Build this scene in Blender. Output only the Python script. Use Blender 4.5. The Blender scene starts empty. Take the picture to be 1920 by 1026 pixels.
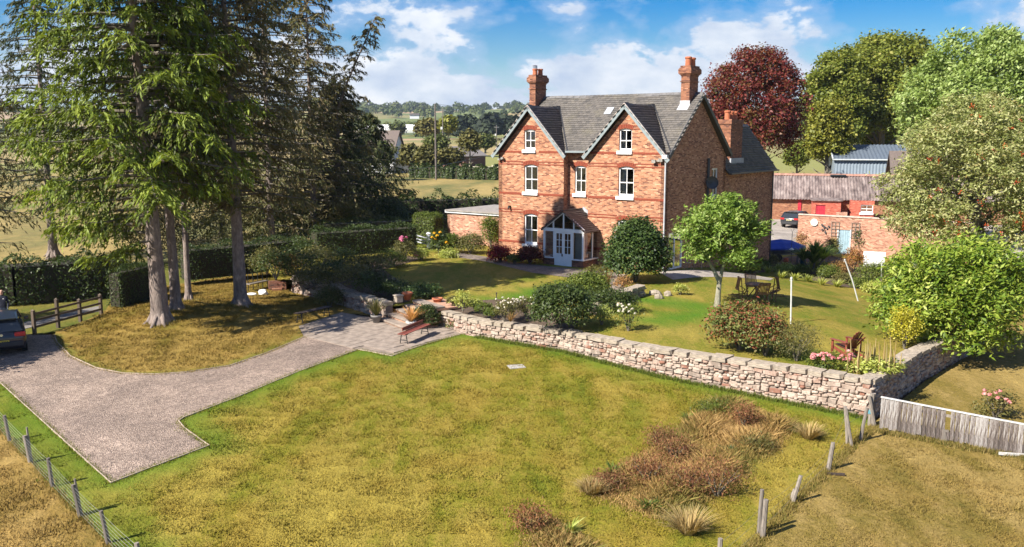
import bpy, bmesh, math, random
import numpy as np
from mathutils import Vector, Matrix
from mathutils.geometry import tessellate_polygon, delaunay_2d_cdt

# ------------------------------------------------------------------ camera, sky, sun, exposure
SC = bpy.context.scene
C = SC.collection
F_PX, PITCH, CAM_H = 1700.0, 0.1522, 7.851          # focal length (px of a 1920 px frame), pitch down (rad), height (m)
cam_d = bpy.data.cameras.new('camera')
cam = bpy.data.objects.new('camera', cam_d); C.objects.link(cam)
cam_d.sensor_fit = 'HORIZONTAL'; cam_d.sensor_width = 36.0
cam_d.lens = 36.0 * F_PX / 1920.0
cam_d.clip_end = 12000; cam_d.clip_start = 0.5
cam.location = (0, 0, CAM_H); cam.rotation_euler = (math.pi / 2 - PITCH, 0, 0)
SC.camera = cam

SUN_EL, SUN_AZ = math.radians(40.5), math.radians(35)   # light travels towards +X and a little +Y
sun_d = bpy.data.lights.new('sun', 'SUN'); sun = bpy.data.objects.new('sun', sun_d); C.objects.link(sun)
sun_d.energy = 5.0; sun_d.angle = math.radians(0.5); sun_d.color = (1.0, 0.93, 0.82)
travel = Vector((math.cos(SUN_EL) * math.cos(SUN_AZ), math.cos(SUN_EL) * math.sin(SUN_AZ), -math.sin(SUN_EL)))
sun.rotation_euler = travel.to_track_quat('-Z', 'Y').to_euler()
sun.location = (-40, -20, 60)

W = bpy.data.worlds.new('World'); SC.world = W; W.use_nodes = True
nt = W.node_tree; nt.nodes.clear()
def wn(t, **k):
    n = nt.nodes.new(t)
    for a, b in k.items(): setattr(n, a, b)
    return n
def wl(a, b): nt.links.new(a, b)
sky = wn('ShaderNodeTexSky', sky_type='NISHITA', sun_disc=False)
sky.sun_elevation = SUN_EL
sky.sun_rotation = math.atan2(-travel.x, -travel.y)
sky.air_density = 1.0; sky.dust_density = 0.3; sky.ozone_density = 3.0; sky.altitude = 60
hs = wn('ShaderNodeHueSaturation'); hs.inputs['Hue'].default_value = 0.515; hs.inputs['Saturation'].default_value = 1.9; hs.inputs['Value'].default_value = 0.9
wl(sky.outputs[0], hs.inputs['Color'])
tc = wn('ShaderNodeTexCoord')
sep = wn('ShaderNodeSeparateXYZ'); wl(tc.outputs['Generated'], sep.inputs[0])
mp = wn('ShaderNodeMapping'); mp.inputs['Scale'].default_value = (1, 1, 1.9); mp.inputs['Location'].default_value = (0.35, 0.2, 0.07)
wl(tc.outputs['Generated'], mp.inputs[0])
def wnoise(scale, det, rough, dist=0.0):
    n = wn('ShaderNodeTexNoise'); n.inputs['Scale'].default_value = scale; n.inputs['Detail'].default_value = det
    n.inputs['Roughness'].default_value = rough; n.inputs['Distortion'].default_value = dist
    wl(mp.outputs[0], n.inputs['Vector']); return n
def wmath(op, a, b=None, clamp=False):
    m = wn('ShaderNodeMath', operation=op, use_clamp=clamp)
    for i, v in enumerate((a, b)):
        if v is None: continue
        if isinstance(v, (int, float)): m.inputs[i].default_value = v
        else: wl(v, m.inputs[i])
    return m.outputs[0]
def wramp(src, stops):
    r = wn('ShaderNodeValToRGB'); e = r.color_ramp.elements
    while len(e) < len(stops): e.new(0.5)
    for x, (p, c) in zip(e, stops): x.position = p; x.color = (*c, 1) if len(c) == 3 else c
    wl(src, r.inputs[0]); return r.outputs[0]
n1 = wnoise(10.5, 10, 0.56, 0.15); n2 = wnoise(26.0, 6, 0.6); n3 = wnoise(4.0, 4, 0.5)
dens = wmath('ADD', wmath('ADD', wmath('MULTIPLY', n1.outputs[0], 0.72), wmath('MULTIPLY', n2.outputs[0], 0.16)), wmath('MULTIPLY', n3.outputs[0], 0.16))
# cloud cover thickens towards the horizon
band = wramp(sep.outputs[2], [(0.0, (0.11,) * 3), (0.06, (0.085,) * 3), (0.11, (0.02,) * 3), (0.17, (-0.0,) * 3), (0.6, (0.0,) * 3)])
dens = wmath('ADD', dens, band)
veil = wramp(dens, [(0.49, (0, 0, 0)), (0.61, (1, 1, 1))])
puff = wramp(dens, [(0.578, (0, 0, 0)), (0.618, (1, 1, 1))])
n4 = wnoise(17.0, 5, 0.55)
ccol = wramp(n4.outputs[0], [(0.3, (4.6, 5.4, 6.8)), (0.5, (6.6, 7.1, 7.8)), (0.7, (9.0, 9.0, 9.0))])
mixv = wn('ShaderNodeMix', data_type='RGBA'); wl(wmath('MULTIPLY', veil, 0.62), mixv.inputs[0]); wl(hs.outputs[0], mixv.inputs[6]); mixv.inputs[7].default_value = (4.3, 5.5, 7.4, 1)
mixp = wn('ShaderNodeMix', data_type='RGBA'); wl(wmath('MULTIPLY', puff, 0.9), mixp.inputs[0]); wl(mixv.outputs[2], mixp.inputs[6]); wl(ccol, mixp.inputs[7])
bg = wn('ShaderNodeBackground'); bg.inputs['Strength'].default_value = 0.056
wl(mixp.outputs[2], bg.inputs[0])
wo = wn('ShaderNodeOutputWorld'); wl(bg.outputs[0], wo.inputs[0])

SC.view_settings.view_transform = 'Standard'; SC.view_settings.look = 'None'
SC.view_settings.exposure = 1.2; SC.view_settings.gamma = 1.0
SC.view_settings.use_curve_mapping = False
SC.cycles.max_bounces = 6; SC.cycles.transparent_max_bounces = 8; SC.cycles.volume_bounces = 0
SC.cycles.use_denoising = True

USE_HAZE = True
R = random.Random(7)
G = np.random.default_rng(7)

# ------------------------------------------------------------------ helpers
def ray(px, py):
    u = (px - 960) / F_PX; v = -(py - 513) / F_PX
    c, s = math.cos(PITCH), math.sin(PITCH)
    return Vector((u, c + v * s, -s + v * c))
def at(px, py, z=0.0):
    """The place on the ground (height z or z(x, y)) that the survey photograph shows at this pixel."""
    d = ray(px, py); zz = z(0, 40) if callable(z) else z
    for _ in range(12):
        p = d * ((zz - CAM_H) / d.z) + Vector((0, 0, CAM_H))
        if not callable(z): break
        zz = 0.5 * zz + 0.5 * z(p.x, p.y)
    p.z = z(p.x, p.y) if callable(z) else z
    return p
def at_depth(px, py, y):
    d = ray(px, py); return d * (y / d.y) + Vector((0, 0, CAM_H))
def smooth(a, b, x):
    t = min(1, max(0, (x - a) / (b - a))); return t * t * (3 - 2 * t)
def z_low(x, y):
    z = -0.9 - 0.03 * max(0.0, min(36 - y, 25))
    d = math.hypot((x + 15.6) / 5.2, (y - 43) / 6.0)
    return z + 0.45 * (1 - smooth(0.15, 1.0, d))
def z_up(x, y):
    return -1.75 * smooth(0, 16, x - 10 + 0.25 * (y - 45))

def link(o, parent=None):
    C.objects.link(o)
    if parent is not None: o.parent = parent
    return o
def tag(o, label=None, cat=None, group=None, kind=None):
    if label: o['label'] = label
    if cat: o['category'] = cat
    if group: o['group'] = group
    if kind: o['kind'] = kind
    return o
def thing(name, label, cat, loc=(0, 0, 0), rz=0.0, group=None):
    o = bpy.data.objects.new(name, None); o.empty_display_size = 0.2
    o.location = loc; o.rotation_euler = (0, 0, rz); C.objects.link(o)
    return tag(o, label, cat, group)
def copy_tree(o, parent=None):
    c = o.copy(); C.objects.link(c)
    if parent is not None: c.parent = parent
    for ch in list(o.children): copy_tree(ch, c)
    return c

def mesh_np(name, V, F, mat, parent=None, tint=None, loc=None, smooth_sh=False, uv=False, nrm=None):
    """One mesh object from numpy arrays: V (n,3), F (m,k)."""
    V = np.ascontiguousarray(V, dtype=np.float32); F = np.ascontiguousarray(F, dtype=np.int32)
    me = bpy.data.meshes.new(name); n, m, k = len(V), len(F), F.shape[1]
    me.vertices.add(n); me.vertices.foreach_set('co', V.ravel())
    me.loops.add(m * k); me.loops.foreach_set('vertex_index', F.ravel())
    me.polygons.add(m); me.polygons.foreach_set('loop_start', np.arange(0, m * k, k, dtype=np.int32))
    if tint is not None:
        a = me.attributes.new('tint', 'FLOAT', 'POINT'); a.data.foreach_set('value', np.ascontiguousarray(tint, dtype=np.float32))
    me.update(calc_edges=True)
    if nrm is not None:
        pn = np.repeat(np.ascontiguousarray(nrm, dtype=np.float32), k, axis=0)
        try: me.normals_split_custom_set(pn.tolist())
        except Exception: pass
    if mat: me.materials.append(mat)
    if smooth_sh: me.polygons.foreach_set('use_smooth', np.ones(m, dtype=bool))
    o = bpy.data.objects.new(name, me)
    if loc is not None: o.location = loc
    return link(o, parent)

class MB:
    """Collects polygons for ONE mesh object; faces carry a 0..1 tint; UVs in metres by dominant axis."""
    def __init__(s): s.v = []; s.f = []; s.t = []; s.m = []
    def poly(s, pts, tint=0.5, m=0):
        i = len(s.v); s.v += [tuple(p) for p in pts]; s.f.append(tuple(range(i, i + len(pts)))); s.t.append(tint); s.m.append(m)
    def box(s, c, d, rz=0.0, tint=0.5, m=0, M=None):
        """box centred at c with full sizes d"""
        a = len(s.v); h = [x / 2 for x in d]; cr, sr = math.cos(rz), math.sin(rz)
        for z in (-h[2], h[2]):
            for x, y in ((-h[0], -h[1]), (h[0], -h[1]), (h[0], h[1]), (-h[0], h[1])):
                p = Vector((c[0] + x * cr - y * sr, c[1] + x * sr + y * cr, c[2] + z))
                if M is not None: p = M @ p
                s.v.append(tuple(p))
        for q in ((0, 3, 2, 1), (4, 5, 6, 7), (0, 1, 5, 4), (1, 2, 6, 5), (2, 3, 7, 6), (3, 0, 4, 7)):
            s.f.append(tuple(a + i for i in q)); s.t.append(tint); s.m.append(m)
    def bar(s, a, b, w, h=None, up=(0, 0, 1), tint=0.5, m=0):
        """rectangular bar from a to b, w across, h along up"""
        a, b = Vector(a), Vector(b); h = w if h is None else h
        d = (b - a).normalized(); u = Vector(up)
        if abs(d.dot(u)) > 0.98: u = Vector((0, 1, 0))
        x = d.cross(u).normalized(); y = x.cross(d).normalized(); i = len(s.v)
        for p in (a, b):
            for sx, sy in ((-1, -1), (1, -1), (1, 1), (-1, 1)): s.v.append(tuple(p + x * (sx * w / 2) + y * (sy * h / 2)))
        for q in ((0, 1, 2, 3), (7, 6, 5, 4), (0, 4, 5, 1), (1, 5, 6, 2), (2, 6, 7, 3), (3, 7, 4, 0)):
            s.f.append(tuple(i + k for k in q)); s.t.append(tint); s.m.append(m)
    def tube(s, path, rad, n=8, tint=0.5, m=0, cap=True, wob=0.0):
        path = [Vector(p) for p in path]; i0 = len(s.v)
        if not hasattr(rad, '__len__'): rad = [rad] * len(path)
        ref = None
        for k, p in enumerate(path):
            d = (path[min(k + 1, len(path) - 1)] - path[max(k - 1, 0)]).normalized()
            if ref is None: ref = Vector((1, 0, 0)) if abs(d.x) < 0.9 else Vector((0, 1, 0))
            x = d.cross(ref).normalized(); y = d.cross(x).normalized(); ref = -y.cross(d) if False else ref
            for j in range(n):
                a = 2 * math.pi * j / n; r = rad[k] * (1 + wob * (R.random() - 0.5))
                s.v.append(tuple(p + x * (r * math.cos(a)) + y * (r * math.sin(a))))
        for k in range(len(path) - 1):
            for j in range(n):
                a = i0 + k * n + j; b = i0 + k * n + (j + 1) % n
                s.f.append((a, b, b + n, a + n)); s.t.append(tint); s.m.append(m)
        if cap:
            s.f.append(tuple(i0 + j for j in range(n))[::-1]); s.t.append(tint); s.m.append(m)
            e = i0 + (len(path) - 1) * n; s.f.append(tuple(e + j for j in range(n))); s.t.append(tint); s.m.append(m)
    def lathe(s, prof, c=(0, 0, 0), n=12, tint=0.5, m=0):
        i0 = len(s.v)
        for r, z in prof:
            for j in range(n):
                a = 2 * math.pi * j / n; s.v.append((c[0] + r * math.cos(a), c[1] + r * math.sin(a), c[2] + z))
        for k in range(len(prof) - 1):
            for j in range(n):
                a = i0 + k * n + j; b = i0 + k * n + (j + 1) % n
                s.f.append((a, b, b + n, a + n)); s.t.append(tint); s.m.append(m)
        s.f.append(tuple(i0 + j for j in range(n))[::-1]); s.t.append(tint); s.m.append(m)
        e = i0 + (len(prof) - 1) * n; s.f.append(tuple(e + j for j in range(n))); s.t.append(tint); s.m.append(m)
    def prism(s, pts2, fr, d, tint=0.5, m=0):
        """polygon pts2 in frame fr=(o,u,v,n) extruded by d along n"""
        o, u, v, n = (Vector(q) for q in fr)
        A = [o + u * a + v * b for a, b in pts2]; B = [p + n * d for p in A]
        s.poly(B, tint, m); s.poly(A[::-1], tint, m)
        for i in range(len(A)):
            j = (i + 1) % len(A); s.poly([A[i], A[j], B[j], B[i]], tint, m)
    def build(s, name, mats, parent=None, smooth_sh=False, bevel=0.0, loc=None):
        me = bpy.data.meshes.new(name); me.from_pydata(s.v, [], s.f); me.update()
        if not isinstance(mats, (list, tuple)): mats = [mats]
        for x in mats: me.materials.append(x)
        if len(mats) > 1: me.polygons.foreach_set('material_index', s.m)
        a = me.attributes.new('tint', 'FLOAT', 'FACE'); a.data.foreach_set('value', s.t)
        uvl = me.uv_layers.new(name='UVMap')
        for p in me.polygons:
            n = p.normal; ax = max(range(3), key=lambda i: abs(n[i]))
            for li in p.loop_indices:
                co = me.vertices[me.loops[li].vertex_index].co
                uvl.data[li].uv = (co.y, co.z) if ax == 0 else ((co.x, co.z) if ax == 1 else (co.x, co.y))
        if smooth_sh: me.polygons.foreach_set('use_smooth', [True] * len(me.polygons))
        o = bpy.data.objects.new(name, me)
        if loc is not None: o.location = loc
        link(o, parent)
        if bevel:
            b = o.modifiers.new('bevel', 'BEVEL'); b.width = bevel; b.segments = 1; b.limit_method = 'ANGLE'
        return o

# ------------------------------------------------------------------ materials
MATS = {}
def newmat(name):
    m = bpy.data.materials.new(name); m.use_nodes = True; t = m.node_tree; t.nodes.clear()
    out = t.nodes.new('ShaderNodeOutputMaterial'); b = t.nodes.new('ShaderNodeBsdfPrincipled'); t.links.new(b.outputs[0], out.inputs[0])
    MATS[name] = m
    return m, t, b, out
class NT:
    def __init__(s, t): s.t = t
    def n(s, ty, **k):
        n = s.t.nodes.new(ty)
        for a, b in k.items(): setattr(n, a, b)
        return n
    def l(s, a, b): s.t.links.new(a, b)
    def noise(s, vec, scale, det=4, rough=0.55, dist=0.0):
        n = s.n('ShaderNodeTexNoise'); n.inputs['Scale'].default_value = scale; n.inputs['Detail'].default_value = det
        n.inputs['Roughness'].default_value = rough; n.inputs['Distortion'].default_value = dist
        if vec is not None: s.l(vec, n.inputs['Vector'])
        return n.outputs[0]
    def ramp(s, src, stops, interp='LINEAR'):
        r = s.n('ShaderNodeValToRGB'); r.color_ramp.interpolation = interp; e = r.color_ramp.elements
        while len(e) < len(stops): e.new(0.5)
        for x, (p, c) in zip(e, stops): x.position = p; x.color = (*c, 1) if hasattr(c, '__len__') else (c, c, c, 1)
        s.l(src, r.inputs[0]); return r.outputs[0]
    def math(s, op, a, b=None, clamp=False):
        m = s.n('ShaderNodeMath', operation=op, use_clamp=clamp)
        for i, v in enumerate((a, b)):
            if v is None: continue
            if isinstance(v, (int, float)): m.inputs[i].default_value = v
            else: s.l(v, m.inputs[i])
        return m.outputs[0]
    def mix(s, fac, a, b, mode='MIX'):
        m = s.n('ShaderNodeMix', data_type='RGBA', blend_type=mode)
        for i, v in ((0, fac), (6, a), (7, b)):
            if isinstance(v, (int, float)): m.inputs[i].default_value = v
            elif isinstance(v, tuple): m.inputs[i].default_value = (*v, 1)
            else: s.l(v, m.inputs[i])
        return m.outputs[2]
    def attr(s, name, ty='GEOMETRY'):
        a = s.n('ShaderNodeAttribute', attribute_name=name, attribute_type=ty); return a.outputs['Fac']
    def world(s): return s.n('ShaderNodeNewGeometry').outputs['Position']
    def obj(s): return s.n('ShaderNodeTexCoord').outputs['Object']
    def scale(s, vec, sc, rot=(0, 0, 0)):
        m = s.n('ShaderNodeMapping'); m.inputs['Scale'].default_value = sc; m.inputs['Rotation'].default_value = rot; s.l(vec, m.inputs[0]); return m.outputs[0]
    def bump(s, b, h, strength, dist=0.02):
        u = s.n('ShaderNodeBump'); u.inputs['Strength'].default_value = strength; u.inputs['Distance'].default_value = dist
        s.l(h, u.inputs['Height']); s.l(u.outputs[0], b.inputs['Normal'])

def plain(name, col, rough=0.6, metal=0.0, var=0.15, scale=3.0, bump=0.0, bscale=40, tint=0.0):
    """painted / metal / cloth surface: base colour with mild worn variation"""
    if name in MATS: return MATS[name]
    m, t, b, o = newmat(name); k = NT(t)
    n = k.noise(k.obj(), scale, 5, 0.6)
    lo = tuple(c * (1 - var) for c in col); hi = tuple(min(1, c * (1 + var)) for c in col)
    c = k.ramp(n, [(0.3, lo), (0.7, hi)])
    if tint: c = k.mix(1.0, c, k.ramp(k.attr('tint'), [(0, 1 - tint), (1, 1 + tint)]), 'MULTIPLY')
    k.l(c, b.inputs['Base Color']); b.inputs['Roughness'].default_value = rough; b.inputs['Metallic'].default_value = metal
    if bump: k.bump(b, k.noise(k.obj(), bscale, 4), bump)
    return m

def wood(name, c1, c2, rough=0.7, axis=(14, 14, 1.2), rnd=0.35):
    if name in MATS: return MATS[name]
    m, t, b, o = newmat(name); k = NT(t)
    v = k.scale(k.obj(), axis); n = k.noise(v, 2.2, 6, 0.65, 0.4)
    oi = k.n('ShaderNodeObjectInfo'); 
    c = k.ramp(n, [(0.25, c1), (0.75, c2)])
    c = k.mix(1.0, c, k.ramp(oi.outputs['Random'], [(0, 1 - rnd), (1, 1 + rnd * 0.5)]), 'MULTIPLY')
    k.l(c, b.inputs['Base Color']); b.inputs['Roughness'].default_value = rough; k.bump(b, n, 0.35, 0.01)
    return m

def brick(name, c1, c2, c3, mortar, soot=0.15):
    m, t, b, o = newmat(name); k = NT(t)
    uv = k.n('ShaderNodeTexCoord').outputs['UV']
    br = k.n('ShaderNodeTexBrick'); br.offset = 0.5
    br.inputs['Scale'].default_value = 1.0; br.inputs['Brick Width'].default_value = 0.228; br.inputs['Row Height'].default_value = 0.0762
    br.inputs['Mortar Size'].default_value = 0.006; br.inputs['Mortar Smooth'].default_value = 0.2; br.inputs['Bias'].default_value = 0.0
    br.inputs['Color1'].default_value = (0, 0, 0, 1); br.inputs['Color2'].default_value = (1, 1, 1, 1); br.inputs['Mortar'].default_value = (0.5, 0.5, 0.5, 1)
    k.l(uv, br.inputs['Vector'])
    per = k.n('ShaderNodeSeparateColor'); k.l(br.outputs['Color'], per.inputs[0])
    col = k.ramp(per.outputs[0], [(0.0, tuple(x * .7 for x in c3)), (0.14, c3), (0.34, c1), (0.62, c2), (0.82, c1), (1.0, tuple(min(1, x * 1.35 + 0.04) for x in c2))])
    st = k.noise(k.scale(k.obj(), (2.2, 2.2, .22)), 1.3, 5, .65); col = k.mix(k.ramp(st, [(.54, 0.0), (.74, soot * 3)]), col, tuple(x * .45 for x in c1))
    big = k.noise(k.obj(), 0.55, 4, 0.6)
    col = k.mix(1.0, col, k.ramp(big, [(0.3, (0.84, 0.82, 0.82)), (0.7, (1.1, 1.1, 1.08))]), 'MULTIPLY')
    mid = k.noise(k.obj(), 6.0, 3, 0.6)
    col = k.mix(1.0, col, k.ramp(mid, [(0.3, (0.86, 0.86, 0.86)), (0.7, (1.1, 1.1, 1.1))]), 'MULTIPLY')
    col = k.mix(br.outputs['Fac'], col, mortar)
    k.l(col, b.inputs['Base Color']); b.inputs['Roughness'].default_value = 0.85
    h = k.math('SUBTRACT', 1.0, br.outputs['Fac']); k.bump(b, h, 0.5, 0.008)
    return m

def leafmat(name, cols, trans=0.35, rough=0.5, spec=0.35):
    """leaf: colour by the per-leaf tint, light shining through"""
    m, t, b, o = newmat(name); k = NT(t)
    st = [(i / (len(cols) - 1), c) for i, c in enumerate(cols)]
    c = k.ramp(k.attr('tint'), st)
    oi = k.n('ShaderNodeObjectInfo').outputs['Random']
    c = k.mix(1.0, c, k.ramp(oi, [(0, (0.9, 0.92, 0.9)), (1, (1.1, 1.06, 1.0))]), 'MULTIPLY')
    k.l(c, b.inputs['Base Color']); b.inputs['Roughness'].default_value = rough
    b.inputs['Specular IOR Level'].default_value = spec
    tr = k.n('ShaderNodeBsdfTranslucent'); k.l(k.mix(1.0, c, (1.15, 1.1, 0.6), 'MULTIPLY'), tr.inputs[0])
    mx = k.n('ShaderNodeMixShader'); mx.inputs[0].default_value = trans
    k.l(b.outputs[0], mx.inputs[1]); k.l(tr.outputs[0], mx.inputs[2]); k.l(mx.outputs[0], o.inputs[0])
    return m

def glassmat(name='window_glass', tint=(0.75, 0.8, 0.8), refl=0.12):
    m, t, b, o = newmat(name); k = NT(t); t.nodes.remove(b)
    tr = k.n('ShaderNodeBsdfTransparent'); tr.inputs[0].default_value = (*tint, 1)
    gl = k.n('ShaderNodeBsdfGlossy'); gl.inputs['Roughness'].default_value = 0.02; gl.inputs[0].default_value = (1, 1, 1, 1)
    fr = k.n('ShaderNodeFresnel'); fr.inputs[0].default_value = 1.5
    f = k.math('ADD', k.math('MULTIPLY', fr.outputs[0], 1.2), refl - 0.05, True)
    mx = k.n('ShaderNodeMixShader'); k.l(f, mx.inputs[0]); k.l(tr.outputs[0], mx.inputs[1]); k.l(gl.outputs[0], mx.inputs[2]); k.l(mx.outputs[0], o.inputs[0])
    return m

def turf(name, dry, mid, lush, streak=(0.5, 0.5, 0.5), rot=0.0, lush_attr=None, dark=0.0, patch=0.16):
    """mown or grazed turf, coloured by world position so blades and soil agree"""
    m, t, b, o = newmat(name); k = NT(t); w = k.world()
    ws = k.scale(w, (1.0, 0.45, 1.0), (0, 0, rot))
    a = k.noise(ws, patch, 5, 0.6, 0.3); c = k.noise(k.scale(w, (1.0, 0.3, 1.0), (0, 0, rot)), 0.9, 6, 0.68, 0.4); f = k.noise(w, 5.0, 4, 0.65); ff = k.noise(w, 24.0, 3, 0.6)
    v = k.math('ADD', k.math('ADD', k.math('MULTIPLY', a, 0.42), k.math('MULTIPLY', c, 0.38)), k.math('ADD', k.math('MULTIPLY', f, 0.17), k.math('MULTIPLY', ff, 0.10)))
    col = k.ramp(v, [(0.40, lush), (0.49, mid), (0.56, dry), (0.66, tuple(min(1, x * 1.35) for x in dry))])
    hue = k.noise(w, 0.55, 3, 0.5)
    col = k.mix(k.ramp(hue, [(0.5, 0.0), (0.7, 0.55)]), col, tuple(x * y for x, y in zip(dry, (.95, 0.86, 0.75))))
    col = k.mix(1.0, col, k.ramp(ff, [(0.3, 0.82), (0.7, 1.16)]), 'MULTIPLY')
    if lush_attr:
        for ty in ('GEOMETRY', 'INSTANCER'):
            col = k.mix(k.math('MULTIPLY', k.attr(lush_attr, ty), 0.9), col, k.mix(ff, tuple(x * y for x, y in zip(lush, (.6, .85, .8))), tuple(x * y for x, y in zip(lush, (1.1, 1.5, 1.2)))))
    k.l(col, b.inputs['Base Color']); b.inputs['Roughness'].default_value = 0.9; b.inputs['Specular IOR Level'].default_value = 0.15
    hb = k.math('ADD', k.math('MULTIPLY', f, 1.0), k.math('MULTIPLY', ff, 0.6)); k.bump(b, hb, 0.7, 0.12)
    return m

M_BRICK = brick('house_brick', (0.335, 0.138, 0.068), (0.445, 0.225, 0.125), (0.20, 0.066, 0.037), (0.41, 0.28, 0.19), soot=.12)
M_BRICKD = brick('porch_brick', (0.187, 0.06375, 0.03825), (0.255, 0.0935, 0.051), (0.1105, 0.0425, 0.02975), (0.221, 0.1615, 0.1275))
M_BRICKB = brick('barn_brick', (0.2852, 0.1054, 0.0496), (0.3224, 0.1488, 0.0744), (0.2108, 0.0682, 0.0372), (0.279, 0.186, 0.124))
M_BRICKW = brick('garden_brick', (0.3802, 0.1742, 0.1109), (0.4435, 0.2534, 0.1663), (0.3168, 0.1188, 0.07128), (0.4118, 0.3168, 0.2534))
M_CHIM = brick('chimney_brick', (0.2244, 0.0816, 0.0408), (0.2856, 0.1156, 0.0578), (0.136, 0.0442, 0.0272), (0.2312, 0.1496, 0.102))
M_BAND = plain('red_band_brick', (0.216, 0.04464, 0.02016), 0.85, var=0.3, scale=9, bump=0.3, bscale=12)
M_WHITE = plain('white_paint', (0.80, 0.80, 0.79), 0.45, var=0.05)
M_GREYP = plain('grey_paint', (0.22, 0.26, 0.27), 0.45, var=0.12)
M_BLACK = plain('black_iron', (0.018, 0.02, 0.022), 0.5, var=0.2)
M_DGREY = plain('dark_grey_plastic', (0.05, 0.053, 0.058), 0.45, var=0.2)
M_GLASS = glassmat()
M_CURT = plain('curtain_cloth', (0.62, 0.58, 0.55), 0.9, var=0.15, scale=6)
M_POT = plain('terracotta', (0.42, 0.13, 0.06), 0.8, var=0.25, scale=5, bump=0.2)
M_LEAD = plain('lead_flashing', (0.33, 0.35, 0.38), 0.55, var=0.2)
M_DARKIN = plain('dark_room_wall', (0.10, 0.09, 0.085), 0.9)
def slatemat(name, cols):
    m, t, b, o = newmat(name); k = NT(t)
    c = k.ramp(k.attr('tint'), [(i / (len(cols) - 1), c) for i, c in enumerate(cols)])
    n = k.noise(k.obj(), 1.1, 5, 0.6); c = k.mix(k.ramp(n, [(0.5, 0.0), (0.72, 0.55)]), c, (0.12, 0.105, 0.07))
    n2 = k.noise(k.obj(), 9, 4, 0.6); c = k.mix(1.0, c, k.ramp(n2, [(0.3, 0.75), (0.7, 1.25)]), 'MULTIPLY')
    k.l(c, b.inputs['Base Color']); b.inputs['Roughness'].default_value = 0.62
    k.bump(b, n2, 0.2, 0.01); return m
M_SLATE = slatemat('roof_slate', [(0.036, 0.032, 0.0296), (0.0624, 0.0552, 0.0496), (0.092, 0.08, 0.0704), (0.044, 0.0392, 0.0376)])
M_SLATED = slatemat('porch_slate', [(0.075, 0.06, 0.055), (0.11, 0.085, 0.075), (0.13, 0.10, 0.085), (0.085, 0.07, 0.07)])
M_RIDGE = plain('ridge_tile', (0.03, 0.03, 0.034), 0.6, var=0.3)
M_BARK = None
def barkmat(name, c1, c2, c3):
    m, t, b, o = newmat(name); k = NT(t)
    v = k.scale(k.obj(), (3.5, 3.5, 1.1)); n = k.noise(v, 2.5, 7, 0.7, 0.6); p = k.noise(k.obj(), 1.2, 4, 0.6)
    c = k.ramp(n, [(0.3, c1), (0.55, c2), (0.75, c3)]); c = k.mix(1.0, c, k.ramp(p, [(0.3, 0.75), (0.7, 1.2)]), 'MULTIPLY')
    k.l(c, b.inputs['Base Color']); b.inputs['Roughness'].default_value = 0.9; k.bump(b, n, 0.9, 0.05); return m
M_SPRUCEB = barkmat('spruce_bark', (0.10, 0.075, 0.065), (0.24, 0.19, 0.165), (0.38, 0.33, 0.29))
M_BARK = barkmat('tree_bark', (0.07, 0.06, 0.045), (0.16, 0.14, 0.11), (0.26, 0.24, 0.19))
M_PALEBARK = barkmat('pale_bark', (0.16, 0.14, 0.10), (0.30, 0.28, 0.21), (0.42, 0.40, 0.32))
def stonemat():
    m, t, b, o = newmat('rubble_stone'); k = NT(t)
    oi = k.n('ShaderNodeObjectInfo').outputs['Random']
    f = k.math('FRACT', k.math('ADD', oi, k.attr('tint')))
    c = k.ramp(f, [(0.0, (0.308, 0.2361, 0.1872)), (0.16, (0.4167, 0.3289, 0.2668)), (0.30, (0.3261, 0.215, 0.1633)), (0.44, (0.4529, 0.3753, 0.3066)), (0.58, (0.2264, 0.1813, 0.1473)), (0.70, (0.3623, 0.2783, 0.223)), (0.84, (0.2445, 0.1096, 0.07168)), (0.90, (0.3894, 0.312, 0.2509))], 'CONSTANT')
    w = k.world(); n = k.noise(w, 3.5, 5, 0.65); n2 = k.noise(w, 18, 5, 0.7)
    c = k.mix(k.ramp(n, [(0.48, 0.0), (0.66, 0.7)]), c, (0.4981, 0.4048, 0.3345))
    c = k.mix(k.ramp(n2, [(0.48, 0.0), (0.66, 0.75)]), c, (0.1993, 0.1349, 0.1035))
    k.l(c, b.inputs['Base Color']); b.inputs['Roughness'].default_value = 0.92; k.bump(b, n2, 0.6, 0.02); return m
M_STONE = stonemat()
M_COPING = plain('coping_stone', (0.3063, 0.2567, 0.201), 0.92, var=0.4, scale=5, bump=0.5, bscale=14)
M_MORTAR = plain('lime_mortar', (0.21, 0.1645, 0.133), 0.95, var=0.3, scale=5, bump=0.5, bscale=20)
def gravelmat(name, a, bcol, c3):
    m, t, b, o = newmat(name); k = NT(t); w = k.world()
    vo = k.n('ShaderNodeTexVoronoi'); vo.inputs['Scale'].default_value = 24; k.l(w, vo.inputs['Vector'])
    s = k.n('ShaderNodeSeparateColor'); k.l(vo.outputs['Color'], s.inputs[0])
    c = k.ramp(s.outputs[0], [(0, a), (0.45, bcol), (0.8, c3), (1, tuple(x * 1.25 for x in c3))])
    n = k.noise(w, 0.35, 5, 0.65, 0.5); c = k.mix(1.0, c, k.ramp(n, [(0.32, (0.70, 0.67, 0.65)), (0.68, (1.25, 1.2, 1.14))]), 'MULTIPLY')
    n2 = k.noise(w, 2.2, 7, 0.75); c = k.mix(1.0, c, k.ramp(n2, [(0.3, 0.72), (0.7, 1.25)]), 'MULTIPLY')
    k.l(c, b.inputs['Base Color']); b.inputs['Roughness'].default_value = 0.9
    k.bump(b, k.math('ADD', vo.outputs['Distance'], k.math('MULTIPLY', n2, 0.8)), 0.6, 0.06); return m
M_GRAVEL = gravelmat('pink_gravel', (0.1258, 0.0925, 0.0777), (0.2442, 0.1887, 0.1554), (0.3108, 0.2479, 0.2072))
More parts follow.
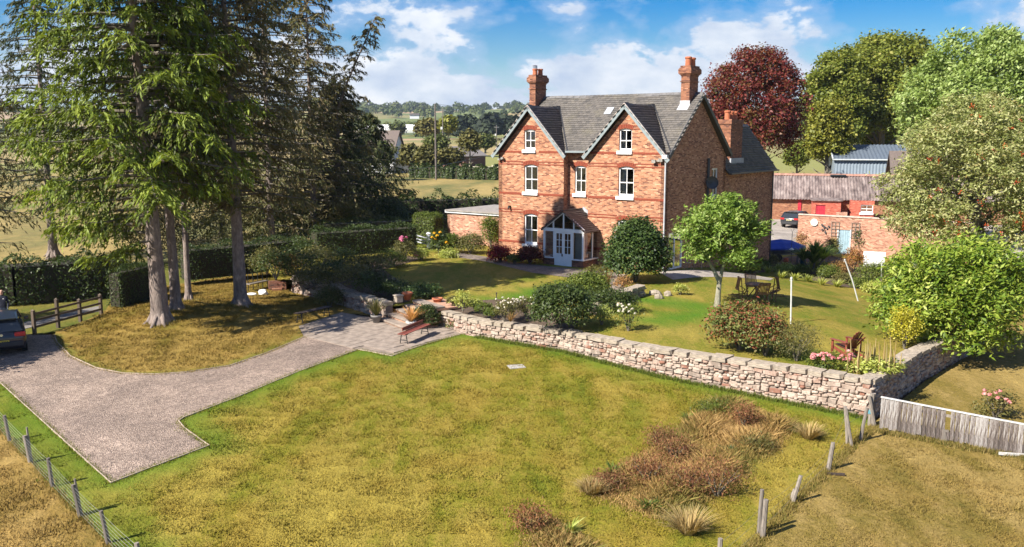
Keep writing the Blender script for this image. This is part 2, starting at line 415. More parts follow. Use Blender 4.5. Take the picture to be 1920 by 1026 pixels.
M_PATH = gravelmat('path_surface', (0.10, 0.085, 0.075), (0.16, 0.135, 0.115), (0.22, 0.185, 0.16))
M_YARD = gravelmat('yard_concrete', (0.3, 0.27, 0.24), (0.345, 0.315, 0.285), (0.375, 0.345, 0.315))
M_SOIL = gravelmat('bed_soil', (0.05, 0.034, 0.022), (0.085, 0.058, 0.038), (0.12, 0.085, 0.055))
M_PAVE = plain('paving_stone', (0.248, 0.2, 0.164), 0.9, var=0.3, scale=2.5, bump=0.35, bscale=18)
M_LAWN = turf('mown_lawn', (0.255, 0.198, 0.035), (0.178, 0.165, 0.016), (0.092, 0.125, 0.009), rot=0.75, lush_attr='lush')
M_MOUND = turf('dry_mound_turf', (0.27, 0.185, 0.048), (0.20, 0.142, 0.028), (0.12, 0.115, 0.015), rot=0.2, lush_attr='lush')
M_PADDOCK = turf('grazed_paddock', (0.2599, 0.1863, 0.06065), (0.1819, 0.1343, 0.03119), (0.104, 0.09097, 0.01733), rot=1.2)
M_PADL = turf('dry_paddock', (0.296, 0.1998, 0.0629), (0.222, 0.148, 0.037), (0.1332, 0.1073, 0.0222), rot=2.2)
M_GLAWN = turf('garden_lawn', (0.235, 0.19, 0.036), (0.145, 0.155, 0.016), (0.07, 0.13, 0.008), rot=0.4, lush_attr='lush', patch=0.22)

# ------------------------------------------------------------------ ground, roads, terrain
def in_poly(P, poly):
    x, y = P[:, 0], P[:, 1]; c = np.zeros(len(P), bool); j = len(poly) - 1
    for i in range(len(poly)):
        xi, yi = poly[i][0], poly[i][1]; xj, yj = poly[j][0], poly[j][1]
        k = ((yi > y) != (yj > y)) & (x < (xj - xi) * (y - yi) / (yj - yi + 1e-12) + xi); c ^= k; j = i
    return c
def dist_lines(P, lines):
    d = np.full(len(P), 1e9)
    for L in lines:
        for a, b in zip(L[:-1], L[1:]):
            a = np.array(a[:2], float); b = np.array(b[:2], float); ab = b - a
            t = np.clip(((P[:, :2] - a) @ ab) / (ab @ ab + 1e-9), 0, 1)
            d = np.minimum(d, np.linalg.norm(P[:, :2] - a - t[:, None] * ab, axis=1))
    return d
def densify(poly, step, close=True):
    out = []; n = len(poly)
    for i in range(n if close else n - 1):
        a = Vector(poly[i][:2]); b = Vector(poly[(i + 1) % n][:2]); k = max(1, int((b - a).length / step))
        out += [a + (b - a) * (j / k) for j in range(k)]
    if not close: out.append(Vector(poly[-1][:2]))
    return out
def lushness(P, lines, width):
    d = dist_lines(P, lines); w = width * (0.7 + 0.6 * np.sin(P[:, 0] * 1.7 + P[:, 1] * 1.1) ** 2)
    return np.clip(1.0 - d / w, 0, 1) ** 0.8
def sheet(name, poly, zf, step, mat, off=0.0, lush=None, kind='structure', wob=0.0):
    b = densify(poly, step); n = len(b); B = np.array([(p.x, p.y) for p in b])
    x0, y0 = B.min(0); x1, y1 = B.max(0)
    gx, gy = np.meshgrid(np.arange(x0, x1, step), np.arange(y0, y1, step)); P = np.stack([gx.ravel(), gy.ravel()], 1)
    P = P + G.uniform(-0.25, 0.25, P.shape) * step
    P = P[in_poly(P, B)]; P = P[dist_lines(P, [list(B) + [B[0]]]) > step * 0.4] if len(P) else P
    pts = [Vector(p) for p in B] + [Vector(p) for p in P]
    vs, es, fs = delaunay_2d_cdt(pts, [(i, (i + 1) % n) for i in range(n)], [], 1, 1e-4)[:3]
    me = bpy.data.meshes.new(name)
    me.from_pydata([(v.x, v.y, zf(v.x, v.y) + off + (wob * (R.random() - 0.5))) for v in vs], [], [f if True else f for f in fs]); me.update()
    if me.polygons and me.polygons[0].normal.z < 0: me.flip_normals()
    if lush is not None:
        V = np.array([(v.x, v.y) for v in vs]); a = me.attributes.new('lush', 'FLOAT', 'POINT'); a.data.foreach_set('value', lushness(V, *lush).astype(np.float32))
    me.materials.append(mat); me.polygons.foreach_set('use_smooth', [True] * len(me.polygons))
    return tag(link(bpy.data.objects.new(name, me)), kind=kind)
def PX(lst, z): return [at(x, y, z) for x, y in lst]

def hill_height(x, y):
    """rolling land: pasture rises gently to a wooded ridge beyond two kilometres"""
    d = math.hypot(x, y); az = math.atan2(x, max(y, 1e-3)) if y > 0 else (1.5 if x > 0 else -1.5)
    z = -1.3 + 1.2 * smooth(90, 210, y) + 5.5 * smooth(200, 650, d) * (1 if y > 0 else 0.3)
    top = 52 + 10 * math.sin(az * 9 + 2.2) + 6 * math.sin(az * 23 + 0.7)
    z += top * smooth(900, 2300, d) + 1.2 * math.sin(x * 0.009) * math.sin(y * 0.011) * smooth(200, 500, d)
    if y < 60: z = min(z, z_low(x, y) - 0.4)
    if x > 5 and 40 < y < 110: z -= 0.7 * smooth(5, 12, x) * (1 - smooth(95, 110, y))
    return z
def fieldmat():
    m, t, b, o = newmat('field_patchwork'); k = NT(t); w = k.world()
    vo = k.n('ShaderNodeTexVoronoi'); vo.inputs['Scale'].default_value = 0.0062; vo.feature = 'F1'; k.l(k.scale(w, (1.0, 0.75, 0.0), (0, 0, 0.5)), vo.inputs['Vector'])
    s = k.n('ShaderNodeSeparateColor'); k.l(vo.outputs['Color'], s.inputs[0])
    far = k.ramp(s.outputs[0], [(0, (0.34, 0.235, 0.13)), (0.25, (0.20, 0.20, 0.05)), (0.45, (0.28, 0.215, 0.085)), (0.62, (0.12, 0.15, 0.035)), (0.8, (0.20, 0.18, 0.06))], 'CONSTANT')
    sy = k.n('ShaderNodeSeparateXYZ'); k.l(w, sy.inputs[0])
    near = k.ramp(k.noise(k.scale(w, (1, 0.4, 1)), 0.12, 6, 0.65), [(0.38, (0.11, 0.11, 0.024)), (0.5, (0.215, 0.165, 0.046)), (0.62, (0.30, 0.22, 0.07))])
    c = k.mix(k.ramp(k.math('DIVIDE', sy.outputs[1], 500.0), [(0.36, 0.0), (0.42, 1.0)]), near, far)
    n = k.noise(w, 1.2, 6, 0.7); c = k.mix(1.0, c, k.ramp(n, [(0.3, 0.78), (0.7, 1.2)]), 'MULTIPLY')
    k.l(c, b.inputs['Base Color']); b.inputs['Roughness'].default_value = 0.95; k.bump(b, n, 0.6, 0.3); return m
M_FIELD = fieldmat()
rad = [0.0] + list(np.geomspace(6, 5200, 74)); NA = 220
V = []; Fq = []
for r in rad:
    for j in range(NA):
        a = 2 * math.pi * j / NA; x, y = r * math.sin(a), 30 + r * math.cos(a); V.append((x, y, hill_height(x, y)))
for i in range(len(rad) - 1):
    for j in range(NA):
        a = i * NA + j; b2 = i * NA + (j + 1) % NA; Fq.append((a, b2, b2 + NA, a + NA))
tag(mesh_np('fields', np.array(V), np.array(Fq), M_FIELD, smooth_sh=True), kind='structure')

# outlines
grav_out = [(208, 906), (392, 836), (346, 803), (335, 790), (345, 783), (440, 747), (560, 697), (672, 656), (570, 632)]
isl_edge = [(570, 632), (500, 662), (430, 686), (350, 698), (290, 702), (230, 700), (180, 690), (132, 668), (107, 642), (102, 628)]
gravelP = PX(grav_out, z_low) + PX(isl_edge[1:], z_low) + [at(60, 628, z_low), Vector((-24.5, 40.2, 0)), Vector((-30, 38.5, 0)), Vector((-30, 35, 0)), Vector((-21.5, 33.6, 0)), at(0, 718, z_low)]
patioP = PX([(672, 656), (735, 668), (800, 645), (866, 627), (826, 606), (770, 606), (708, 598), (640, 586), (560, 612), (570, 632)], z_low)
wallR = PX([(826, 611), (900, 632), (1060, 659), (1240, 705), (1430, 744), (1632, 784)], z_low)
wallL = PX([(548, 548), (600, 560), (650, 575), (700, 592), (722, 600)], z_low)
fenceRp = PX([(1640, 800), (1597, 838), (1552, 884), (1484, 944), (1424, 1012), (1345, 1080)], z_low)
fenceLp = PX([(-60, 742), (18, 826), (58, 868), (98, 912), (150, 966), (203, 1020), (268, 1085)], z_low)
corner = at(1632, 784, z_low); retE = at(1722, 716, z_low)
retB = Vector((retE.x + 4.5, retE.y + 4.6, 0))
# terrace (upper garden)
lawnP = [grav for grav in PX(grav_out, z_low)[:8]] + PX([(735, 668), (800, 645), (866, 627)], z_low) + wallR[1:] + fenceRp + [Vector((1.5, 13.5, 0)), Vector((-6, 13.5, 0))] + fenceLp[::-1] + [Vector((-24, 33.5, 0)), at(0, 718, z_low)]
lush_lines = [PX(grav_out[:8] + [(735, 668), (800, 645), (866, 627)], z_low), wallR, [at(208, 906, z_low), at(0, 718, z_low)], fenceLp]
OFF = 0.035
mown = sheet('mown_lawn', lawnP, z_low, 0.55, M_LAWN, lush=(lush_lines, 1.25), wob=0.03)
sheet('gravel_drive', gravelP, z_low, 0.6, M_GRAVEL, off=0.004)
padRP = [Vector((p.x, p.y, 0)) for p in fenceRp[::-1]] + PX([(1648, 803), (1920, 853)], z_low) + [Vector((22, 22, 0)), Vector((26, 12, 0)), Vector((6, 11, 0))]
sheet('paddock', padRP, z_low, 0.8, M_PADDOCK, off=0.002, wob=0.04)
padLP = [Vector((p.x, p.y, 0)) for p in fenceLp] + [Vector((-6, 13.4, 0)), Vector((-12, 10, 0)), Vector((-40, 12, 0)), Vector((-45, 34, 0)), Vector((-24, 33.4, 0))]
sheet('pasture', padLP, z_low, 0.8, M_PADL, off=0.002, wob=0.05)
moundP = PX(isl_edge[::-1], z_low) + PX([(560, 612), (640, 586), (700, 592), (600, 560), (548, 548)], z_low) + [Vector((-13.0, 51.2, 0)), Vector((-13.2, 57.5, 0)), Vector((-16, 58, 0)), Vector((-22, 50, 0)), at(192, 588, z_low), at(105, 622, z_low)]
sheet('mound', moundP, z_low, 0.45, M_MOUND, off=0.0, lush=([PX(isl_edge, z_low)], 0.35), wob=0.03)
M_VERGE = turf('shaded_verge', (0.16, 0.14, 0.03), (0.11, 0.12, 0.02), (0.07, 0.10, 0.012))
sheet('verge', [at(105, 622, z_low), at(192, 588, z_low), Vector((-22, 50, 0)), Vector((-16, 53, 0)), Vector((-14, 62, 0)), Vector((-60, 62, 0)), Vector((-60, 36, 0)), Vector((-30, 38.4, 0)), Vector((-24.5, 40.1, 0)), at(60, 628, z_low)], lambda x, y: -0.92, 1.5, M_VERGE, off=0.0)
M_LANE = gravelmat('lane_tarmac', (0.16, 0.155, 0.15), (0.2, 0.19, 0.185), (0.24, 0.23, 0.22))
sheet('lane', PX([(40, 618), (192, 582), (192, 572), (40, 605)], -0.9) + [Vector((-34, 42.5, 0)), Vector((-34, 40.5, 0))], lambda x, y: -0.90, 1.0, M_LANE, off=0.0)

inner = lambda p, q, d: None
def offset_in(L, d):
    """shift a polyline inland (away from the camera side) by d"""
    out = []
    for i, p in enumerate(L):
        a = L[max(i - 1, 0)]; b = L[min(i + 1, len(L) - 1)]; t = Vector((b.x - a.x, b.y - a.y)).normalized()
        out.append(Vector((p.x - t.y * d, p.y + t.x * d, p.z)))
    return out
wRi = offset_in(wallR, 0.22); wLi = offset_in(wallL, 0.22)
s0, s1 = at(712, 603, z_low), at(762, 622, z_low)       # foot of the garden steps
sdir = Vector((s1.x - s0.x, s1.y - s0.y, 0)).normalized(); sin_ = Vector((-sdir.y, sdir.x, 0))
top0, top1 = s0 + sin_ * 1.7, s1 + sin_ * 1.7
terrP = wLi + [top0, top1] + wRi[:-1] + [Vector((corner.x - 0.1, corner.y + 0.35, 0)), Vector((retE.x - 0.2, retE.y + 0.15, 0)), Vector((retB.x, retB.y, 0)), Vector((26, 45, 0)), Vector((48, 56, 0)), Vector((48, 60, 0)), Vector((34.7, 67.8, 0)), Vector((23.8, 75.6, 0)), Vector((12, 76.5, 0)), Vector((2, 80, 0)), Vector((-16, 80, 0)), Vector((-14, 66, 0)), Vector((-15.5, 56, 0)), Vector((-13.6, 51, 0))]
def z_ter(x, y):
    a, b = wallR[0], wallR[-1]; t = Vector((b.x - a.x, b.y - a.y, 0)).normalized(); d = -(x - a.x) * t.y + (y - a.y) * t.x
    return z_up(x, y) - 0.03 - 0.24 * (1 - smooth(0.3, 3.2, d)) * (1 - smooth(0, 7, x))
M_TERR = M_GLAWN
sheet('garden_lawn', terrP, z_ter, 0.6, M_GLAWN, lush=([PX([(1200, 560), (1290, 570), (1340, 585), (1230, 600)], 0), PX([(890, 575), (1010, 545), (1090, 535)], 0)], 1.6), wob=0.02)
sheet('garden_path', PX([(838, 479), (905, 489), (1000, 511), (1085, 522), (1152, 534), (1160, 520), (1155, 510), (1040, 500), (960, 491), (925, 483), (880, 476), (845, 472)], 0), z_ter, 0.8, M_PATH, off=0.012)
sheet('stone_path', PX([(1155, 514), (1176, 514), (1163, 548), (1138, 560), (1124, 555), (1150, 533)], 0), z_ter, 0.5, M_PAVE, off=0.02)
sheet('house_terrace', PX([(1236, 510), (1262, 524), (1380, 507), (1445, 499), (1452, 489), (1390, 490), (1300, 500)], 0), z_ter, 0.8, M_YARD, off=0.012)
sheet('soil_bed', PX([(1395, 512), (1450, 507), (1560, 533), (1660, 548), (1700, 540), (1690, 500), (1560, 480), (1480, 480), (1430, 490)], z_up), z_ter, 0.8, M_SOIL, off=0.012)
sheet('border_soil', [Vector((p.x, p.y, 0)) for p in offset_in(wallR, 0.3)[:3]] + PX([(1085, 598), (1040, 575), (960, 560), (870, 562)], 0), z_ter, 0.7, M_SOIL, off=0.01)
sheet('border_soil', [Vector((p.x, p.y, 0)) for p in wLi] + PX([(740, 560), (770, 556), (760, 535), (720, 505), (800, 482), (740, 478), (640, 505), (575, 535)], 0), z_ter, 0.7, M_SOIL, off=0.01)
z_yard = lambda x, y: -1.75 + .6 * smooth(77, 93, y)
sheet('yard', [Vector((12, 76.2, 0)), Vector((23.7, 75.4, 0)), Vector((34.7, 67.6, 0)), Vector((60, 66, 0)), Vector((60, 104, 0)), Vector((18, 104, 0)), Vector((14, 88, 0))], z_yard, 3.0, M_YARD)
sheet('side_lawn', [Vector((p.x, p.y, 0)) for p in PX([(1642, 790), (1650, 800), (1920, 853)], z_low)] + [Vector((24, 24, 0)), Vector((34, 30, 0)), Vector((44, 50, 0)), Vector((26, 44.8, 0)), Vector((retB.x + .05, retB.y - .05, 0)), Vector((retE.x + .2, retE.y, 0))], z_low, 0.9, M_PADDOCK, off=0.001)

# grass blades: one square metre of turf, set out over the lawns
def gn_scatter(pts, rots, scs, lush, src, name):
    me = bpy.data.meshes.new(name); me.vertices.add(len(pts)); me.vertices.foreach_set('co', np.asarray(pts, np.float32).ravel())
    for nm, ty, arr in (('rz', 'FLOAT', rots), ('sc', 'FLOAT', scs), ('lush', 'FLOAT', lush)):
        a = me.attributes.new(nm, ty, 'POINT'); a.data.foreach_set('value', np.asarray(arr, np.float32))
    o = bpy.data.objects.new(name, me); link(o); tag(o, kind='stuff')
    g = bpy.data.node_groups.new(name + '_scatter', 'GeometryNodeTree')
    g.interface.new_socket('Geometry', in_out='INPUT', socket_type='NodeSocketGeometry'); g.interface.new_socket('Geometry', in_out='OUTPUT', socket_type='NodeSocketGeometry')
    N = g.nodes; gi = N.new('NodeGroupInput'); go = N.new('NodeGroupOutput'); ip = N.new('GeometryNodeInstanceOnPoints'); oi = N.new('GeometryNodeObjectInfo')
    oi.inputs['Object'].default_value = src; oi.inputs['As Instance'].default_value = True
    na = N.new('GeometryNodeInputNamedAttribute'); na.data_type = 'FLOAT'; na.inputs['Name'].default_value = 'rz'
    nb = N.new('GeometryNodeInputNamedAttribute'); nb.data_type = 'FLOAT'; nb.inputs['Name'].default_value = 'sc'
    cx = N.new('ShaderNodeCombineXYZ'); L = g.links
    L.new(na.outputs[0], cx.inputs['Z']); L.new(gi.outputs[0], ip.inputs['Points']); L.new(oi.outputs['Geometry'], ip.inputs['Instance'])
    L.new(cx.outputs[0], ip.inputs['Rotation']); L.new(nb.outputs[0], ip.inputs['Scale']); L.new(ip.outputs[0], go.inputs[0])
    md = o.modifiers.new('scatter', 'NODES'); md.node_group = g
    return o
def blade_patch(name, n, h, w, mat, loc, lean=0.5, size=1.0):
    p = G.uniform(-size / 2, size / 2, (n, 2)); a = G.uniform(0, 6.283, n); hh = h * G.uniform(0.5, 1.3, n)
    ln = G.normal(0, lean, (n, 2)) * hh[:, None]
    b0 = np.stack([p[:, 0] - np.cos(a) * w / 2, p[:, 1] - np.sin(a) * w / 2, np.full(n, -0.02)], 1)
    b1 = np.stack([p[:, 0] + np.cos(a) * w / 2, p[:, 1] + np.sin(a) * w / 2, np.full(n, -0.02)], 1)
    tp = np.stack([p[:, 0] + ln[:, 0], p[:, 1] + ln[:, 1], hh], 1)
    Vv = np.stack([b0, b1, tp], 1).reshape(-1, 3); Fv = np.arange(3 * n).reshape(-1, 3)
    o = mesh_np(name, Vv, Fv, mat, tint=np.repeat(G.random(n), 3), loc=loc)
    me = o.data; a2 = me.attributes.new('lush', 'FLOAT', 'POINT'); a2.data.foreach_set('value', np.zeros(3 * n, np.float32))
    return tag(o, kind='stuff')
def cover(name, poly, zf, mat, lush, h, n, step, w=0.03, lean=0.5):
    B = np.array([(p[0], p[1]) for p in poly]); x0, y0 = B.min(0); x1, y1 = B.max(0)
    gx, gy = np.meshgrid(np.arange(x0, x1, step), np.arange(max(y0, 14), y1, step)); P = np.stack([gx.ravel(), gy.ravel()], 1) + G.uniform(-.3, .3, (gx.size, 2)) * step
    P = P[in_poly(P, B)]; P = P[dist_lines(P, [[tuple(q) for q in B] + [tuple(B[0])]]) > 0.45]
    P = P[np.abs(P[:, 0]) < P[:, 1] * 0.64 + 2]
    z = np.array([zf(x, y) for x, y in P])
    lu = lushness(P, *lush) if lush else np.zeros(len(P))
    src = blade_patch(name + '_turf', n, h, w, mat, (P[0][0], P[0][1], z[0]), lean)
    pts = np.column_stack([P, z])[1:]
    return gn_scatter(pts, G.uniform(0, 6.28, len(pts)), G.uniform(0.85, 1.2, len(pts)), lu[1:], src, name)
cover('lawn_grass', lawnP, z_low, M_LAWN, (lush_lines, 1.3), 0.045, 420, 0.8, 0.028, 0.9)
cover('mound_grass', moundP, z_low, M_MOUND, ([PX(isl_edge, z_low)], 0.5), 0.06, 380, 0.8, 0.03, 0.8)
cover('paddock_grass', padRP, z_low, M_PADDOCK, None, 0.05, 380, 0.8, 0.03, 0.9)
cover('pasture_grass', padLP, z_low, M_PADL, None, 0.07, 400, 0.8, 0.03, 0.8)

# ------------------------------------------------------------------ the house
HYAW = -0.6432
house = thing('brick_house', 'three storey red brick house with twin front gables and slate roof', 'house', (-0.869, 59.456, 0), HYAW)
HW, HD, ZE, ZR = 12.1, 8.25, 6.7, 10.3
UX, UY, UZ = Vector((1, 0, 0)), Vector((0, 1, 0)), Vector((0, 0, 1))
def arch(x0, x1, z0, z1, rise=0.12, n=6):
    """opening outline with a segmental arched head"""
    pts = [(x0, z0), (x1, z0)]
    for i in range(n + 1):
        u = i / n; pts.append((x1 + (x0 - x1) * u, z1 - rise + rise * math.sin(math.pi * u) if rise else z1))
    if not rise: pts = [(x0, z0), (x1, z0), (x1, z1), (x0, z1)]
    return pts
def wall(name, poly, holes, fr, depth, mat, parent, rev=0.16):
    """flat wall with real openings; fr=(origin,u,v,outward normal)"""
    o, u, v, n = fr; mb = MB()
    loops = [[Vector((a, b, 0)) for a, b in poly]] + [[Vector((a, b, 0)) for a, b in h] for h in holes]
    flat = [p for L in loops for p in L]
    P = lambda a, b, d=0.0: o + u * a + v * b + n * d
    for t in tessellate_polygon(loops):
        q = [P(flat[i].x, flat[i].y) for i in t]
        if (q[1] - q[0]).cross(q[2] - q[0]).dot(n) < 0: q = q[::-1]
        mb.poly(q)
    for h in holes:
        for i in range(len(h)):
            a, b = h[i], h[(i + 1) % len(h)]; mb.poly([P(*a), P(*b), P(*b, -depth), P(*a, -depth)])
    for i in range(len(poly)):
        a, b = poly[i], poly[(i + 1) % len(poly)]; mb.poly([P(*b), P(*a), P(*a, -depth), P(*b, -depth)])
    return mb.build(name, mat, parent)
def sash(fr, x0, x1, z0, z1, rise, parent, curtain='left', sill=True, bars=True, inset=0.13, sill_ext=0.12, sill_h=0.2, cross=True):
    """timber sash window standing in its opening: frame with arched head, bars, panes, curtain, stone sill"""
    o, u, v, n = fr; P = lambda a, b, d=0.0: o + u * a + v * b + n * (d - inset)
    mb = MB(); w = 0.07
    zt = z1 - rise
    mb.bar(P(x0 + w / 2, z0), P(x0 + w / 2, zt + rise * .2), w, 0.09, n); mb.bar(P(x1 - w / 2, z0), P(x1 - w / 2, zt + rise * .2), w, 0.09, n)
    mb.bar(P(x0 + w, z0 + 0.08), P(x1 - w, z0 + 0.08), 0.16, 0.088, n)
    if rise:
        A = [(x1 + (x0 - x1) * i / 6, zt + rise * math.sin(math.pi * i / 6)) for i in range(7)]
        mb.prism([(x0, zt - 0.04), (x1, zt - 0.04)] + A, (o - n * (inset + 0.042), u, v, n), 0.086)
    else: mb.bar(P(x0 + w, z1 - 0.05), P(x1 - w, z1 - 0.05), 0.1, 0.088, n)
    zm = (z0 + zt) / 2; xm = (x0 + x1) / 2
    if cross:
        mb.bar(P(x0 + w, zm), P(x1 - w, zm), 0.055, 0.07, n)
        mb.bar(P(xm, z0 + .16), P(xm, zt), 0.035, 0.05, n)
    win = mb.build('window', M_WHITE, parent)
    g = MB()
    xs = [x0 + w, xm, x1 - w] if cross else [x0 + w, x1 - w]; zs = [z0 + 0.16, zm, zt - .03] if cross else [z0 + .16, zt - .03]
    for i in range(len(xs) - 1):
        for j in range(len(zs) - 1):
            g = MB(); a, b, c, d = xs[i], xs[i + 1], zs[j], zs[j + 1]
            tilt = n * R.uniform(-0.006, 0.006)
            g.poly([P(a, c, -0.008) + tilt, P(b, c, -0.008), P(b, d, -0.008) + tilt * 0.5, P(a, d, -0.008)]); g.build('pane', M_GLASS, win)
    if curtain:
        ww = (x1 - x0) * 0.36; c0 = x0 + 0.04; k = 12; cm = MB()
        for i in range(k):
            a = c0 + ww * i / k; b = c0 + ww * (i + 1) / k; da = -0.16 + 0.035 * math.sin(i * 1.9); db = -0.16 + 0.035 * math.sin((i + 1) * 1.9)
            cm.poly([P(a, z0 + .1, da), P(b, z0 + .1, db), P(b, zt, db), P(a, zt, da)])
        cm.build('curtain', M_CURT, win)
    if sill:
        sb = MB(); c = o + u * xm + v * (z0 - sill_h / 2 + 0.02) + n * 0.0
        a = o + u * (x0 - sill_ext) + v * (z0 - sill_h / 2 + 0.02) + n * 0.0; b = o + u * (x1 + sill_ext * 0.4) + v * (z0 - sill_h / 2 + .02)
        sb.bar(a, b, sill_h, 0.22, n); sb.build('sill', M_WHITE, win, bevel=0.012)
    return win

# frames of the wall planes in house coordinates
FR_F = (Vector((0, 0, 0)), UX, UZ, -UY)            # front face of the two bays
RY = 0.5                                            # recess between the bays
FR_R = (Vector((0, RY, 0)), UX, UZ, -UY)
FR_S = (Vector((HW, 0, 0)), UY, UZ, UX)            # gable side
X1, X2, ZG = 5.09, 6.88, 9.28
GB = -0.6
op_l = [arch(2.07, 3.11, 0.86, 2.84, .12), arch(2.07, 3.11, 4.2, 5.97, .12), arch(2.06, 2.92, 6.87, 8.17, .09)]
op_r = [arch(8.98, 10.02, 0.86, 2.84, .12), arch(8.98, 10.02, 4.2, 5.99, .12), arch(8.98, 9.84, 6.87, 8.2, .09)]
wall('wall', [(0, GB), (X1, GB), (X1, 6.55), (X1 / 2, ZG), (0, 6.55)], op_l, FR_F, .3, M_BRICK, house)
wall('wall', [(X2, GB), (HW, GB), (HW, 6.55), ((X2 + HW) / 2, ZG), (X2, 6.55)], op_r, FR_F, .3, M_BRICK, house)
op_m = [arch(5.58, 6.4, 4.2, 5.94, .09), [(5.55, GB + .3), (6.7, GB + .3), (6.7, 2.0), (5.55, 2.0)]]
wall('wall', [(X1, GB), (X2, GB), (X2, 6.8), (X1, 6.8)], op_m, FR_R, .3, M_BRICK, house)
wall('wall', [(0.002, GB), (RY, GB), (RY, 6.75), (0.002, 6.6)], [], (Vector((X1 - 0.002, 0, 0)), UY, UZ, UX), .2, M_BRICK, house)
wall('wall', [(0.002, GB), (RY, GB), (RY, 6.75), (0.002, 6.6)], [], (Vector((X2 + 0.002, 0, 0)), UY, UZ, -UX), .2, M_BRICK, house)
op_s = [[(0.55, -0.05), (2.4, -0.05), (2.4, 2.15), (0.55, 2.15)], arch(6.22, 7.12, 3.95, 5.75, 0)]
wall('wall', [(0, GB), (HD, GB), (HD, 6.55), (HD / 2, 10.08), (0, 6.55)], op_s, FR_S, .3, M_BRICK, house)
wall('wall', [(0, GB), (HD, GB), (HD, 6.55), (HD / 2, 10.08), (0, 6.55)], [], (Vector((0, 0, 0)), UY, UZ, -UX), .3, M_BRICK, house)
wall('wall', [(0, GB), (HW, GB), (HW, 6.55), (0, 6.55)], [], (Vector((0, HD, 0)), UX, UZ, UY), .3, M_BRICK, house)
fl = MB()
for z in (0.02, 3.4, 6.4): fl.box((HW / 2, HD / 2 + .3, z), (HW - .7, HD - 1.4, .1))
fl.box((HW / 2, 4.6, 3.3), (HW - .8, .1, 6.3)); fl.build('inner_floor', M_DARKIN, house)

for fr, a in ((FR_F, (2.07, 3.11, 0.86, 2.84, .12)), (FR_F, (2.07, 3.11, 4.2, 5.97, .12)), (FR_F, (2.06, 2.92, 6.87, 8.17, .09)),
              (FR_F, (8.98, 10.02, 0.86, 2.84, .12)), (FR_F, (8.98, 10.02, 4.2, 5.99, .12)), (FR_F, (8.98, 9.84, 6.87, 8.2, .09)), (FR_R, (5.58, 6.4, 4.2, 5.94, .09))):
    sash(fr, *a, house)
sash(FR_S, 6.22, 7.12, 3.95, 5.75, 0, house, curtain=None, inset=.1)
# garden window on the gable side: white frame, two lights
mb = MB(); P = lambda y, z, d=0: Vector((HW - 0.08 + d, y, z))
for y in (0.59, 2.36): mb.bar(P(y, -.05), P(y, 2.15), .08, .1, UX)
mb.bar(P(0.63, 2.11), P(2.32, 2.11), .08, .098, UX); mb.bar(P(0.63, -.01), P(2.32, -.01), .1, .098, UX); mb.bar(P(1.42, 0.04), P(1.42, 2.07), .06, .09, UX)
gw = mb.build('window', M_WHITE, house)
for y0, y1 in ((.63, 1.39), (1.45, 2.32)):
    g = MB(); g.poly([P(y0, .04), P(y1, .04), P(y1, 2.07), P(y0, 2.07)]); g.build('pane', glassmat('garden_window_glass', (0.7, 0.8, 0.8), 0.5) if 'garden_window_glass' not in MATS else MATS['garden_window_glass'], gw)
cm = MB(); cm.box((HW - .5, 1.9, 1.0), (.05, .9, 2.0)); cm.build('curtain', plain('teal_curtain', (0.10, 0.22, 0.24), 0.9), gw)

# red string courses, proud of the face, broken by the openings
def band(z, h, spans, y0=0.0, pr=0.018):
    for a, b in spans: mb = MB(); mb.box(((a + b) / 2, y0 - pr / 2 + .01, z), (b - a, pr + .02, h)); mb.build('string_course', M_BAND, house)
def spans(z, cuts, full):
    s = [full]
    for a, b, z0, z1 in cuts:
        if z0 <= z <= z1:
            n = []
            for p, q in s:
                if a > p: n.append((p, min(a, q)))
                if b < q: n.append((max(b, p), q))
            s = [t for t in n if t[1] - t[0] > .05]
    return s
cuts = [(1.9, 3.2, 6.6, 6.9), (8.85, 9.95, 6.6, 6.9), (1.95, 3.12, 3.95, 4.2), (8.86, 10.06, 3.95, 4.2), (2.0, 3.18, 2.8, 3.1), (8.92, 10.1, 2.8, 3.1), (2.07, 3.11, .8, 1.2), (8.98, 10.02, .8, 1.2), (1.98, 3.2, 5.9, 6.2), (8.9, 10.1, 5.9, 6.2), (1.95, 3.02, 8.1, 8.4), (8.88, 9.94, 8.1, 8.4)]
for z, h in ((6.76, .12), (6.14, .06), (5.97, .06), (4.10, .13), (3.07, .06), (2.90, .06), (0.97, .13)):
    band(z, h, spans(z, cuts, (0.0, X1)) + spans(z, cuts, (X2, HW)))
    if z < 6.5: band(z, h, spans(z, [(5.46, 6.45, 3.95, 4.2), (5.5, 6.5, 5.9, 6.2), (X1, X2, 0, 3.3)], (X1 + .02, X2 - .02)) or [(X1 + .02, X1 + .3)], RY)
for z in (8.17, 8.35):
    hw = (ZG - z) * (X1 / 2) / (ZG - 6.55) - .05
    band(z, .055, spans(z, cuts, (X1 / 2 - hw, X1 / 2 + hw)) + spans(z, cuts, ((X2 + HW) / 2 - hw, (X2 + HW) / 2 + hw)))
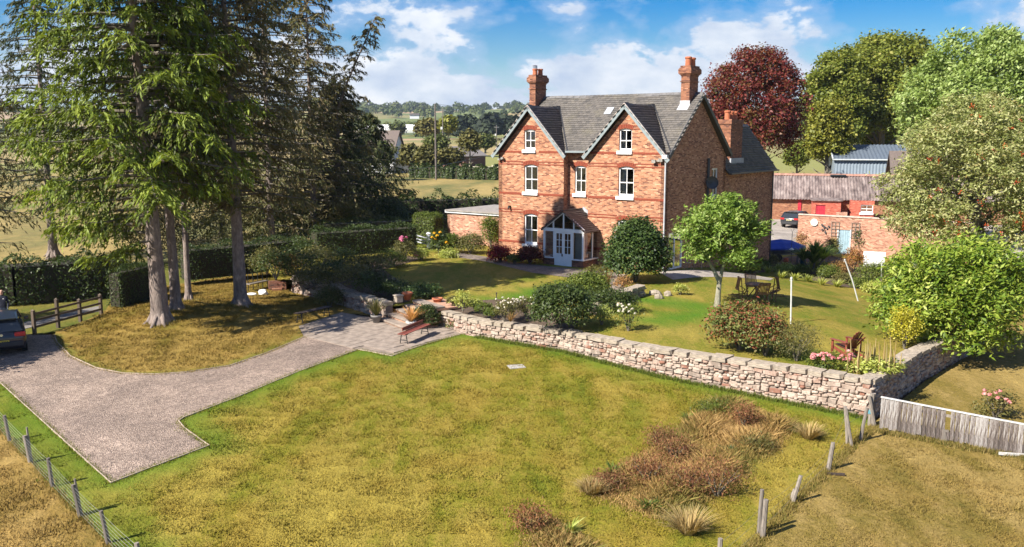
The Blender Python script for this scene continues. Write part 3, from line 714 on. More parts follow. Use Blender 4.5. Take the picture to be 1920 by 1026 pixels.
# gauged brick arches over the openings: each brick of the arch is a voussoir
def brick_arch(xa, xb, z, rise, y0=0.0, hh=.25):
    k = 9; mb = MB()
    for i in range(k):
        u0, u1 = (i + .06) / k, (i + .94) / k; q = []
        for u, top in ((u0, 0), (u1, 0), (u1, 1), (u0, 1)):
            x = xa - .05 + (xb - xa + .1) * u; spread = (u - .5) * .16 * top; zz = z - rise + rise * math.sin(math.pi * min(1, max(0, u))) + (.0 if not top else hh)
            q.append((x + spread, zz + .006))
        mb.prism(q, (Vector((0, y0 + .01, 0)), UX, UZ, -UY), .03, R.random())
    mb.build('brick_arch', M_BAND, house)
for a in ((2.07, 3.11, 2.84, .12), (2.07, 3.11, 5.97, .12), (2.06, 2.92, 8.17, .09), (8.98, 10.02, 2.84, .12), (8.98, 10.02, 5.99, .12), (8.98, 9.84, 8.2, .09)): brick_arch(*a)
brick_arch(5.58, 6.4, 5.94, .09, RY)

# roofs: a slab under individually laid slates
def slates(name, o, u, v, inside, wu, hv, mat, parent, sw=.30, sh=.2, wear=1.0):
    """lay slates in courses on the plane o+u*a+v*b where inside(a,b)"""
    n = u.cross(v).normalized(); n = n if n.z > 0 else -n
    V = []; Fc = []; T = []
    rows = int(hv / sh) + 1; cols = int(wu / sw) + 2
    for r in range(rows):
        for c in range(cols):
            a = (c - (r % 2) * .5) * sw; b = r * sh
            if not inside(a + sw / 2, b + sh / 2): continue
            l0 = .030 + R.uniform(0, .012); l1 = .006 + R.uniform(0, .006); g = .006; e = R.uniform(-.012, .012)
            p = [o + u * (a + g) + v * (b + e) + n * l0, o + u * (a + sw - g) + v * (b + e + R.uniform(-.006, .006)) + n * l0, o + u * (a + sw - g) + v * (b + sh + .02) + n * l1, o + u * (a + g) + v * (b + sh + .02) + n * l1]
            i = len(V); V += p + [p[0] - n * .03, p[1] - n * .03]
            t = min(1, max(0, R.gauss(.5, .26))); T += [t] * 6
            Fc += [(i, i + 1, i + 2, i + 3), (i + 4, i + 5, i + 1, i)]
    ob = mesh_np(name, np.array([tuple(p) for p in V]), np.array(Fc), mat, parent, tint=np.array(T)); tag(ob, kind='stuff'); return ob
def slab(pts, t, mat, parent, name='roof'):
    mb = MB(); pts = [Vector(p) for p in pts]; n = (pts[1] - pts[0]).cross(pts[2] - pts[0]).normalized()
    if n.z < 0: n = -n
    low = [p - n * t for p in pts]; mb.poly(pts); mb.poly(low[::-1])
    for i in range(len(pts)): j = (i + 1) % len(pts); mb.poly([pts[i], pts[j], low[j], low[i]])
    return mb.build(name, mat, parent)
ms = .868; Y0 = .12; z_main = lambda y: 6.85 + (y - .15) * ms
YR = .15 + (ZR - 6.85) / ms
roof = slab([(-.25, Y0, z_main(Y0)), (HW + .25, Y0, z_main(Y0)), (HW + .25, YR, ZR), (-.25, YR, ZR)], .09, M_SLATE, house)
vm = (Vector((0, YR - Y0, ZR - z_main(Y0)))).normalized(); Lm = Vector((0, YR - Y0, ZR - z_main(Y0))).length
GRZ, GS = 9.6, 1.09                                    # small gable ridges and pitch
gcx = (X1 / 2, (X2 + HW) / 2)
def free_main(a, b):
    x = -.25 + a; y = Y0 + vm.y * b; z = z_main(y)
    if b > Lm or a < 0 or x > HW + .25: return False
    if abs(x - .75) < .5 and abs(y - 3.7) < .75 and False: return False
    for c in gcx:
        if z < GRZ - GS * abs(x - c) - .05: return False
    return True
slates('slates', Vector((-.25, Y0, z_main(Y0))), UX, vm, free_main, HW + .5, Lm, M_SLATE, roof)
slab([(-.25, HD + .35, 6.5), (HW + .25, HD + .35, 6.5), (HW + .25, YR, ZR - .004), (-.25, YR, ZR - .004)], .09, M_SLATE, house)
rt = MB(); k = 26
for i in range(k):
    a = -.25 + (HW + .5) * i / k; b = -.25 + (HW + .5) * (i + .97) / k; dz = .05 * math.sin(i * .37) - .03
    rt.prism([(-.15, -.11), (0, .05), (.15, -.11)], (Vector((a, YR, ZR + .03 + dz)), UY, UZ, UX), b - a, R.random())
rt.build('ridge', plain('stone_ridge', (0.13, .125, .125), .7, var=.3), house)
lk = MB()
lk.box((0, 0, 0), (.5, .66, .03), M=Matrix.Translation((6.5, 2.95, z_main(2.95) + .05)) @ Matrix.Rotation(math.atan(ms), 4, 'X')); lk.build('roof_hatch', M_LEAD, house)
for c, xa, xb in ((gcx[0], -.22, 5.27), (gcx[1], 6.75, 12.33)):
    yv = lambda x: Y0 + max(0.0, (GRZ - GS * abs(x - c) - z_main(Y0)) / ms)
    for sgn, xe in ((1, xb), (-1, xa)):
        ze = GRZ - GS * abs(xe - c)
        A, B, D, E2 = Vector((c, -.3, GRZ)), Vector((xe, -.3, ze)), Vector((xe, max(Y0, yv(xe)), ze)), Vector((c, yv(c), GRZ))
        rf = slab([A, B, D, E2], .08, M_SLATE, house)
        u = Vector((0, 1, 0)); v = (A - B).normalized(); Lv = (A - B).length
        def ins(a, b, xe=xe, sgn=sgn, c=c, Lv=Lv):
            x = xe - sgn * (b / Lv) * abs(xe - c); return 0 <= a <= yv(x) + .3 - .05 and b < Lv
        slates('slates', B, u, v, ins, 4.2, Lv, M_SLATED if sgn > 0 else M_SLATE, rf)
        # bargeboards hang on the gable front
        mb = MB(); q0, q1 = Vector((c, -.335, GRZ - .09)), Vector((xe, -.335, ze - .09)); d = (q1 - q0).normalized()
        mb.bar(q0 - d * .0, q1 + d * .12, .05, .24, up=(d.z * sgn * -1 if False else 0, 0, 1)); mb.build('bargeboard', M_GREYP, house)
        mb = MB(); mb.bar(q0 + Vector((0, .0, .145)), q1 + Vector((0, .0, .145)) + d * .1, .09, .035); mb.build('verge_trim', plain('mortar_verge', (.45, .38, .34), .9), house)
    rg = MB(); kk = 8
    for i in range(kk):
        a = -.32 + (yv(c) + .35) * i / kk; b = -.32 + (yv(c) + .35) * (i + .98) / kk; dz = -.10 * math.sin(math.pi * (i + .5) / kk)
        rg.prism([(-.2, -.2), (0, .07), (.2, -.2)], (Vector((c, a, GRZ + .05 + dz)), UX, UZ, UY), b - a, R.random())
    rg.build('ridge', M_RIDGE, house)
    # lead valley where the small roof meets the big one
    for sgn, xe in ((1, xb), (-1, xa)):
        mb = MB(); mb.bar((c, yv(c), GRZ + .03), (xe, yv(xe), z_main(yv(xe)) + .04), .1, .03); mb.build('valley', M_RIDGE, house)
# gable-side bargeboards (dark), gutters, downpipes
for y0, z0 in ((-.05, 6.62), (HD + .33, 6.53)):
    mb = MB(); mb.bar((HW + .27, YR, ZR - .1), (HW + .27, y0, z0), .05, .22); mb.build('bargeboard', M_DGREY, house)
mb = MB(); mb.bar((X1 + .1, -.02 + RY - .45, 6.80), (X2 - .1, RY - .47, 6.80), .12, .11); mb.build('gutter', M_GREYP, house)
mb = MB(); mb.tube([(6.56, .08, 6.76), (6.6, .1, 6.62), (6.72, .38, 6.35), (6.72, .42, 2.35), (7.0, .4, 2.1), (7.72, .44, 2.0), (7.8, .44, -.2)], .05, 8); mb.build('downpipe', M_DGREY, house)
mb = MB(); mb.tube([(12.12, -.2, 6.6), (12.14, -.16, 6.4), (12.1, -.07, 6.25), (12.1, -.07, -.25)], .05, 8); mb.build('downpipe', plain('pale_grey_pipe', (.42, .43, .45), .4), house)
mb = MB(); mb.box((12.18, -.3, 6.6), (.3, .22, .2)); mb.build('hopper', M_WHITE, house)
for x, z, s in ((.30, 6.3, 1), (11.62, 6.36, 1.6)):
    mb = MB(); mb.box((x, -.07, z), (.12, .14, .1)); mb.box((x - .14 * s, -.16, z - .04), (.15 * s, .14, .12 * s)); mb.box((x + .14 * s, -.16, z + .04), (.16 * s, .16, .12 * s)); mb.build('security_light', plain('lamp_grey', (.25, .24, .22), .5, var=.5, scale=8), house)
for x, z in ((.95, 3.22), (10.96, 3.1)):
    mb = MB(); mb.box((x, -.08, z), (.1, .16, .14)); mb.lathe([(.03, -.14), (.07, -.1), (.03, .06)], (x, -.2, z), 8); mb.build('wall_lamp', M_BLACK, house)
mb = MB(); mb.tube([(HW + .12, 5.45, 6.4), (HW + .12, 5.45, -.1)], .09, 8); mb.build('soil_pipe', M_DGREY, house)
mb = MB(); mb.lathe([(.02, 0), (.2, .03), (.34, .09), (.40, .16), (.38, .15), (.32, .1), (.18, .045), (.01, .02)], (0, 0, 0), 16); mb.box((0, 0, -.12), (.06, .06, .26)); mb.bar((0, 0, .05), (.0, -.3, .45), .03)
ds = mb.build('satellite_dish', M_DGREY, house); ds.location = (HW + .32, 5.5, 4.88); ds.rotation_euler = (0, math.radians(80), math.radians(-50))

# chimneys with corbelled heads and clay pots
def stack(x, y, z0, z1, sx, sy, pots, corb=True, cap=False):
    mb = MB(); mb.box((x, y, (z0 + z1) / 2), (sx, sy, z1 - z0))
    hz = z1 - .95
    if corb:
        for dz, e in ((0, .05), (.35, .03), (.42, .09), (.49, .14), (.75, .10), (.82, .05)):
            h = .06 if dz < .4 else .075
            if dz in (.49,): h = .27
            if dz == .82: h = .13
            mb.box((x, y, hz + dz + h / 2), (sx + 2 * e, sy + 2 * e, h))
    else:
        mb.box((x, y, z1 - .55), (sx + .06, sy + .06, .08)); mb.box((x, y, z1 - .12), (sx + .1, sy + .1, .3))
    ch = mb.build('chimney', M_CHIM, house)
    fm = MB(); fm.box((x, y - .02, z0 + .02 + .0), (sx + .12, sy + .1, .3)); 
    for px, py, r, h in pots:
        p = MB(); p.lathe([(r, 0), (r * .92, h * .75), (r * 1.12, h * .8), (r * 1.12, h * .95), (r * .85, h), (r * .7, h - .03)], (x + px, y + py, z1 - .01), 12); p.build('chimney_pot', M_POT, ch)
    return ch
c1 = stack(.45, 3.75, 8.3, 11.78, .48, 1.25, [(-.02, -.3, .17, .42), (.02, .25, .17, .44)])
mb = MB(); mb.lathe([(.12, .4), (.15, .42), (.15, .62), (.17, .64), (.02, .68)], (.43, 3.45, 11.75), 10); mb.build('chimney_cowl', plain('steel_cowl', (.4, .42, .45), .3, .8), c1)
stack(11.55, 3.85, 8.6, 11.9, .56, 1.15, [(0, -.25, .19, .55), (.02, .25, .19, .52)])
mb = MB(); mb.box((11.55, 3.02, 9.52), (.7, .5, .05), M=None); fl2 = MB(); fl2.poly([(11.2, 2.9, z_main(2.9) + .06), (11.9, 2.9, z_main(2.9) + .06), (11.9, 3.35, z_main(3.35) + .06), (11.2, 3.35, z_main(3.35) + .06)]); fl2.poly([(11.22, 3.268, z_main(3.27)), (11.88, 3.268, z_main(3.27)), (11.88, 3.268, z_main(3.27) + .3), (11.22, 3.268, z_main(3.27) + .3)]); fl2.build('flashing', plain('pale_lead', (.40, .40, .41), .6), house)

# rear wing on the same side wall, with its own slate roof and chimney
WY, WE, WR, WX0, WXR = 16.5, 5.55, 8.5, 7.4, 9.85
wall('wall', [(HD - .01, GB - .6), (WY, GB - .6), (WY, WE), (HD - .01, WE)], [], (Vector((HW - .001, 0, 0)), UY, UZ, UX), .3, M_BRICK, house)
wall('wall', [(WX0, GB - .6), (HW, GB - .6), (HW, WE), (WXR, WR - .1), (WX0, WE)], [], (Vector((0, WY, 0)), UX, UZ, UY), .3, M_BRICK, house)
wall('wall', [(HD, GB - .6), (WY, GB - .6), (WY, WE), (HD, WE)], [], (Vector((WX0, 0, 0)), UY, UZ, -UX), .3, M_BRICK, house)
wa, wb = Vector((HW + .28, HD + .05, WE - .22)), Vector((HW + .28, WY + .2, WE - .22))
wr0, wr1 = Vector((WXR, HD - 2.2, WR)), Vector((WXR, WY + .6, WR))
rf = slab([wa, wb, wr1, Vector((WXR, HD + .05, WR))], .08, M_SLATE, house)
wv = (wr1 - wb); wv.y = 0; WL = wv.length; wv.normalize()
slates('slates', wa, UY, wv, lambda a, b: 0 <= a <= WY - HD + .1 + .4 * b / WL and b < WL, 9.2, WL, M_SLATE, rf)
slab([Vector((WX0 - .3, HD + .05, WE - .2)), Vector((WX0 - .3, WY + .2, WE - .2)), wr1 + Vector((0, 0, -.004)), Vector((WXR, HD + .05, WR - .004))], .08, M_SLATE, house)
rg = MB()
for i in range(18):
    a = HD - 1.4 + (WY + 2 - HD) * i / 18; rg.prism([(-.16, -.14), (0, .05), (.16, -.14)], (Vector((WXR, a, WR + .04)), UX, UZ, UY), .52)
rg.build('ridge', M_RIDGE, house)
mb = MB(); mb.bar((HW + .33, HD + .1, WE - .22), (HW + .33, WY + .25, WE - .22), .11, .1); mb.build('gutter', M_DGREY, house)
mb = MB(); mb.tube([(HW + .1, WY - .15, WE - .25), (HW + .1, WY - .15, -.9)], .05, 8); mb.build('downpipe', M_DGREY, house)
stack(11.35, 10.6, 5.9, 8.8, .85, 1.9, [(0, -.6, .2, .62), (.0, 0, .18, .6), (0, .55, .2, .58)], corb=False)
fl3 = MB(); fl3.box((11.85, 10.6, 6.12), (.1, 2.1, .35)); fl3.build('flashing', M_LEAD, house)

# glazed porch
PXL, PXR, PY, PG = 4.7, 7.62, -1.62, -0.3
porch = bpy.data.objects.new('porch', None); porch.parent = house; C.objects.link(porch)
PZ, PE, PR = .38, 2.06, 3.3; pcx = (PXL + PXR) / 2; DX0, DX1 = 5.55, 6.76
mb = MB(); th = .22
for a, b in ((PXL, DX0 - .03), (DX1 + .03, PXR)): mb.box(((a + b) / 2, PY + th / 2, (PZ + PG) / 2 - .2), (b - a, th, PZ - PG + .4))
for x in (PXL + th / 2, PXR - th / 2): mb.box((x, (PY + th + RY) / 2, (PZ + PG) / 2 - .2), (th, RY - PY - th, PZ - PG + .4))
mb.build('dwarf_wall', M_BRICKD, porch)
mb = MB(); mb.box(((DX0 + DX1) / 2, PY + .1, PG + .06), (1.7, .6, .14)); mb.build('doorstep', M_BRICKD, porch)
mb = MB(); t = .1
for x, w in ((PXL + .06, .12), (DX0 - .06, .11), (DX1 + .06, .11), (PXR - .06, .12)): mb.box((x, PY + .06, (PZ + .05 + PE) / 2 if x in (PXL + .06, PXR - .06) else (PE + PG + .12) / 2), (w, .11, PE - PZ - .05 if x in (PXL + .06, PXR - .06) else PE - PG - .12))
mb.box((pcx, PY + .06, PE + .07), (PXR - PXL + .04, .14, .2))
for a, b in ((PXL - .06, DX0 - .116), (DX1 + .116, PXR + .06)): mb.box(((a + b) / 2, PY + .06, PZ + .025), (b - a, .26, .06))
for s in (-1, 1):
    xe = pcx + s * (PXR - PXL) / 2; mb.bar((pcx, PY + .06, PR - .07), (xe, PY + .06, PE + .12), .1, .11)
for x in (pcx - .74, pcx, pcx + .74): mb.bar((x, PY + .06, PE + .17), (x, PY + .06, PR - .12 - abs(x - pcx) * (PR - PE - .2) / 1.46), .07, .1, UY)
for x in (PXL + .06, PXR - .06):
    mb.box((x, (PY + .12 + RY) / 2, PE + .02), (.1, RY - PY - .12, .12)); mb.box((x, (PY + .12 + RY) / 2, PZ + .024), (.24, RY - PY - .14, .06))
    for y in (PY + .12 + .95, RY - .06): mb.box((x, y, (PZ + .05 + PE - .04) / 2), (.08, .08, PE - PZ - .09))
mb.build('frame', M_WHITE, porch)
def pane(pts, par, mat=None):
    g = MB(); g.poly(pts); g.build('pane', mat or M_GLASS, par)
gy = PY + .07
for a, b in ((PXL + .12, DX0 - .116), (DX1 + .116, PXR - .12)): pane([(a, gy, PZ + .055), (b, gy, PZ + .055), (b, gy, PE - .03), (a, gy, PE - .03)], porch)
slope_z = lambda x: PR - .13 - abs(x - pcx) * (PR - PE - .1) / 1.46
for a, b in ((pcx - 1.4, pcx - .775), (pcx - .705, pcx - .035), (pcx + .035, pcx + .705), (pcx + .775, pcx + 1.4)):
    pane([(a, gy, PE + .17), (b, gy, PE + .17), (b, gy, max(PE + .175, slope_z(b))), (a, gy, max(PE + .175, slope_z(a)))], porch)
for x in (PXL + .06, PXR - .06):
    for y0, y1 in ((PY + .12, PY + 1.03), (PY + 1.11, RY - .1)): pane([(x, y0, PZ + .055), (x, y1, PZ + .055), (x, y1, PE - .04), (x, y0, PE - .04)], porch)
for i, (a, b) in enumerate(((DX0, (DX0 + DX1) / 2 - .006), ((DX0 + DX1) / 2 + .006, DX1))):
    mb = MB(); y = PY + .05; zb, zt = PG + .14, PE - .035; w = .085; zm = .68
    mb.box((a + w / 2, y, (zb + zt) / 2), (w, .05, zt - zb)); mb.box((b - w / 2, y, (zb + zt) / 2), (w, .05, zt - zb))
    mb.box(((a + b) / 2, y, zt - .05), (b - a - 2 * w, .048, .1)); mb.box(((a + b) / 2, y + .006, (zb + zm) / 2), (b - a - 2 * w, .03, zm - zb)); mb.box(((a + b) / 2, y, zm - .03), (b - a - 2 * w, .05, .1)); mb.box(((a + b) / 2, y, zb + .08), (b - a - 2 * w, .048, .16))
    for kx in (1,): mb.box(((a + b) / 2, y, (zm + zt - .08) / 2), (.03, .04, zt - zm - .1))
    for kz in (1, 2): mb.box(((a + b) / 2, y, zm + .02 + (zt - .1 - zm) * kz / 3), (b - a - 2 * w, .038, .03))
    mb.poly([(a + w, y + .012, zm), (b - w, y + .012, zm), (b - w, y + .012, zt - .1), (a + w, y + .012, zt - .1)], m=1)
    if i == 0: mb.box((b - .05, y - .06, .62), (.03, .08, .16), m=2)
    mb.build('door', [M_WHITE, M_GLASS, M_BLACK], porch)
for s in (-1, 1):
    xe = pcx + s * ((PXR - PXL) / 2 + .16); zz = PE + .02
    A, B, D, E2 = Vector((pcx, PY - .06, PR)), Vector((xe, PY - .06, zz)), Vector((xe, RY + (0 if s > 0 else 0), zz)), Vector((pcx, RY, PR))
    rf = slab([A, B, D, E2], .06, M_SLATED, porch, 'porch_roof'); Lv = (A - B).length; v = (A - B).normalized()
    mbx = slates('porch_slates', B, UY, v, lambda a, b, L=Lv: 0 <= a < 2.05 and b < L, 2.1, Lv, M_SLATED, porch, .28, .17)
mb = MB(); mb.bar((pcx + .05, RY - .03, PR + .05), (PXR + .3, RY - .03, PE + .1), .1, .22); mb.bar((PXR + .14, RY - .42, PE + .0), (PXR + .14, RY - .05, PE + .0), .2, .3); mb.build('flashing', M_LEAD, porch)
mb = MB(); mb.bar((pcx, PY - .1, PR + .02), (pcx, RY, PR + .02), .12, .06); mb.build('ridge_tile', M_RIDGE, porch)
mb = MB(); mb.lathe([(.02, .22), (.1, .16), (.11, -.06), (.05, -.12), (.01, -.13)], (pcx - .1, PY + .3, PR - .55), 8); mb.build('lantern', M_BLACK, porch)
mb = MB()
mb.box((7.1, -.5, .75), (.5, .35, .05)); [mb.box((7.1 + a, -.5 + b, .22), (.05, .05, 1.0)) for a in (-.2, .2) for b in (-.14, .14)]; mb.build('plant_stand', M_WHITE, porch)
mb = MB(); mb.box((5.95, RY + .2, .9), (1.1, .06, 2.2)); mb.build('inner_door', M_WHITE, porch)

# flat-roofed brick outbuilding against the far side
ann = thing('flat_roof_outbuilding', 'low brick outbuilding with flat grey roof and pale fascia beside the house', 'outbuilding', tuple(house.location), HYAW)
wall('wall', [(-7.4, GB), (-.02, GB), (-.02, 2.2), (-7.4, 2.2)], [], (Vector((0, 3.4, 0)), UX, UZ, -UY), .25, M_BRICKW, ann)
wall('wall', [(3.4, GB), (9, GB), (9, 2.2), (3.4, 2.2)], [], (Vector((-7.4, 0, 0)), UY, UZ, -UX), .25, M_BRICKW, ann)
wall('wall', [(-7.4, GB), (-.02, GB), (-.02, 2.2), (-7.4, 2.2)], [], (Vector((0, 9, 0)), UX, UZ, UY), .25, M_BRICKW, ann)
mb = MB(); mb.box((-3.74, 6.15, 2.36), (7.44, 5.9, .1)); mb.build('roof', plain('roof_felt', (.26, .235, .215), .9, var=.25, bump=.2), ann)
mb = MB(); mb.box((-3.76, 3.3, 2.28), (7.56, .06, .2)); mb.box((-7.5, 6.2, 2.28), (.06, 5.7, .2)); mb.build('fascia', plain('pale_fascia', (.6, .62, .64), .5), ann)

# ------------------------------------------------------------------ stone garden wall, steps, paving
def stone_proto(name, mat, bev, seed, jit=.10):
    """one rubble stone in a unit box (x length, y outwards, z height), chamfered and uneven: 18 quads or fewer"""
    r = random.Random(seed); J = lambda s=jit: r.uniform(-s, s)
    ring = lambda y, e: [(-.5 + e + J() * .4, y + J() * .3, -.5 + e + J() * .4), (.5 - e + J() * .4, y + J() * .3, -.5 + e + J() * .4), (.5 - e + J(), y + J() * .3, .5 - e + J() * .4), (-.5 + e + J(), y + J() * .3, .5 - e + J() * .4)]
    V = ring(.5, 0) + ring(-.28, .015) + ring(-.5, bev); Fv = [(8, 9, 10, 11)]
    for a in (0, 4): Fv += [(a + i, a + (i + 1) % 4, a + 4 + (i + 1) % 4, a + 4 + i) for i in range(4)]
    me = bpy.data.meshes.new(name); me.from_pydata(V, [], Fv); me.update()
    bm = bmesh.new(); bm.from_mesh(me); bmesh.ops.recalc_face_normals(bm, faces=bm.faces); bm.to_mesh(me); bm.free()
    me.materials.append(mat); return me
STONES = [stone_proto('stone', M_STONE, .1, i) for i in range(14)]
COPES = [stone_proto('coping_stone', M_COPING, .07, 50 + i, .08) for i in range(8)]
def bake(items, name, mat, parent):
    """pieces past the limit: joined into one part, each keeping its own tint"""
    V, Fq, T = [], [], []
    for me, M in items:
        i = len(V); V += [tuple(M @ v.co) for v in me.vertices]; Fq += [tuple(i + k for k in p.vertices) for p in me.polygons]; T += [R.random()] * len(me.vertices)
    if V: tag(mesh_np(name, np.array(V), np.array(Fq), mat, parent, tint=np.array(T)), kind='stuff')
def rubble_wall(label, base, zb, ztop, thick, group=None, limit=255, cope_h=.17, back=True, cope_len=(.45, .95), zstep=(.06, .19), end_cap=False):
    root = thing('stone_garden_wall', label, 'stone wall', tuple(base[0]), 0, group)
    o = base[0]; L = [0.0]
    for a, b in zip(base[:-1], base[1:]): L.append(L[-1] + math.hypot(b.x - a.x, b.y - a.y))
    def pos(s):
        s = min(max(s, 0), L[-1] - 1e-6); i = max(k for k in range(len(L) - 1) if L[k] <= s); t = (s - L[i]) / (L[i + 1] - L[i])
        p = base[i].lerp(base[i + 1], t); d = Vector((base[i + 1].x - base[i].x, base[i + 1].y - base[i].y, 0)).normalized(); return p, d
    core = MB(); n = max(2, int(L[-1] / .5)); prev = None
    for k in range(n + 1):
        p, d = pos(L[-1] * k / n); inn = Vector((-d.y, d.x, 0)); f = p + inn * .05; b = p + inn * (thick - .03); z0 = zb(p) - .25; z1 = ztop(L[-1] * k / n, p) - cope_h + .02
        cur = [Vector((f.x, f.y, z0)), Vector((f.x, f.y, z1)), Vector((b.x, b.y, z1)), Vector((b.x, b.y, z0))]
        cur = [q - Vector((o.x, o.y, o.z)) for q in cur]
        if prev:
            for i in range(3): core.poly([prev[i], cur[i], cur[i + 1], prev[i + 1]][::-1])
        if k in (0, n): core.poly(cur if k == 0 else cur[::-1])
        prev = cur
    core.build('mortar', M_MORTAR, root)
    items = []
    s = 0.0
    zmin = -.12
    # courses: follow the base, broken by random heights
    faces = [(0, 0)]
    z = -.1
    while z < 2.2:
        h = R.uniform(*zstep); s = R.uniform(-.3, 0)
        while s < L[-1]:
            l = R.uniform(.10, .36) * (1.5 if h > .14 else 1.0); c = s + l / 2; s += l
            if c < .05 or c > L[-1] - .04: continue
            p, d = pos(c); zt = ztop(c, p) - cope_h; z0 = zb(p) + z; hh = min(h, zt - z0)
            if hh < .05: continue
            split = R.random() < .3 and hh > .13
            for q in range(2 if split else 1):
                h2 = hh / 2 if split else hh; zc = z0 + h2 * (q + .5) + R.uniform(-.02, .02)
                inn = Vector((-d.y, d.x, 0)); pr = R.uniform(-.05, .035)
                M = Matrix.Translation(Vector((p.x, p.y, zc)) + inn * (.06 + pr) - Vector(o)) @ Matrix.Rotation(math.atan2(d.y, d.x) + R.uniform(-.05, .05), 4, 'Z') @ Matrix.Rotation(R.uniform(-.13, .13), 4, 'Y') @ Matrix.Diagonal((l - R.uniform(.004, .03), .2, h2 + R.uniform(-.02, .02), 1))
                items.append((l * h2, R.choice(STONES), M))
        z += h
    items.sort(key=lambda t: -t[0])
    cop = []; s = .02
    while s < L[-1] - .1:
        l = min(R.uniform(*cope_len), L[-1] - s); p, d = pos(s + l / 2); inn = Vector((-d.y, d.x, 0)); zt = ztop(s + l / 2, p)
        sl = (ztop(s + l, p) - ztop(s, p)) / max(l, .1)
        M = Matrix.Translation(Vector((p.x, p.y, zt - cope_h / 2 + R.uniform(-.02, .025))) + inn * (thick / 2 - .03 + R.uniform(-.02, .02)) - Vector(o)) @ Matrix.Rotation(math.atan2(d.y, d.x) + R.uniform(-.03, .03), 4, 'Z') @ Matrix.Rotation(-math.atan(sl) + R.uniform(-.03, .03), 4, 'Y') @ Matrix.Rotation(R.uniform(-.05, .05), 4, 'X') @ Matrix.Diagonal((l - R.uniform(.01, .035), thick + .06 + R.uniform(-.03, .04), cope_h, 1))
        cop.append((R.choice(COPES), M)); s += l
    for me, M in cop[:80]:
        ob = bpy.data.objects.new('coping_stone', me); ob.matrix_local = M; link(ob, root); ob.matrix_local = M
        bv = None
    for _, me, M in items[:limit]:
        ob = bpy.data.objects.new('stone', me); link(ob, root); ob.matrix_local = M
    bake([(me, M) for _, me, M in items[limit:]], 'small_stones', M_STONE, root)
    return root
zt_R = lambda s, p: .06 + .05 * math.sin(s * .9) * .3
ZTOPR = lambda s, p: at_top[0] + (at_top[1] - at_top[0]) * min(1, s / 17.0)
def top_from_px(px, py, p):
    """height of a wall top seen at this pixel above the base point p"""
    d = ray(px, py); return CAM_H + d.z * (p.y / d.y)
at_top = [top_from_px(826, 584, wallR[0]), top_from_px(1638, 713, wallR[-1])]
rubble_wall('long sunlit rubble stone wall with big coping stones between mown lawn and garden', wallR, lambda p: z_low(p.x, p.y), ZTOPR, .48, limit=250)
rubble_wall('shaded stone wall return running back from the corner beside the white plank fence', [Vector((corner.x, corner.y, corner.z)), Vector((retE.x, retE.y, retE.z)), Vector((retB.x, retB.y, retE.z))], lambda p: z_low(p.x, p.y), lambda s, p: at_top[1] - .01, .48, limit=120)
zlw = [top_from_px(548, 525, wallL[0]), top_from_px(722, 583, wallL[-1])]
rubble_wall('shaded curving stone wall left of the garden steps', wallL, lambda p: z_low(p.x, p.y), lambda s, p: -.08 + .16 * smooth(0, 3, 6 - s), .45, limit=110)

# garden steps
st = thing('garden_steps', 'five broad stone steps with brick risers up from the paved patio', 'steps', tuple((s0 + s1) / 2), math.atan2(sdir.y, sdir.x))
wst = (s1 - s0).length
mr = plain('step_riser_brick', (.42, .24, .16), .9, var=.35, scale=6, bump=.4)
for i in range(5):
    h = .18; mb = MB(); mb.box((0, .02 + i * .42 + .8, (i + .5) * h - .045), (wst - .1 * i, 1.6, h - .09 + .001)); mb.build('riser', mr, st)
    x = -wst / 2 + .05 * i; 
    while x < wst / 2 - .05 * i - .1:
        l = min(R.uniform(.5, .8), wst / 2 - .05 * i - x); mb = MB(); mb.box((x + l / 2, i * .42 + .23 - .02, (i + 1) * h - .045), (l - .02, .5, .09)); mb.build('tread_slab', M_PAVE, st, bevel=.012); x += l
# paving slabs of the patio
pdir = math.atan2(wallR[3].y - wallR[1].y, wallR[3].x - wallR[1].x)
pat = sheet('patio', patioP, z_low, .8, plain('sand_joint', (.22, .175, .14), .95, var=.3, scale=5), off=.012)
B = np.array([(p.x, p.y) for p in patioP]); cc, ss = math.cos(pdir), math.sin(pdir); loc = (B - B[0]) @ np.array([[cc, -ss], [ss, cc]])
y = loc[:, 1].min()
while y < loc[:, 1].max():
    h = R.choice((.45, .6, .6, .75)); x = loc[:, 0].min() - R.random() * .6
    while x < loc[:, 0].max():
        w = R.choice((.45, .6, .75, .9)); cx, cy = x + w / 2, y + h / 2
        wx, wy = B[0][0] + cx * cc - cy * ss, B[0][1] + cx * ss + cy * cc
        cs = np.array([[B[0][0] + a * cc - b * ss, B[0][1] + a * ss + b * cc] for a in (x + .05, x + w - .05) for b in (y + .05, y + h - .05)])
        if in_poly(cs, B).all():
            mb = MB(); mb.box((0, 0, 0), (w - .025, h - .025, .04)); ob = mb.build('paving_slab', M_PAVE, pat)
            ob.location = (wx, wy, z_low(wx, wy) + .012 + R.uniform(0, .008)); ob.rotation_euler = (R.uniform(-.008, .008), R.uniform(-.008, .008), pdir)
        x += w
    y += h
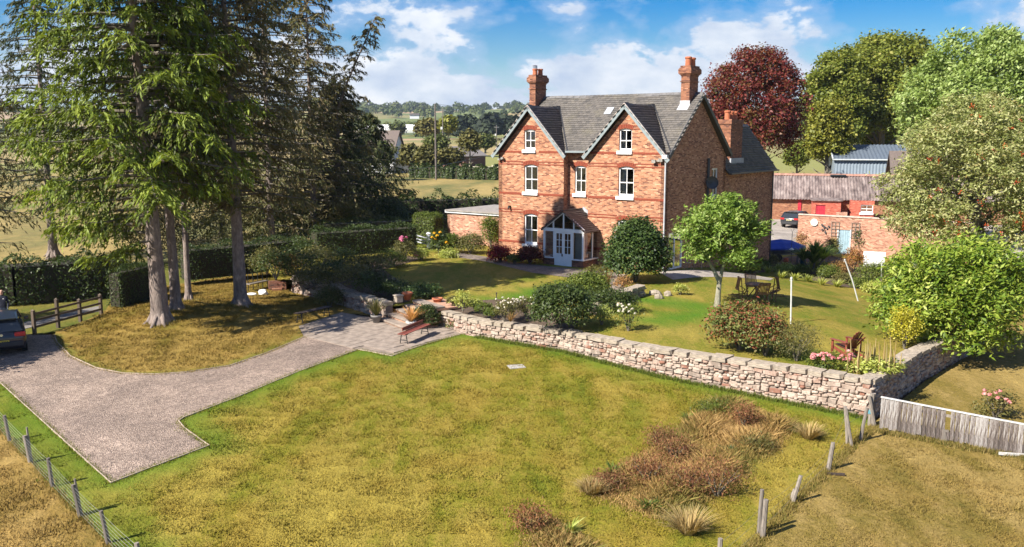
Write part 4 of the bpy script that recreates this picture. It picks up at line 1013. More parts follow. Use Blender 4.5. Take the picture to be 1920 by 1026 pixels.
# edging boards of the gravel
def edging(name, label, pts):
    mb = MB(); P = densify(pts, .45, False)
    for a, b in zip(P[:-1], P[1:]): mb.bar((a.x, a.y, z_low(a.x, a.y) - .005), (b.x, b.y, z_low(b.x, b.y) - .005), .028, .07)
    tag(mb.build(name, plain('weathered_edging', (.40, .32, .25), .9, var=.3)), label, 'edging')
edging('timber_edging', 'thin timber edging curving round the tree mound beside gravel', PX(isl_edge, z_low))
edging('timber_edging', 'thin timber edging between the gravel drive and the mown lawn', PX(grav_out[:8] + [(735, 668), (800, 645)], z_low))
edging('timber_edging', 'thin timber edging along the gravel on the wire fence side', [at(208, 906, z_low), at(0, 718, z_low)])
M_OLDW = wood('weathered_wood', (.13, .11, .09), (.30, .26, .22))
M_DKW = wood('dark_stained_wood', (.03, .02, .015), (.075, .05, .038))
M_REDW = wood('red_stained_wood', (.15, .035, .022), (.26, .07, .042), .5)
M_TEAK = wood('teak_wood', (.16, .075, .035), (.30, .15, .075), .55)

# ------------------------------------------------------------------ fences
wire_m = plain('galvanised_wire', (.30, .30, .28), .6, .3)
def post_top(b, px, py): d = ray(px, py); return d * (b.y / d.y) + Vector((0, 0, CAM_H))
def post_fence(name, label, posts, wires, net=False):
    root = thing(name, label, 'fence', tuple(posts[0][0]))
    o = posts[0][0]; ln = []
    for b, t, w in posts:
        mb = MB(); d = (t - b).normalized(); mb.tube([b - d * .25 - o, b - o, b.lerp(t, .5) - o, t - o], [w, w, w * .95, w * .9], 7, wob=.18); mb.build('post', M_OLDW, root); ln.append((b, t))
    mb = MB()
    for f in wires:
        for (b, t), (b2, t2) in zip(ln[:-1], ln[1:]):
            p, q = b.lerp(t, f), b2.lerp(t2, f); mid = (p + q) / 2 - Vector((0, 0, .02)); mb.tube([p - o, mid - o, q - o], .003, 3, cap=False)
    mb.build('wire', wire_m, root)
    return root
def mkposts(lst):
    out = []
    for (bx, by), (tx, ty), w in lst: b = at(bx, by, z_low); out.append((b, post_top(b, tx, ty), w))
    return out
post_fence('wire_fence', 'weathered post and stock wire fence along the drive edge', mkposts([((-48, 752), (-58, 708), .05), ((18, 827), (8, 779), .055), ((57, 868), (46, 817), .06), ((98, 912), (90, 859), .055), ((151, 967), (137, 909), .065), ((203, 1019), (189, 958), .055), ((268, 1088), (256, 1018), .055)]), [.08, .22, .36, .5, .64, .78, .92], True)
for (bx, by), (tx, ty), lb in (((60, 866), (50, 801), 'thin dark stake beside the third post of the stock wire fence'), ((153, 963), (140, 898), 'thin dark stake behind the thickest post of the stock wire fence')):
    b = at(bx, by, z_low); t = post_top(b, tx, ty); mb = MB(); mb.tube([Vector((0, 0, -.2)), (t - b) * .5, t - b], [.03, .03, .025], 6, wob=.2); tag(mb.build('fence_stake', M_OLDW, loc=tuple(b)), lb, 'stake')
post_fence('wire_fence', 'old leaning post and wire fence beside the overgrown weed patch', mkposts([((1640, 800), (1630, 742), .06), ((1597, 837), (1586, 765), .05), ((1553, 883), (1562, 830), .065), ((1486, 943), (1502, 892), .055), ((1430, 1008), (1436, 937), .07), ((1347, 1080), (1351, 1010), .06)]), [.3, .6, .88])
for (bx, by), (tx, ty), w, lb in (((1422, 1003), (1429, 918), .05, 'tall slim stake leaning on the nearest thick post of the old wire fence'), ((1482, 938), (1490, 917), .04, 'short broken stake beside a leaning fence post'), ((1590, 832), (1584, 762), .05, 'tall grey stake in a pair in front of the corner wall'), ((1611, 828), (1626, 765), .055, 'brace post slanting up to the wall corner'), ((1631, 798), (1636, 738), .075, 'stout old gatepost tied with blue cord beside the plank fence')):
    b = at(bx, by, z_low); t = post_top(b, tx, ty); mb = MB(); mb.tube([Vector((0, 0, -.2)), (t - b) * .5, t - b], [w, w, w * .9], 7, wob=.25); o = tag(mb.build('fence_stake', M_OLDW, loc=tuple(b)), lb, 'stake')
    if w == .075:
        c = MB(); m = (t - b) * .38
        for i in range(5): c.tube([m + Vector((.09 * math.cos(a), .09 * math.sin(a), .025 * i + .02 * math.sin(a * 2))) for a in np.linspace(0, 6.3, 9)], .014, 4, cap=False)
        c.tube([m + Vector((.02, -.09, .05)), m + Vector((.06, -.12, -.08)), m + Vector((.02, -.1, -.2))], .013, 4); c.build('cord', plain('blue_cord', (.12, .32, .38), .7), o)
b = at(1550, 890, z_low); mb = MB(); mb.bar((0, 0, .03), (.45, -.12, .05), .08, .05); tag(mb.build('broken_rail', M_DKW, loc=tuple(b)), 'dark broken rail lying at the foot of a leaning post', 'rail')

# white weathered plank fence
pf = thing('plank_fence', 'peeling white vertical plank fence with a capping rail and one gap', 'fence', tuple(at(1648, 805, z_low)))
o = at(1648, 805, z_low); e = at(1925, 858, z_low); e = e + (e - o) * .25
d = Vector((e.x - o.x, e.y - o.y, 0)); Lf = d.length; d.normalize(); nrm = Vector((d.y, -d.x, 0))
zt0 = top_from_px(1652, 745, o); zt1 = top_from_px(1920, 795, at(1920, 855, z_low))
def pmat():
    m, t, b_, o_ = newmat('peeling_white_plank'); k = NT(t)
    v = k.scale(k.obj(), (7.2, 7.2, 1.12)); n = k.noise(v, 2.4, 7, 0.72, 0.5); oi = k.n('ShaderNodeObjectInfo').outputs['Random']
    n2 = k.math('ADD', n, k.math('MULTIPLY', k.math('SUBTRACT', oi, 0.5), 0.16))
    c = k.ramp(n2, [(0.36, (0.048, 0.0376, 0.032)), (0.46, (0.112, 0.088, 0.076)), (0.54, (0.216, 0.192, 0.176)), (0.66, (0.368, 0.352, 0.336))])
    k.l(c, b_.inputs['Base Color']); b_.inputs['Roughness'].default_value = .85; k.bump(b_, n, 0.4, 0.01); return m
M_PLANK = pmat()
s = 0.0; i = 0
gap = (at(1772, 830, z_low) - o).length
while s < Lf:
    w = R.uniform(.11, .15)
    p = d * (s + w / 2); gx, gy = o.x + p.x, o.y + p.y; zb = z_low(gx, gy) + R.uniform(.02, .09); zt = zt0 + (zt1 - zt0) * (s / ((at(1920, 855, z_low) - o).length)) - .02
    if abs(s - gap) < .075: zt = zb + R.uniform(.25, .35) if s < gap else zb + .01
    if zt > zb + .05:
        mb = MB(); mb.box((0, 0, (zt - zb) / 2), (w - R.uniform(.004, .02), .022, zt - zb)); ob = mb.build('plank', M_PLANK, pf); ob.location = (p.x, p.y, zb - o.z); ob.rotation_euler = (R.uniform(-.02, .02), R.uniform(-.012, .012), math.atan2(d.y, d.x) + R.uniform(-.03, .03))
    s += w
segs = [(0.0, gap + .1), (gap + .1, gap + 2.2), (gap + 2.2, Lf)]
for a, b2 in segs:
    mb = MB(); za = zt0 + (zt1 - zt0) * a / Lf * 1.25; zb2 = zt0 + (zt1 - zt0) * b2 / Lf * 1.25
    pa, pb = d * a, d * b2; mb.bar((pa.x, pa.y, za - o.z + R.uniform(0, .02)), (pb.x, pb.y, zb2 - o.z + .0), .07, .035); mb.build('capping_rail', plain('flaking_white', (.50, .49, .475), .7, var=.25, scale=8), pf)
for zf in (.25, .8):
    mb = MB(); a = -nrm * .04; mb.bar((a.x, a.y, zf), (d.x * Lf + a.x, d.y * Lf + a.y, e.z - o.z + zf), .04, .08); mb.build('rail', M_OLDW, pf)
p = d * (gap - .02); mb = MB(); mb.bar((p.x + nrm.x * .1, p.y + nrm.y * .1, -.35), (p.x - nrm.x * .02, p.y - nrm.y * .02, .34), .18, .03); mb.build('loose_plank', M_OLDW, pf)
p = at(1906, 856, z_low) - o; mb = MB(); mb.bar((p.x - .5, p.y + .02, .02), (p.x + 1.2, p.y - .25, -.02), .05, .08); mb.build('gravel_board', plain('flaking_white', (.6, .6, .6)), pf)

# timber fence and gate by the drive
def bar_fence(label, a, b, n, h, bars, name='rail_fence', cat='fence', mat=None):
    root = thing(name, label, cat, tuple(a)); dd = b - a
    for i in range(n + 1):
        p = dd * (i / n); mb = MB(); hh = h * (1.25 if (i == 1 and n == 3) else 1.0); mb.box((p.x, p.y, hh / 2 - .1), (.13, .13, hh + .2), math.atan2(dd.y, dd.x)); mb.poly([(p.x - .08, p.y - .08, hh), (p.x + .08, p.y - .08, hh), (p.x, p.y, hh + .07)]); mb.build('post', mat or M_DKW, root)
    for i in range(n):
        p, q = dd * (i / n), dd * ((i + 1) / n); nn = Vector((dd.y, -dd.x, 0)).normalized() * .07
        for f in bars: mb = MB(); mb.bar((p.x + nn.x, p.y + nn.y, h * f + p.z), (q.x + nn.x, q.y + nn.y, h * f + q.z), .04, .1); mb.build('rail', mat or M_DKW, root)
    return root
M_FNW = wood('brown_fence_wood', (.07, .05, .035), (.16, .115, .08))
bar_fence('dark timber post and rail fence between the mound and the lane', at(65, 626, z_low), at(190, 591, z_low), 3, 1.05, (.3, .58, .86), mat=M_FNW)
# field gate just outside the view on the drive: its bars throw the shadow seen on the gravel
gt = thing('field_gate', 'timber five bar gate standing open by the gravel drive', 'gate', (-20.6, 31.9, -1.0), .5)
for z in (.25, .45, .65, .88, 1.1): mb = MB(); mb.bar((-2.6, 0, z), (0, 0, z), .04, .09); mb.build('bar', M_FNW, gt)
for x in (-2.6, -1.3, 0): mb = MB(); mb.bar((x, .045, .1), (x, .045, 1.25), .08, .05); mb.build('upright', M_FNW, gt)
# grey metal field gate and its low timber seat left of the shaded wall
ir = thing('iron_railing', 'dark iron railing with pale flat top behind the pale spruce trunk', 'railing', tuple(at(466, 546, z_low)))
p0, p1 = at(466, 548, z_low), at(502, 540, z_low); dd = p1 - p0
for i in range(5): mb = MB(); p = dd * (i / 4); mb.tube([(p.x, p.y, p.z), (p.x, p.y, p.z + 1.0)], .022, 6); mb.build('upright', M_BLACK, ir)
for z in (.45, .98): mb = MB(); mb.bar((0, 0, z), (dd.x, dd.y, z + dd.z), .03); mb.build('rail', M_BLACK, ir)
mb = MB(); mb.bar((0, -.2, .42), (dd.x, dd.y - .2, .42 + dd.z), .4, .05); mb.build('seat_board', M_OLDW, ir)
wb_ = thing('brick_pier', 'low sunlit brick end beside short steps left of the shaded stone wall', 'brick pier', tuple(at(523, 545, z_low)), .3)
mb = MB(); mb.box((-.1, .45, .2), (.9, .25, .6)); mb.build('wall', M_BRICKD, wb_); mb = MB(); mb.box((.3, .2, .15), (.22, .3, .6)); mb.build('end_pier', M_BRICKB, wb_); mb = MB(); mb.box((-.1, .1, .02), (.55, .35, .2)); mb.build('step', M_BRICKB, wb_)
rk = thing('rockery_stone', 'pale boulder lying under the hedge by the iron railing', 'boulder', tuple(at(493, 553, z_low)))
def boulder(name, sx, sy, sz, mat, parent=None, loc=None, seed=1):
    r = random.Random(seed); mb = MB(); n = 8; rings = []
    for k in range(6):
        t = k / 5; z = -math.cos(math.pi * t); rr = math.sin(math.pi * t) * .9 + .1; rings.append([(rr * math.cos(6.283 * j / n) * (1 + r.uniform(-.2, .2)), rr * math.sin(6.283 * j / n) * (1 + r.uniform(-.2, .2)), z + r.uniform(-.12, .12)) for j in range(n)])
    for k in range(5):
        for j in range(n): q = [rings[k][j], rings[k][(j + 1) % n], rings[k + 1][(j + 1) % n], rings[k + 1][j]]; mb.poly([(a * sx, b * sy, c * sz) for a, b, c in q])
    mb.poly([(a * sx, b * sy, c * sz) for a, b, c in rings[0]][::-1]); mb.poly([(a * sx, b * sy, c * sz) for a, b, c in rings[5]])
    return mb.build(name, mat, parent, loc=loc)
boulder('rock', .28, .2, .2, plain('white_rock', (.62, .62, .62), .9, var=.2), rk, (0, 0, .12))
boulder('rock', .3, .12, .08, plain('white_rock', (.62, .62, .62)), rk, (-.6, -.05, .05), 3)

# ------------------------------------------------------------------ garden furniture and ornaments
def plank_bench(label, a, b, mat, leg_m, back=True):
    L = (b - a).length; root = thing('bench', label, 'bench', tuple((a + b) / 2), math.atan2(b.y - a.y, b.x - a.x))
    for y in (-.13, 0, .13): mb = MB(); mb.box((0, y, .47), (L, .115, .035)); mb.build('slat', mat, root, bevel=.006)
    if back: mb = MB(); mb.box((L * .1, .21, .58), (L * .8, .03, .14)); mb.build('backrest', mat, root)
    for x in (-L / 2 + .22, L / 2 - .22):
        mb = MB()
        for y in (-.15, .15): mb.tube([(x, y * 1.25, 0), (x, y, .2), (x, y * .7, .45)], .022, 6); mb.box((x, y * 1.25, .015), (.1, .07, .03))
        mb.bar((x, -.19, .44), (x, .19, .44), .04, .025); mb.bar((x, -.15, .18), (x, .15, .18), .025); mb.build('leg_frame', leg_m, root)
    return root
plank_bench('long red brown plank bench with low backrest on sunny paving', at(757, 648, z_low) + Vector((-.1, 0.0, 0)), at(801, 627, z_low), M_REDW, M_BLACK)
plank_bench('low dark backless bench in tree shade at the mound edge', at(556, 607, z_low), at(619, 592, z_low), M_DKW, M_BLACK, False)

def steamer_chair(label, loc, rz, mat):
    root = thing('folding_chair', label, 'garden chair', tuple(loc), rz, 'folding chairs round the garden table')
    # faces +y
    for i in range(6): mb = MB(); mb.box((0, -.18 + i * .075, .43 + .008 * i), (.46, .06, .02)); mb.build('seat_slat', mat, root)
    for i in range(7): mb = MB(); x = -.2 + i * .066; mb.bar((x, -.24, .46), (x, -.42, .98), .045, .018, UY); mb.build('back_slat', mat, root)
    for z, y in ((.47, -.245), (1.0, -.425)): mb = MB(); mb.bar((-.25, y, z), (.25, y, z), .04, .06); mb.build('back_rail', mat, root)
    for x in (-.26, .26):
        mb = MB(); mb.bar((x, .3, 0), (x, -.42, 1.0), .035, .045, UX); mb.bar((x, -.38, 0), (x, .3, .45), .035, .045, UX); mb.build('leg', mat, root)
        mb = MB(); mb.box((x, -.02, .65), (.05, .5, .025)); mb.bar((x, .2, .45), (x, .2, .64), .035); mb.build('armrest', mat, root)
    return root
tb = at(1418, 561, z_up)
tbl = thing('garden_table', 'round slatted wooden garden table under the small tree shade', 'table', tuple(tb))
for i in range(9):
    x = -.48 + i * .12; h = math.sqrt(max(.02, .56 ** 2 - x * x)); mb = MB(); mb.box((x, 0, .74), (.1, 2 * h, .025)); mb.build('table_slat', M_TEAK, tbl)
mb = MB(); mb.box((0, .28, .715), (1.0, .06, .03)); mb.box((0, -.28, .715), (1.0, .06, .03)); mb.build('batten', M_TEAK, tbl)
for sx in (-1, 1):
    for sy in (-1, 1): mb = MB(); mb.bar((sx * .35, sy * .35, 0), (-sx * .12, sy * .2, .71), .04, .05); mb.build('leg', M_TEAK, tbl)
for dx, dy, rz, lb in ((.02, .98, math.pi, 'folding wooden chair on the house side of the round table'), (.0, -1.0, 0, 'folding wooden chair with its back to the long stone wall'), (-1.0, -.1, -1.5, 'folding wooden chair tipped towards the small tree trunk'), (1.05, -.12, 1.6, 'folding wooden chair on the clothes pole side of the table')):
    c = steamer_chair(lb, tb + Vector((dx, dy, 0)), rz, M_TEAK)
    if abs(dx) > .5: c.rotation_euler = (-.52, 0, rz); c.location.z += .0
ad = at(1583, 667, z_up)
ar = thing('adirondack_chair', 'red brown slatted garden armchair with fanned back near the wall', 'armchair', tuple(ad), math.radians(25))
for i in range(6): mb = MB(); mb.box((0, -.28 + i * .1, .40 - .05 * (5 - i) * .35), (.52, .085, .02)); mb.build('seat_slat', M_REDW, ar)
for i in range(7):
    x = -.24 + .08 * i; f = abs(i - 3); mb = MB(); mb.bar((x * .8, -.25, .3), (x * 1.25, -.62, 1.0 - .025 * f * f), .07, .02, UY); mb.build('back_slat', M_REDW, ar)
mb = MB(); mb.bar((-.3, -.49, .70), (.3, -.49, .70), .07, .03); mb.build('back_rail', M_REDW, ar); mb = MB(); mb.bar((-.26, -.3, .33), (.26, -.3, .33), .06, .03); mb.build('back_rail', M_REDW, ar)
for x in (-.34, .34):
    mb = MB(); mb.box((x * 1.05, -.08, .60), (.14, .78, .025)); mb.build('armrest', M_REDW, ar)
    mb = MB(); mb.bar((x, .25, 0), (x, .25, .59), .035, .09); mb.bar((x * .85, .3, .32), (x * .85, -.7, .03), .03, .1); mb.bar((x, -.4, .2), (x, -.4, .59), .03, .07); mb.build('leg', M_REDW, ar)
def pole(label, b, t, r, mat, name='clothes_pole', cat='pole', cap=True):
    root = thing(name, label, cat, tuple(b)); mb = MB(); q = t - b; mb.tube([(0, 0, -.3), q * .5, q], r, 8); mb.build('shaft', mat, root)
    mb = MB(); mb.lathe([(r * 1.35, -.05), (r * 1.35, .02), (.004, .04)], tuple(q), 8); mb.bar(q + Vector((-.07, 0, -.1)), q + Vector((.07, 0, -.1)), .02); mb.build('cap', mat, root)
M_POLE = plain('pale_metal_pole', (.55, .56, .55), .4, .1)
b = at(1483, 606, z_up); pole('tall pale metal clothes pole standing on open lawn beside the table', b, post_top(b, 1484, 521), .035, M_POLE)
b = at(1612, 563, z_up); pole('pale clothes pole leaning steeply over the lawn', b, post_top(b, 1584, 487), .035, M_POLE)
b = at(1653, 530, z_up); pole('slim white clothes pole by the flower bed under the berry tree', b, post_top(b, 1653, 474), .03, M_POLE)
def pot(label, p, r, h, mat, soil=True, group=None):
    root = thing('plant_pot', label, 'plant pot', tuple(p), 0, group); mb = MB(); mb.lathe([(r * .62, 0), (r * .9, h * .75), (r * 1.08, h * .78), (r * 1.1, h), (r * .95, h), (r * .9, h * .88), (.01, h * .86)], n=16); mb.build('bowl', mat, root, True)
    mb = MB(); mb.lathe([(.01, h * .85), (r * .9, h * .87), (.01, h * .9)], n=12); mb.build('compost', M_SOIL, root); return root
ztr = at_top[0]
pot('terracotta bowl pot standing on the wall end right of the steps', at(820, 571, ztr + .02) + Vector((0, .1, 0)), .24, .3, M_POT)
pot('taller shaded terracotta pot at the head of the steps', at(764, 562, -.02), .25, .36, M_POT)
pot('white square planter holding the orange grass plant', at(771, 619, z_low), .22, .42, plain('white_planter', (.6, .6, .58), .7, var=.15))
pot('grey planter under the spiky plant left of the steps', at(706, 606, z_low), .25, .4, plain('grey_planter', (.2, .19, .18), .8, var=.2))
mb = MB(); mb.box((0, 0, .14), (.34, .34, .3), .6); mb.box((0, 0, .31), (.42, .42, .06), .6); tag(mb.build('stone_block', M_COPING, bevel=.02, loc=tuple(at(747, 566, -.02))), 'pale square stone block beside the shaded terracotta pot', 'stone block')
b = at(931, 588, 0); mb = MB(); mb.tube([(0, 0, -.2), (0, 0, .9)], .022, 6); mb.lathe([(.035, 0), (.035, .03), (.01, .06)], (0, 0, .9), 8); tag(mb.build('iron_stake', M_DKW, loc=tuple(b)), 'thin dark rusty stake standing behind the wall in the flower border', 'stake')
b = at(968, 688, z_low); mb = MB(); mb.box((0, 0, .0), (.62, .5, .05), .3); tag(mb.build('stone_slab', plain('grey_cover_slab', (.36, .34, .32), .9), loc=tuple(b)), 'flat grey cover slab sunk in the middle of the mown lawn', 'slab')
mb = MB(); mb.box((0, .3, -.03), (.72, .12, .1), .3); tag(mb.build('turf_hole', M_SOIL, loc=tuple(b)), kind='structure')
# white garden wicket between two posts at the hedge end
wk = thing('garden_wicket', 'small pale wicket gate between white topped posts by clipped hedge', 'gate', tuple(at(804, 466, 0)))
q = at(776, 458, 0) - at(804, 466, 0)
for p, h in ((Vector((0, 0, 0)), 1.0), (q, .85)):
    mb = MB(); mb.box((p.x, p.y, h / 2), (.24, .24, h)); mb.build('post', plain('grey_white_post', (.42, .44, .5), .7), wk); mb = MB(); mb.lathe([(.17, 0), (.17, .05), (.1, .12), (.01, .14)], (p.x, p.y, h), 8); mb.build('post_cap', M_WHITE, wk)
for z in (.25, .45, .7): mb = MB(); mb.bar((0, 0, z), (q.x, q.y, z), .03, .07); mb.build('bar', plain('grey_white_post', (.42, .44, .5)), wk)
# rustic stone trough group near the house shrub
for i, (px, py, s) in enumerate(((1228, 550, .3), (1235, 557, .22), (1252, 552, .2))):
    ob = boulder('garden_stone', .34 * s / .3, .26 * s / .3, .17, M_COPING, None, tuple(at(px, py, .05)), 10 + i); tag(ob, ('largest pale flat stone at the end of the low garden wall', 'middle pale stone on the lawn edge below the house shrub', 'small pale stone nearest the white flowered tuft')[i], 'stone', 'loose stones by the low garden wall')
rubble_wall('low mossy stone wall running from the round bush to the house shrub', PX([(1120, 590), (1150, 572), (1210, 553)], 0), lambda p: -.1, lambda s, p: .5, .4, limit=60, cope_len=(.4, .8))

# ------------------------------------------------------------------ plants and trees
def unit(n):
    v = G.normal(size=(n, 3)); return v / np.linalg.norm(v, axis=1, keepdims=True)
def norm(v): return v / (np.linalg.norm(v, axis=1, keepdims=True) + 1e-9)
def leaf_quads(P, T, N, L, Wd, fold=.0):
    """rhombic leaves: centre P, long axis T, normal N"""
    B = norm(np.cross(T, N)); L = np.broadcast_to(L, len(P))[:, None]; Wd = np.broadcast_to(Wd, len(P))[:, None]
    a = P - T * L * .5; c = P + T * L * .5; m = P - T * L * .06 + N * L * fold
    V = np.stack([a, m + B * Wd * .5, c, m - B * Wd * .5], 1).reshape(-1, 3)
    return V, np.arange(len(P) * 4).reshape(-1, 4)
class Foliage:
    def __init__(s): s.V = []; s.F = []; s.T = []; s.n = 0
    def add(s, V, Fq, tint):
        s.V.append(V); s.F.append(Fq + s.n); s.T.append(np.repeat(tint, 4)); s.n += len(V)
    def build(s, name, mat, parent):
        return mesh_np(name, np.concatenate(s.V), np.concatenate(s.F), mat, parent, tint=np.clip(np.concatenate(s.T), 0, 1))
def lumpy(d, seed, amp=.22, f=2.6):
    r = np.random.default_rng(seed); out = np.zeros(len(d))
    for k in range(5):
        w = r.normal(size=3) * f * (1 + .5 * k); out += np.sin(d @ w + r.uniform(0, 6)) / (1 + .6 * k)
    return 1 + amp * out / 2
def crown(lobes, clumps, per, ll, lw, fol, seed=1, shell=.62, cr=.35, up=.35, droop=.2, amp=.2, tvar=.16, thin=0.0, flat=1.0, wind=None):
    """leaf clumps spread through lumpy ellipsoidal lobes; leaves of one clump share a tint"""
    vol = np.array([l[3] * l[4] * l[5] for l in lobes]) ** (2 / 3); ks = G.multinomial(clumps, vol / vol.sum())
    for i, (l, k) in enumerate(zip(lobes, ks)):
        if not k: continue
        d = unit(k); d[:, 2] = np.where(d[:, 2] < -.55, -d[:, 2], d[:, 2]); r = (shell + (1 - shell) * G.random(k) ** .6) * lumpy(d, seed + i, amp)
        Cc = np.array(l[:3]) + d * np.array(l[3:6]) * r[:, None]
        inside = np.zeros(k, bool)
        for j, m in enumerate(lobes):
            if j != i: inside |= (((Cc - np.array(m[:3])) / np.array(m[3:6])) ** 2).sum(1) < .45
        Cc, d = Cc[~inside], d[~inside]; k = len(Cc)
        if not k: continue
        ct = np.clip(G.normal(.5, .2, k), 0, 1)
        off = G.normal(size=(k, per, 3)) * cr * np.array([1, 1, .7 * flat]); P = (Cc[:, None] + off).reshape(-1, 3); D = np.repeat(d, per, 0); n = len(P)
        N = norm(D * .6 + np.array([0, 0, up + .3]) + G.normal(size=(n, 3)) * .55); T = norm(np.cross(N, unit(n)) + D * .25 + np.array([0, 0, -droop]) + (0 if wind is None else np.array(wind)))
        s = G.uniform(.45, 1.5, n)
        V, Fq = leaf_quads(P, T, N, ll * s, lw * s, .05); fol.add(V, Fq, np.repeat(ct, per) + G.normal(0, tvar, n))
def limbs(mb, base, h, r, n, spread, seed, top=.75, tilt=(0, 0)):
    """a tapered trunk with limbs that fork"""
    r_ = random.Random(seed); b = Vector(base); path = [b + Vector((tilt[0] * h * t * t + r_.uniform(-.03, .03) * h * t, tilt[1] * h * t * t + r_.uniform(-.03, .03) * h * t, h * t)) for t in (0, .12, .35, .6, 1)]
    mb.tube(path, [r * 1.35, r, r * .82, r * .62, r * .2], 9, wob=.1)
    for i in range(n):
        t = r_.uniform(.3, .9); k = min(3, int(t * 4)); p = path[k].lerp(path[k + 1], (t * 4) % 1); a = 6.283 * (i * .382 + r_.random() * .15); l = spread * r_.uniform(.55, 1)
        q = p + Vector((math.cos(a) * l * .5, math.sin(a) * l * .5, l * .35)); e = p + Vector((math.cos(a) * l, math.sin(a) * l, l * r_.uniform(.5, .8)))
        mb.tube([p, q, e], [r * .45 * (1.1 - t * .5), r * .3, r * .07], 6)
        for _ in range(2):
            a2 = a + r_.uniform(-1, 1); f = q.lerp(e, r_.uniform(.0, .6)); mb.tube([f, f + Vector((math.cos(a2) * l * .4, math.sin(a2) * l * .4, l * .3))], [r * .16, r * .04], 5)
def tree(name, label, base, h, trunk_r, lobes, clumps, per, ll, lw, lmat, bmat=None, stems=None, seed=1, group=None, cat='tree', spread=None, nl=10, tilt=(0, 0), th=None, **kw):
    root = thing(name, label, cat, tuple(base), 0, group); mb = MB()
    if stems: [mb.tube(a, b, 9, wob=.08) for a, b in stems]
    else: limbs(mb, (0, 0, -.3), (th or h * .72) + .3, trunk_r, nl, spread or h * .3, seed, tilt=tilt)
    mb.build('trunk', bmat or M_BARK, root, True)
    f = Foliage(); crown(lobes, clumps, per, ll, lw, f, seed, **kw); f.build('crown', lmat, root); return root
def bush(label, base, rx, ry, h, clumps, per, ll, lw, mat, name='garden_shrub', cat='shrub', seed=1, group=None, core=True, z0=None, **kw):
    root = thing(name, label, cat, tuple(base), 0, group); mb = MB(); r_ = random.Random(seed)
    for i in range(7):
        a = i * 2.4; e = r_.uniform(.4, .8); mb.tube([(0, 0, -.1), (math.cos(a) * rx * .25, math.sin(a) * ry * .25, h * .35), (math.cos(a) * rx * e, math.sin(a) * ry * e, h * .72)], [.035, .025, .006], 5)
    mb.build('stems', M_BARK, root)
    f = Foliage(); kw.setdefault('cr', .12 * max(rx, h)); kw.setdefault('shell', .5); crown([(0, 0, h * .5, rx, ry, h * .52)], clumps, per, ll, lw, f, seed, **kw); f.build('foliage', mat, root); return root
def flowers(root, pts, r, mat, name='flower_head', n=7, squash=.6):
    """each flower head: a small ruffled rosette"""
    for p in pts:
        f = Foliage(); k = n * 3; d = unit(k); d[:, 2] = abs(d[:, 2]); P = np.array(p) + d * r * np.array([.7, .7, squash]); N = norm(d + G.normal(size=(k, 3)) * .3); T = norm(np.cross(N, unit(k)))
        V, Fq = leaf_quads(P, T, N, np.full(k, r * 1.1), np.full(k, r * .8)); f.add(V, Fq, G.random(k)); f.build(name, mat, root)

L_SPR = leafmat('spruce_green', [(.07, .05, .022), (.06, .085, .013), (.14, .20, .018), (.24, .30, .035)], .3, .6)
L_SPRD = leafmat('spruce_dull', [(.07, .052, .028), (.145, .108, .05), (.17, .14, .06), (.11, .125, .04), (.28, .21, .115)], .28, .75)
L_SPRK = leafmat('spruce_dark', [(.018, .028, .011), (.036, .052, .016), (.06, .08, .022), (.10, .095, .036)], .22, .65)
L_BEECH = leafmat('copper_beech_leaf', [(.065, .010, .015), (.14, .022, .024), (.215, .045, .036), (.18, .085, .032), (.09, .10, .025)], .35, .5)
L_OAK = leafmat('oak_leaf', [(.07, .10, .014), (.14, .18, .026), (.21, .245, .04), (.29, .29, .06)], .38, .55)
L_OAKY = leafmat('yellowing_leaf', [(.09, .11, .015), (.17, .19, .026), (.25, .25, .036), (.31, .29, .05)], .3, .55)
L_MAPLE = leafmat('pale_green_leaf', [(.10, .16, .03), (.20, .28, .06), (.32, .41, .12), (.48, .56, .25)], .35, .5)
L_ROWAN = leafmat('rowan_leaf', [(.07, .10, .02), (.16, .19, .045), (.28, .31, .105), (.43, .44, .22), (.28, .23, .085)], .3, .6)
L_LAUR = leafmat('laurel_leaf', [(.05, .10, .010), (.12, .20, .02), (.24, .32, .04), (.40, .45, .11)], .32, .5, .3)
L_BAY = leafmat('bay_leaf', [(.06, .12, .014), (.13, .215, .028), (.23, .33, .06), (.40, .47, .17)], .32, .5, .3)
L_HEDGE = leafmat('hedge_leaf', [(.018, .034, .009), (.035, .06, .014), (.06, .09, .018), (.10, .13, .03)], .25, .5)
L_DARK = leafmat('dark_evergreen_leaf', [(.018, .04, .012), (.036, .07, .018), (.065, .11, .026), (.12, .17, .05)], .25, .5, .3)
L_GREEN = leafmat('garden_green_leaf', [(.045, .075, .014), (.09, .13, .022), (.15, .19, .03), (.22, .25, .05)], .35)
L_OLIVE = leafmat('olive_leaf', [(.06, .065, .02), (.11, .11, .03), (.16, .155, .045), (.24, .20, .08)], .3)
L_RED = leafmat('crimson_leaf', [(.10, .010, .014), (.20, .018, .022), (.34, .035, .035), (.14, .03, .02)], .3)
L_PHOT = leafmat('red_tipped_leaf', [(.05, .085, .018), (.10, .13, .03), (.20, .22, .07), (.22, .05, .03), (.30, .09, .05)], .3, .55, .3)
L_GOLD = leafmat('golden_leaf', [(.26, .24, .02), (.42, .38, .03), (.58, .52, .06), (.30, .32, .04)], .35)
L_LIME = leafmat('lime_leaf', [(.18, .22, .03), (.30, .35, .06), (.46, .50, .14), (.55, .58, .22)], .35)
L_STRAW = leafmat('straw_stem', [(.26, .17, .06), (.40, .28, .11), (.52, .40, .20), (.20, .16, .05)], .2, .8)
L_RUST = leafmat('rusty_dock_leaf', [(.10, .035, .02), (.19, .07, .035), (.28, .14, .065), (.17, .15, .045), (.22, .08, .045)], .2, .8)
L_TAN = leafmat('tan_grass', [(.16, .085, .03), (.28, .15, .055), (.36, .22, .085), (.15, .12, .03)], .25, .8)
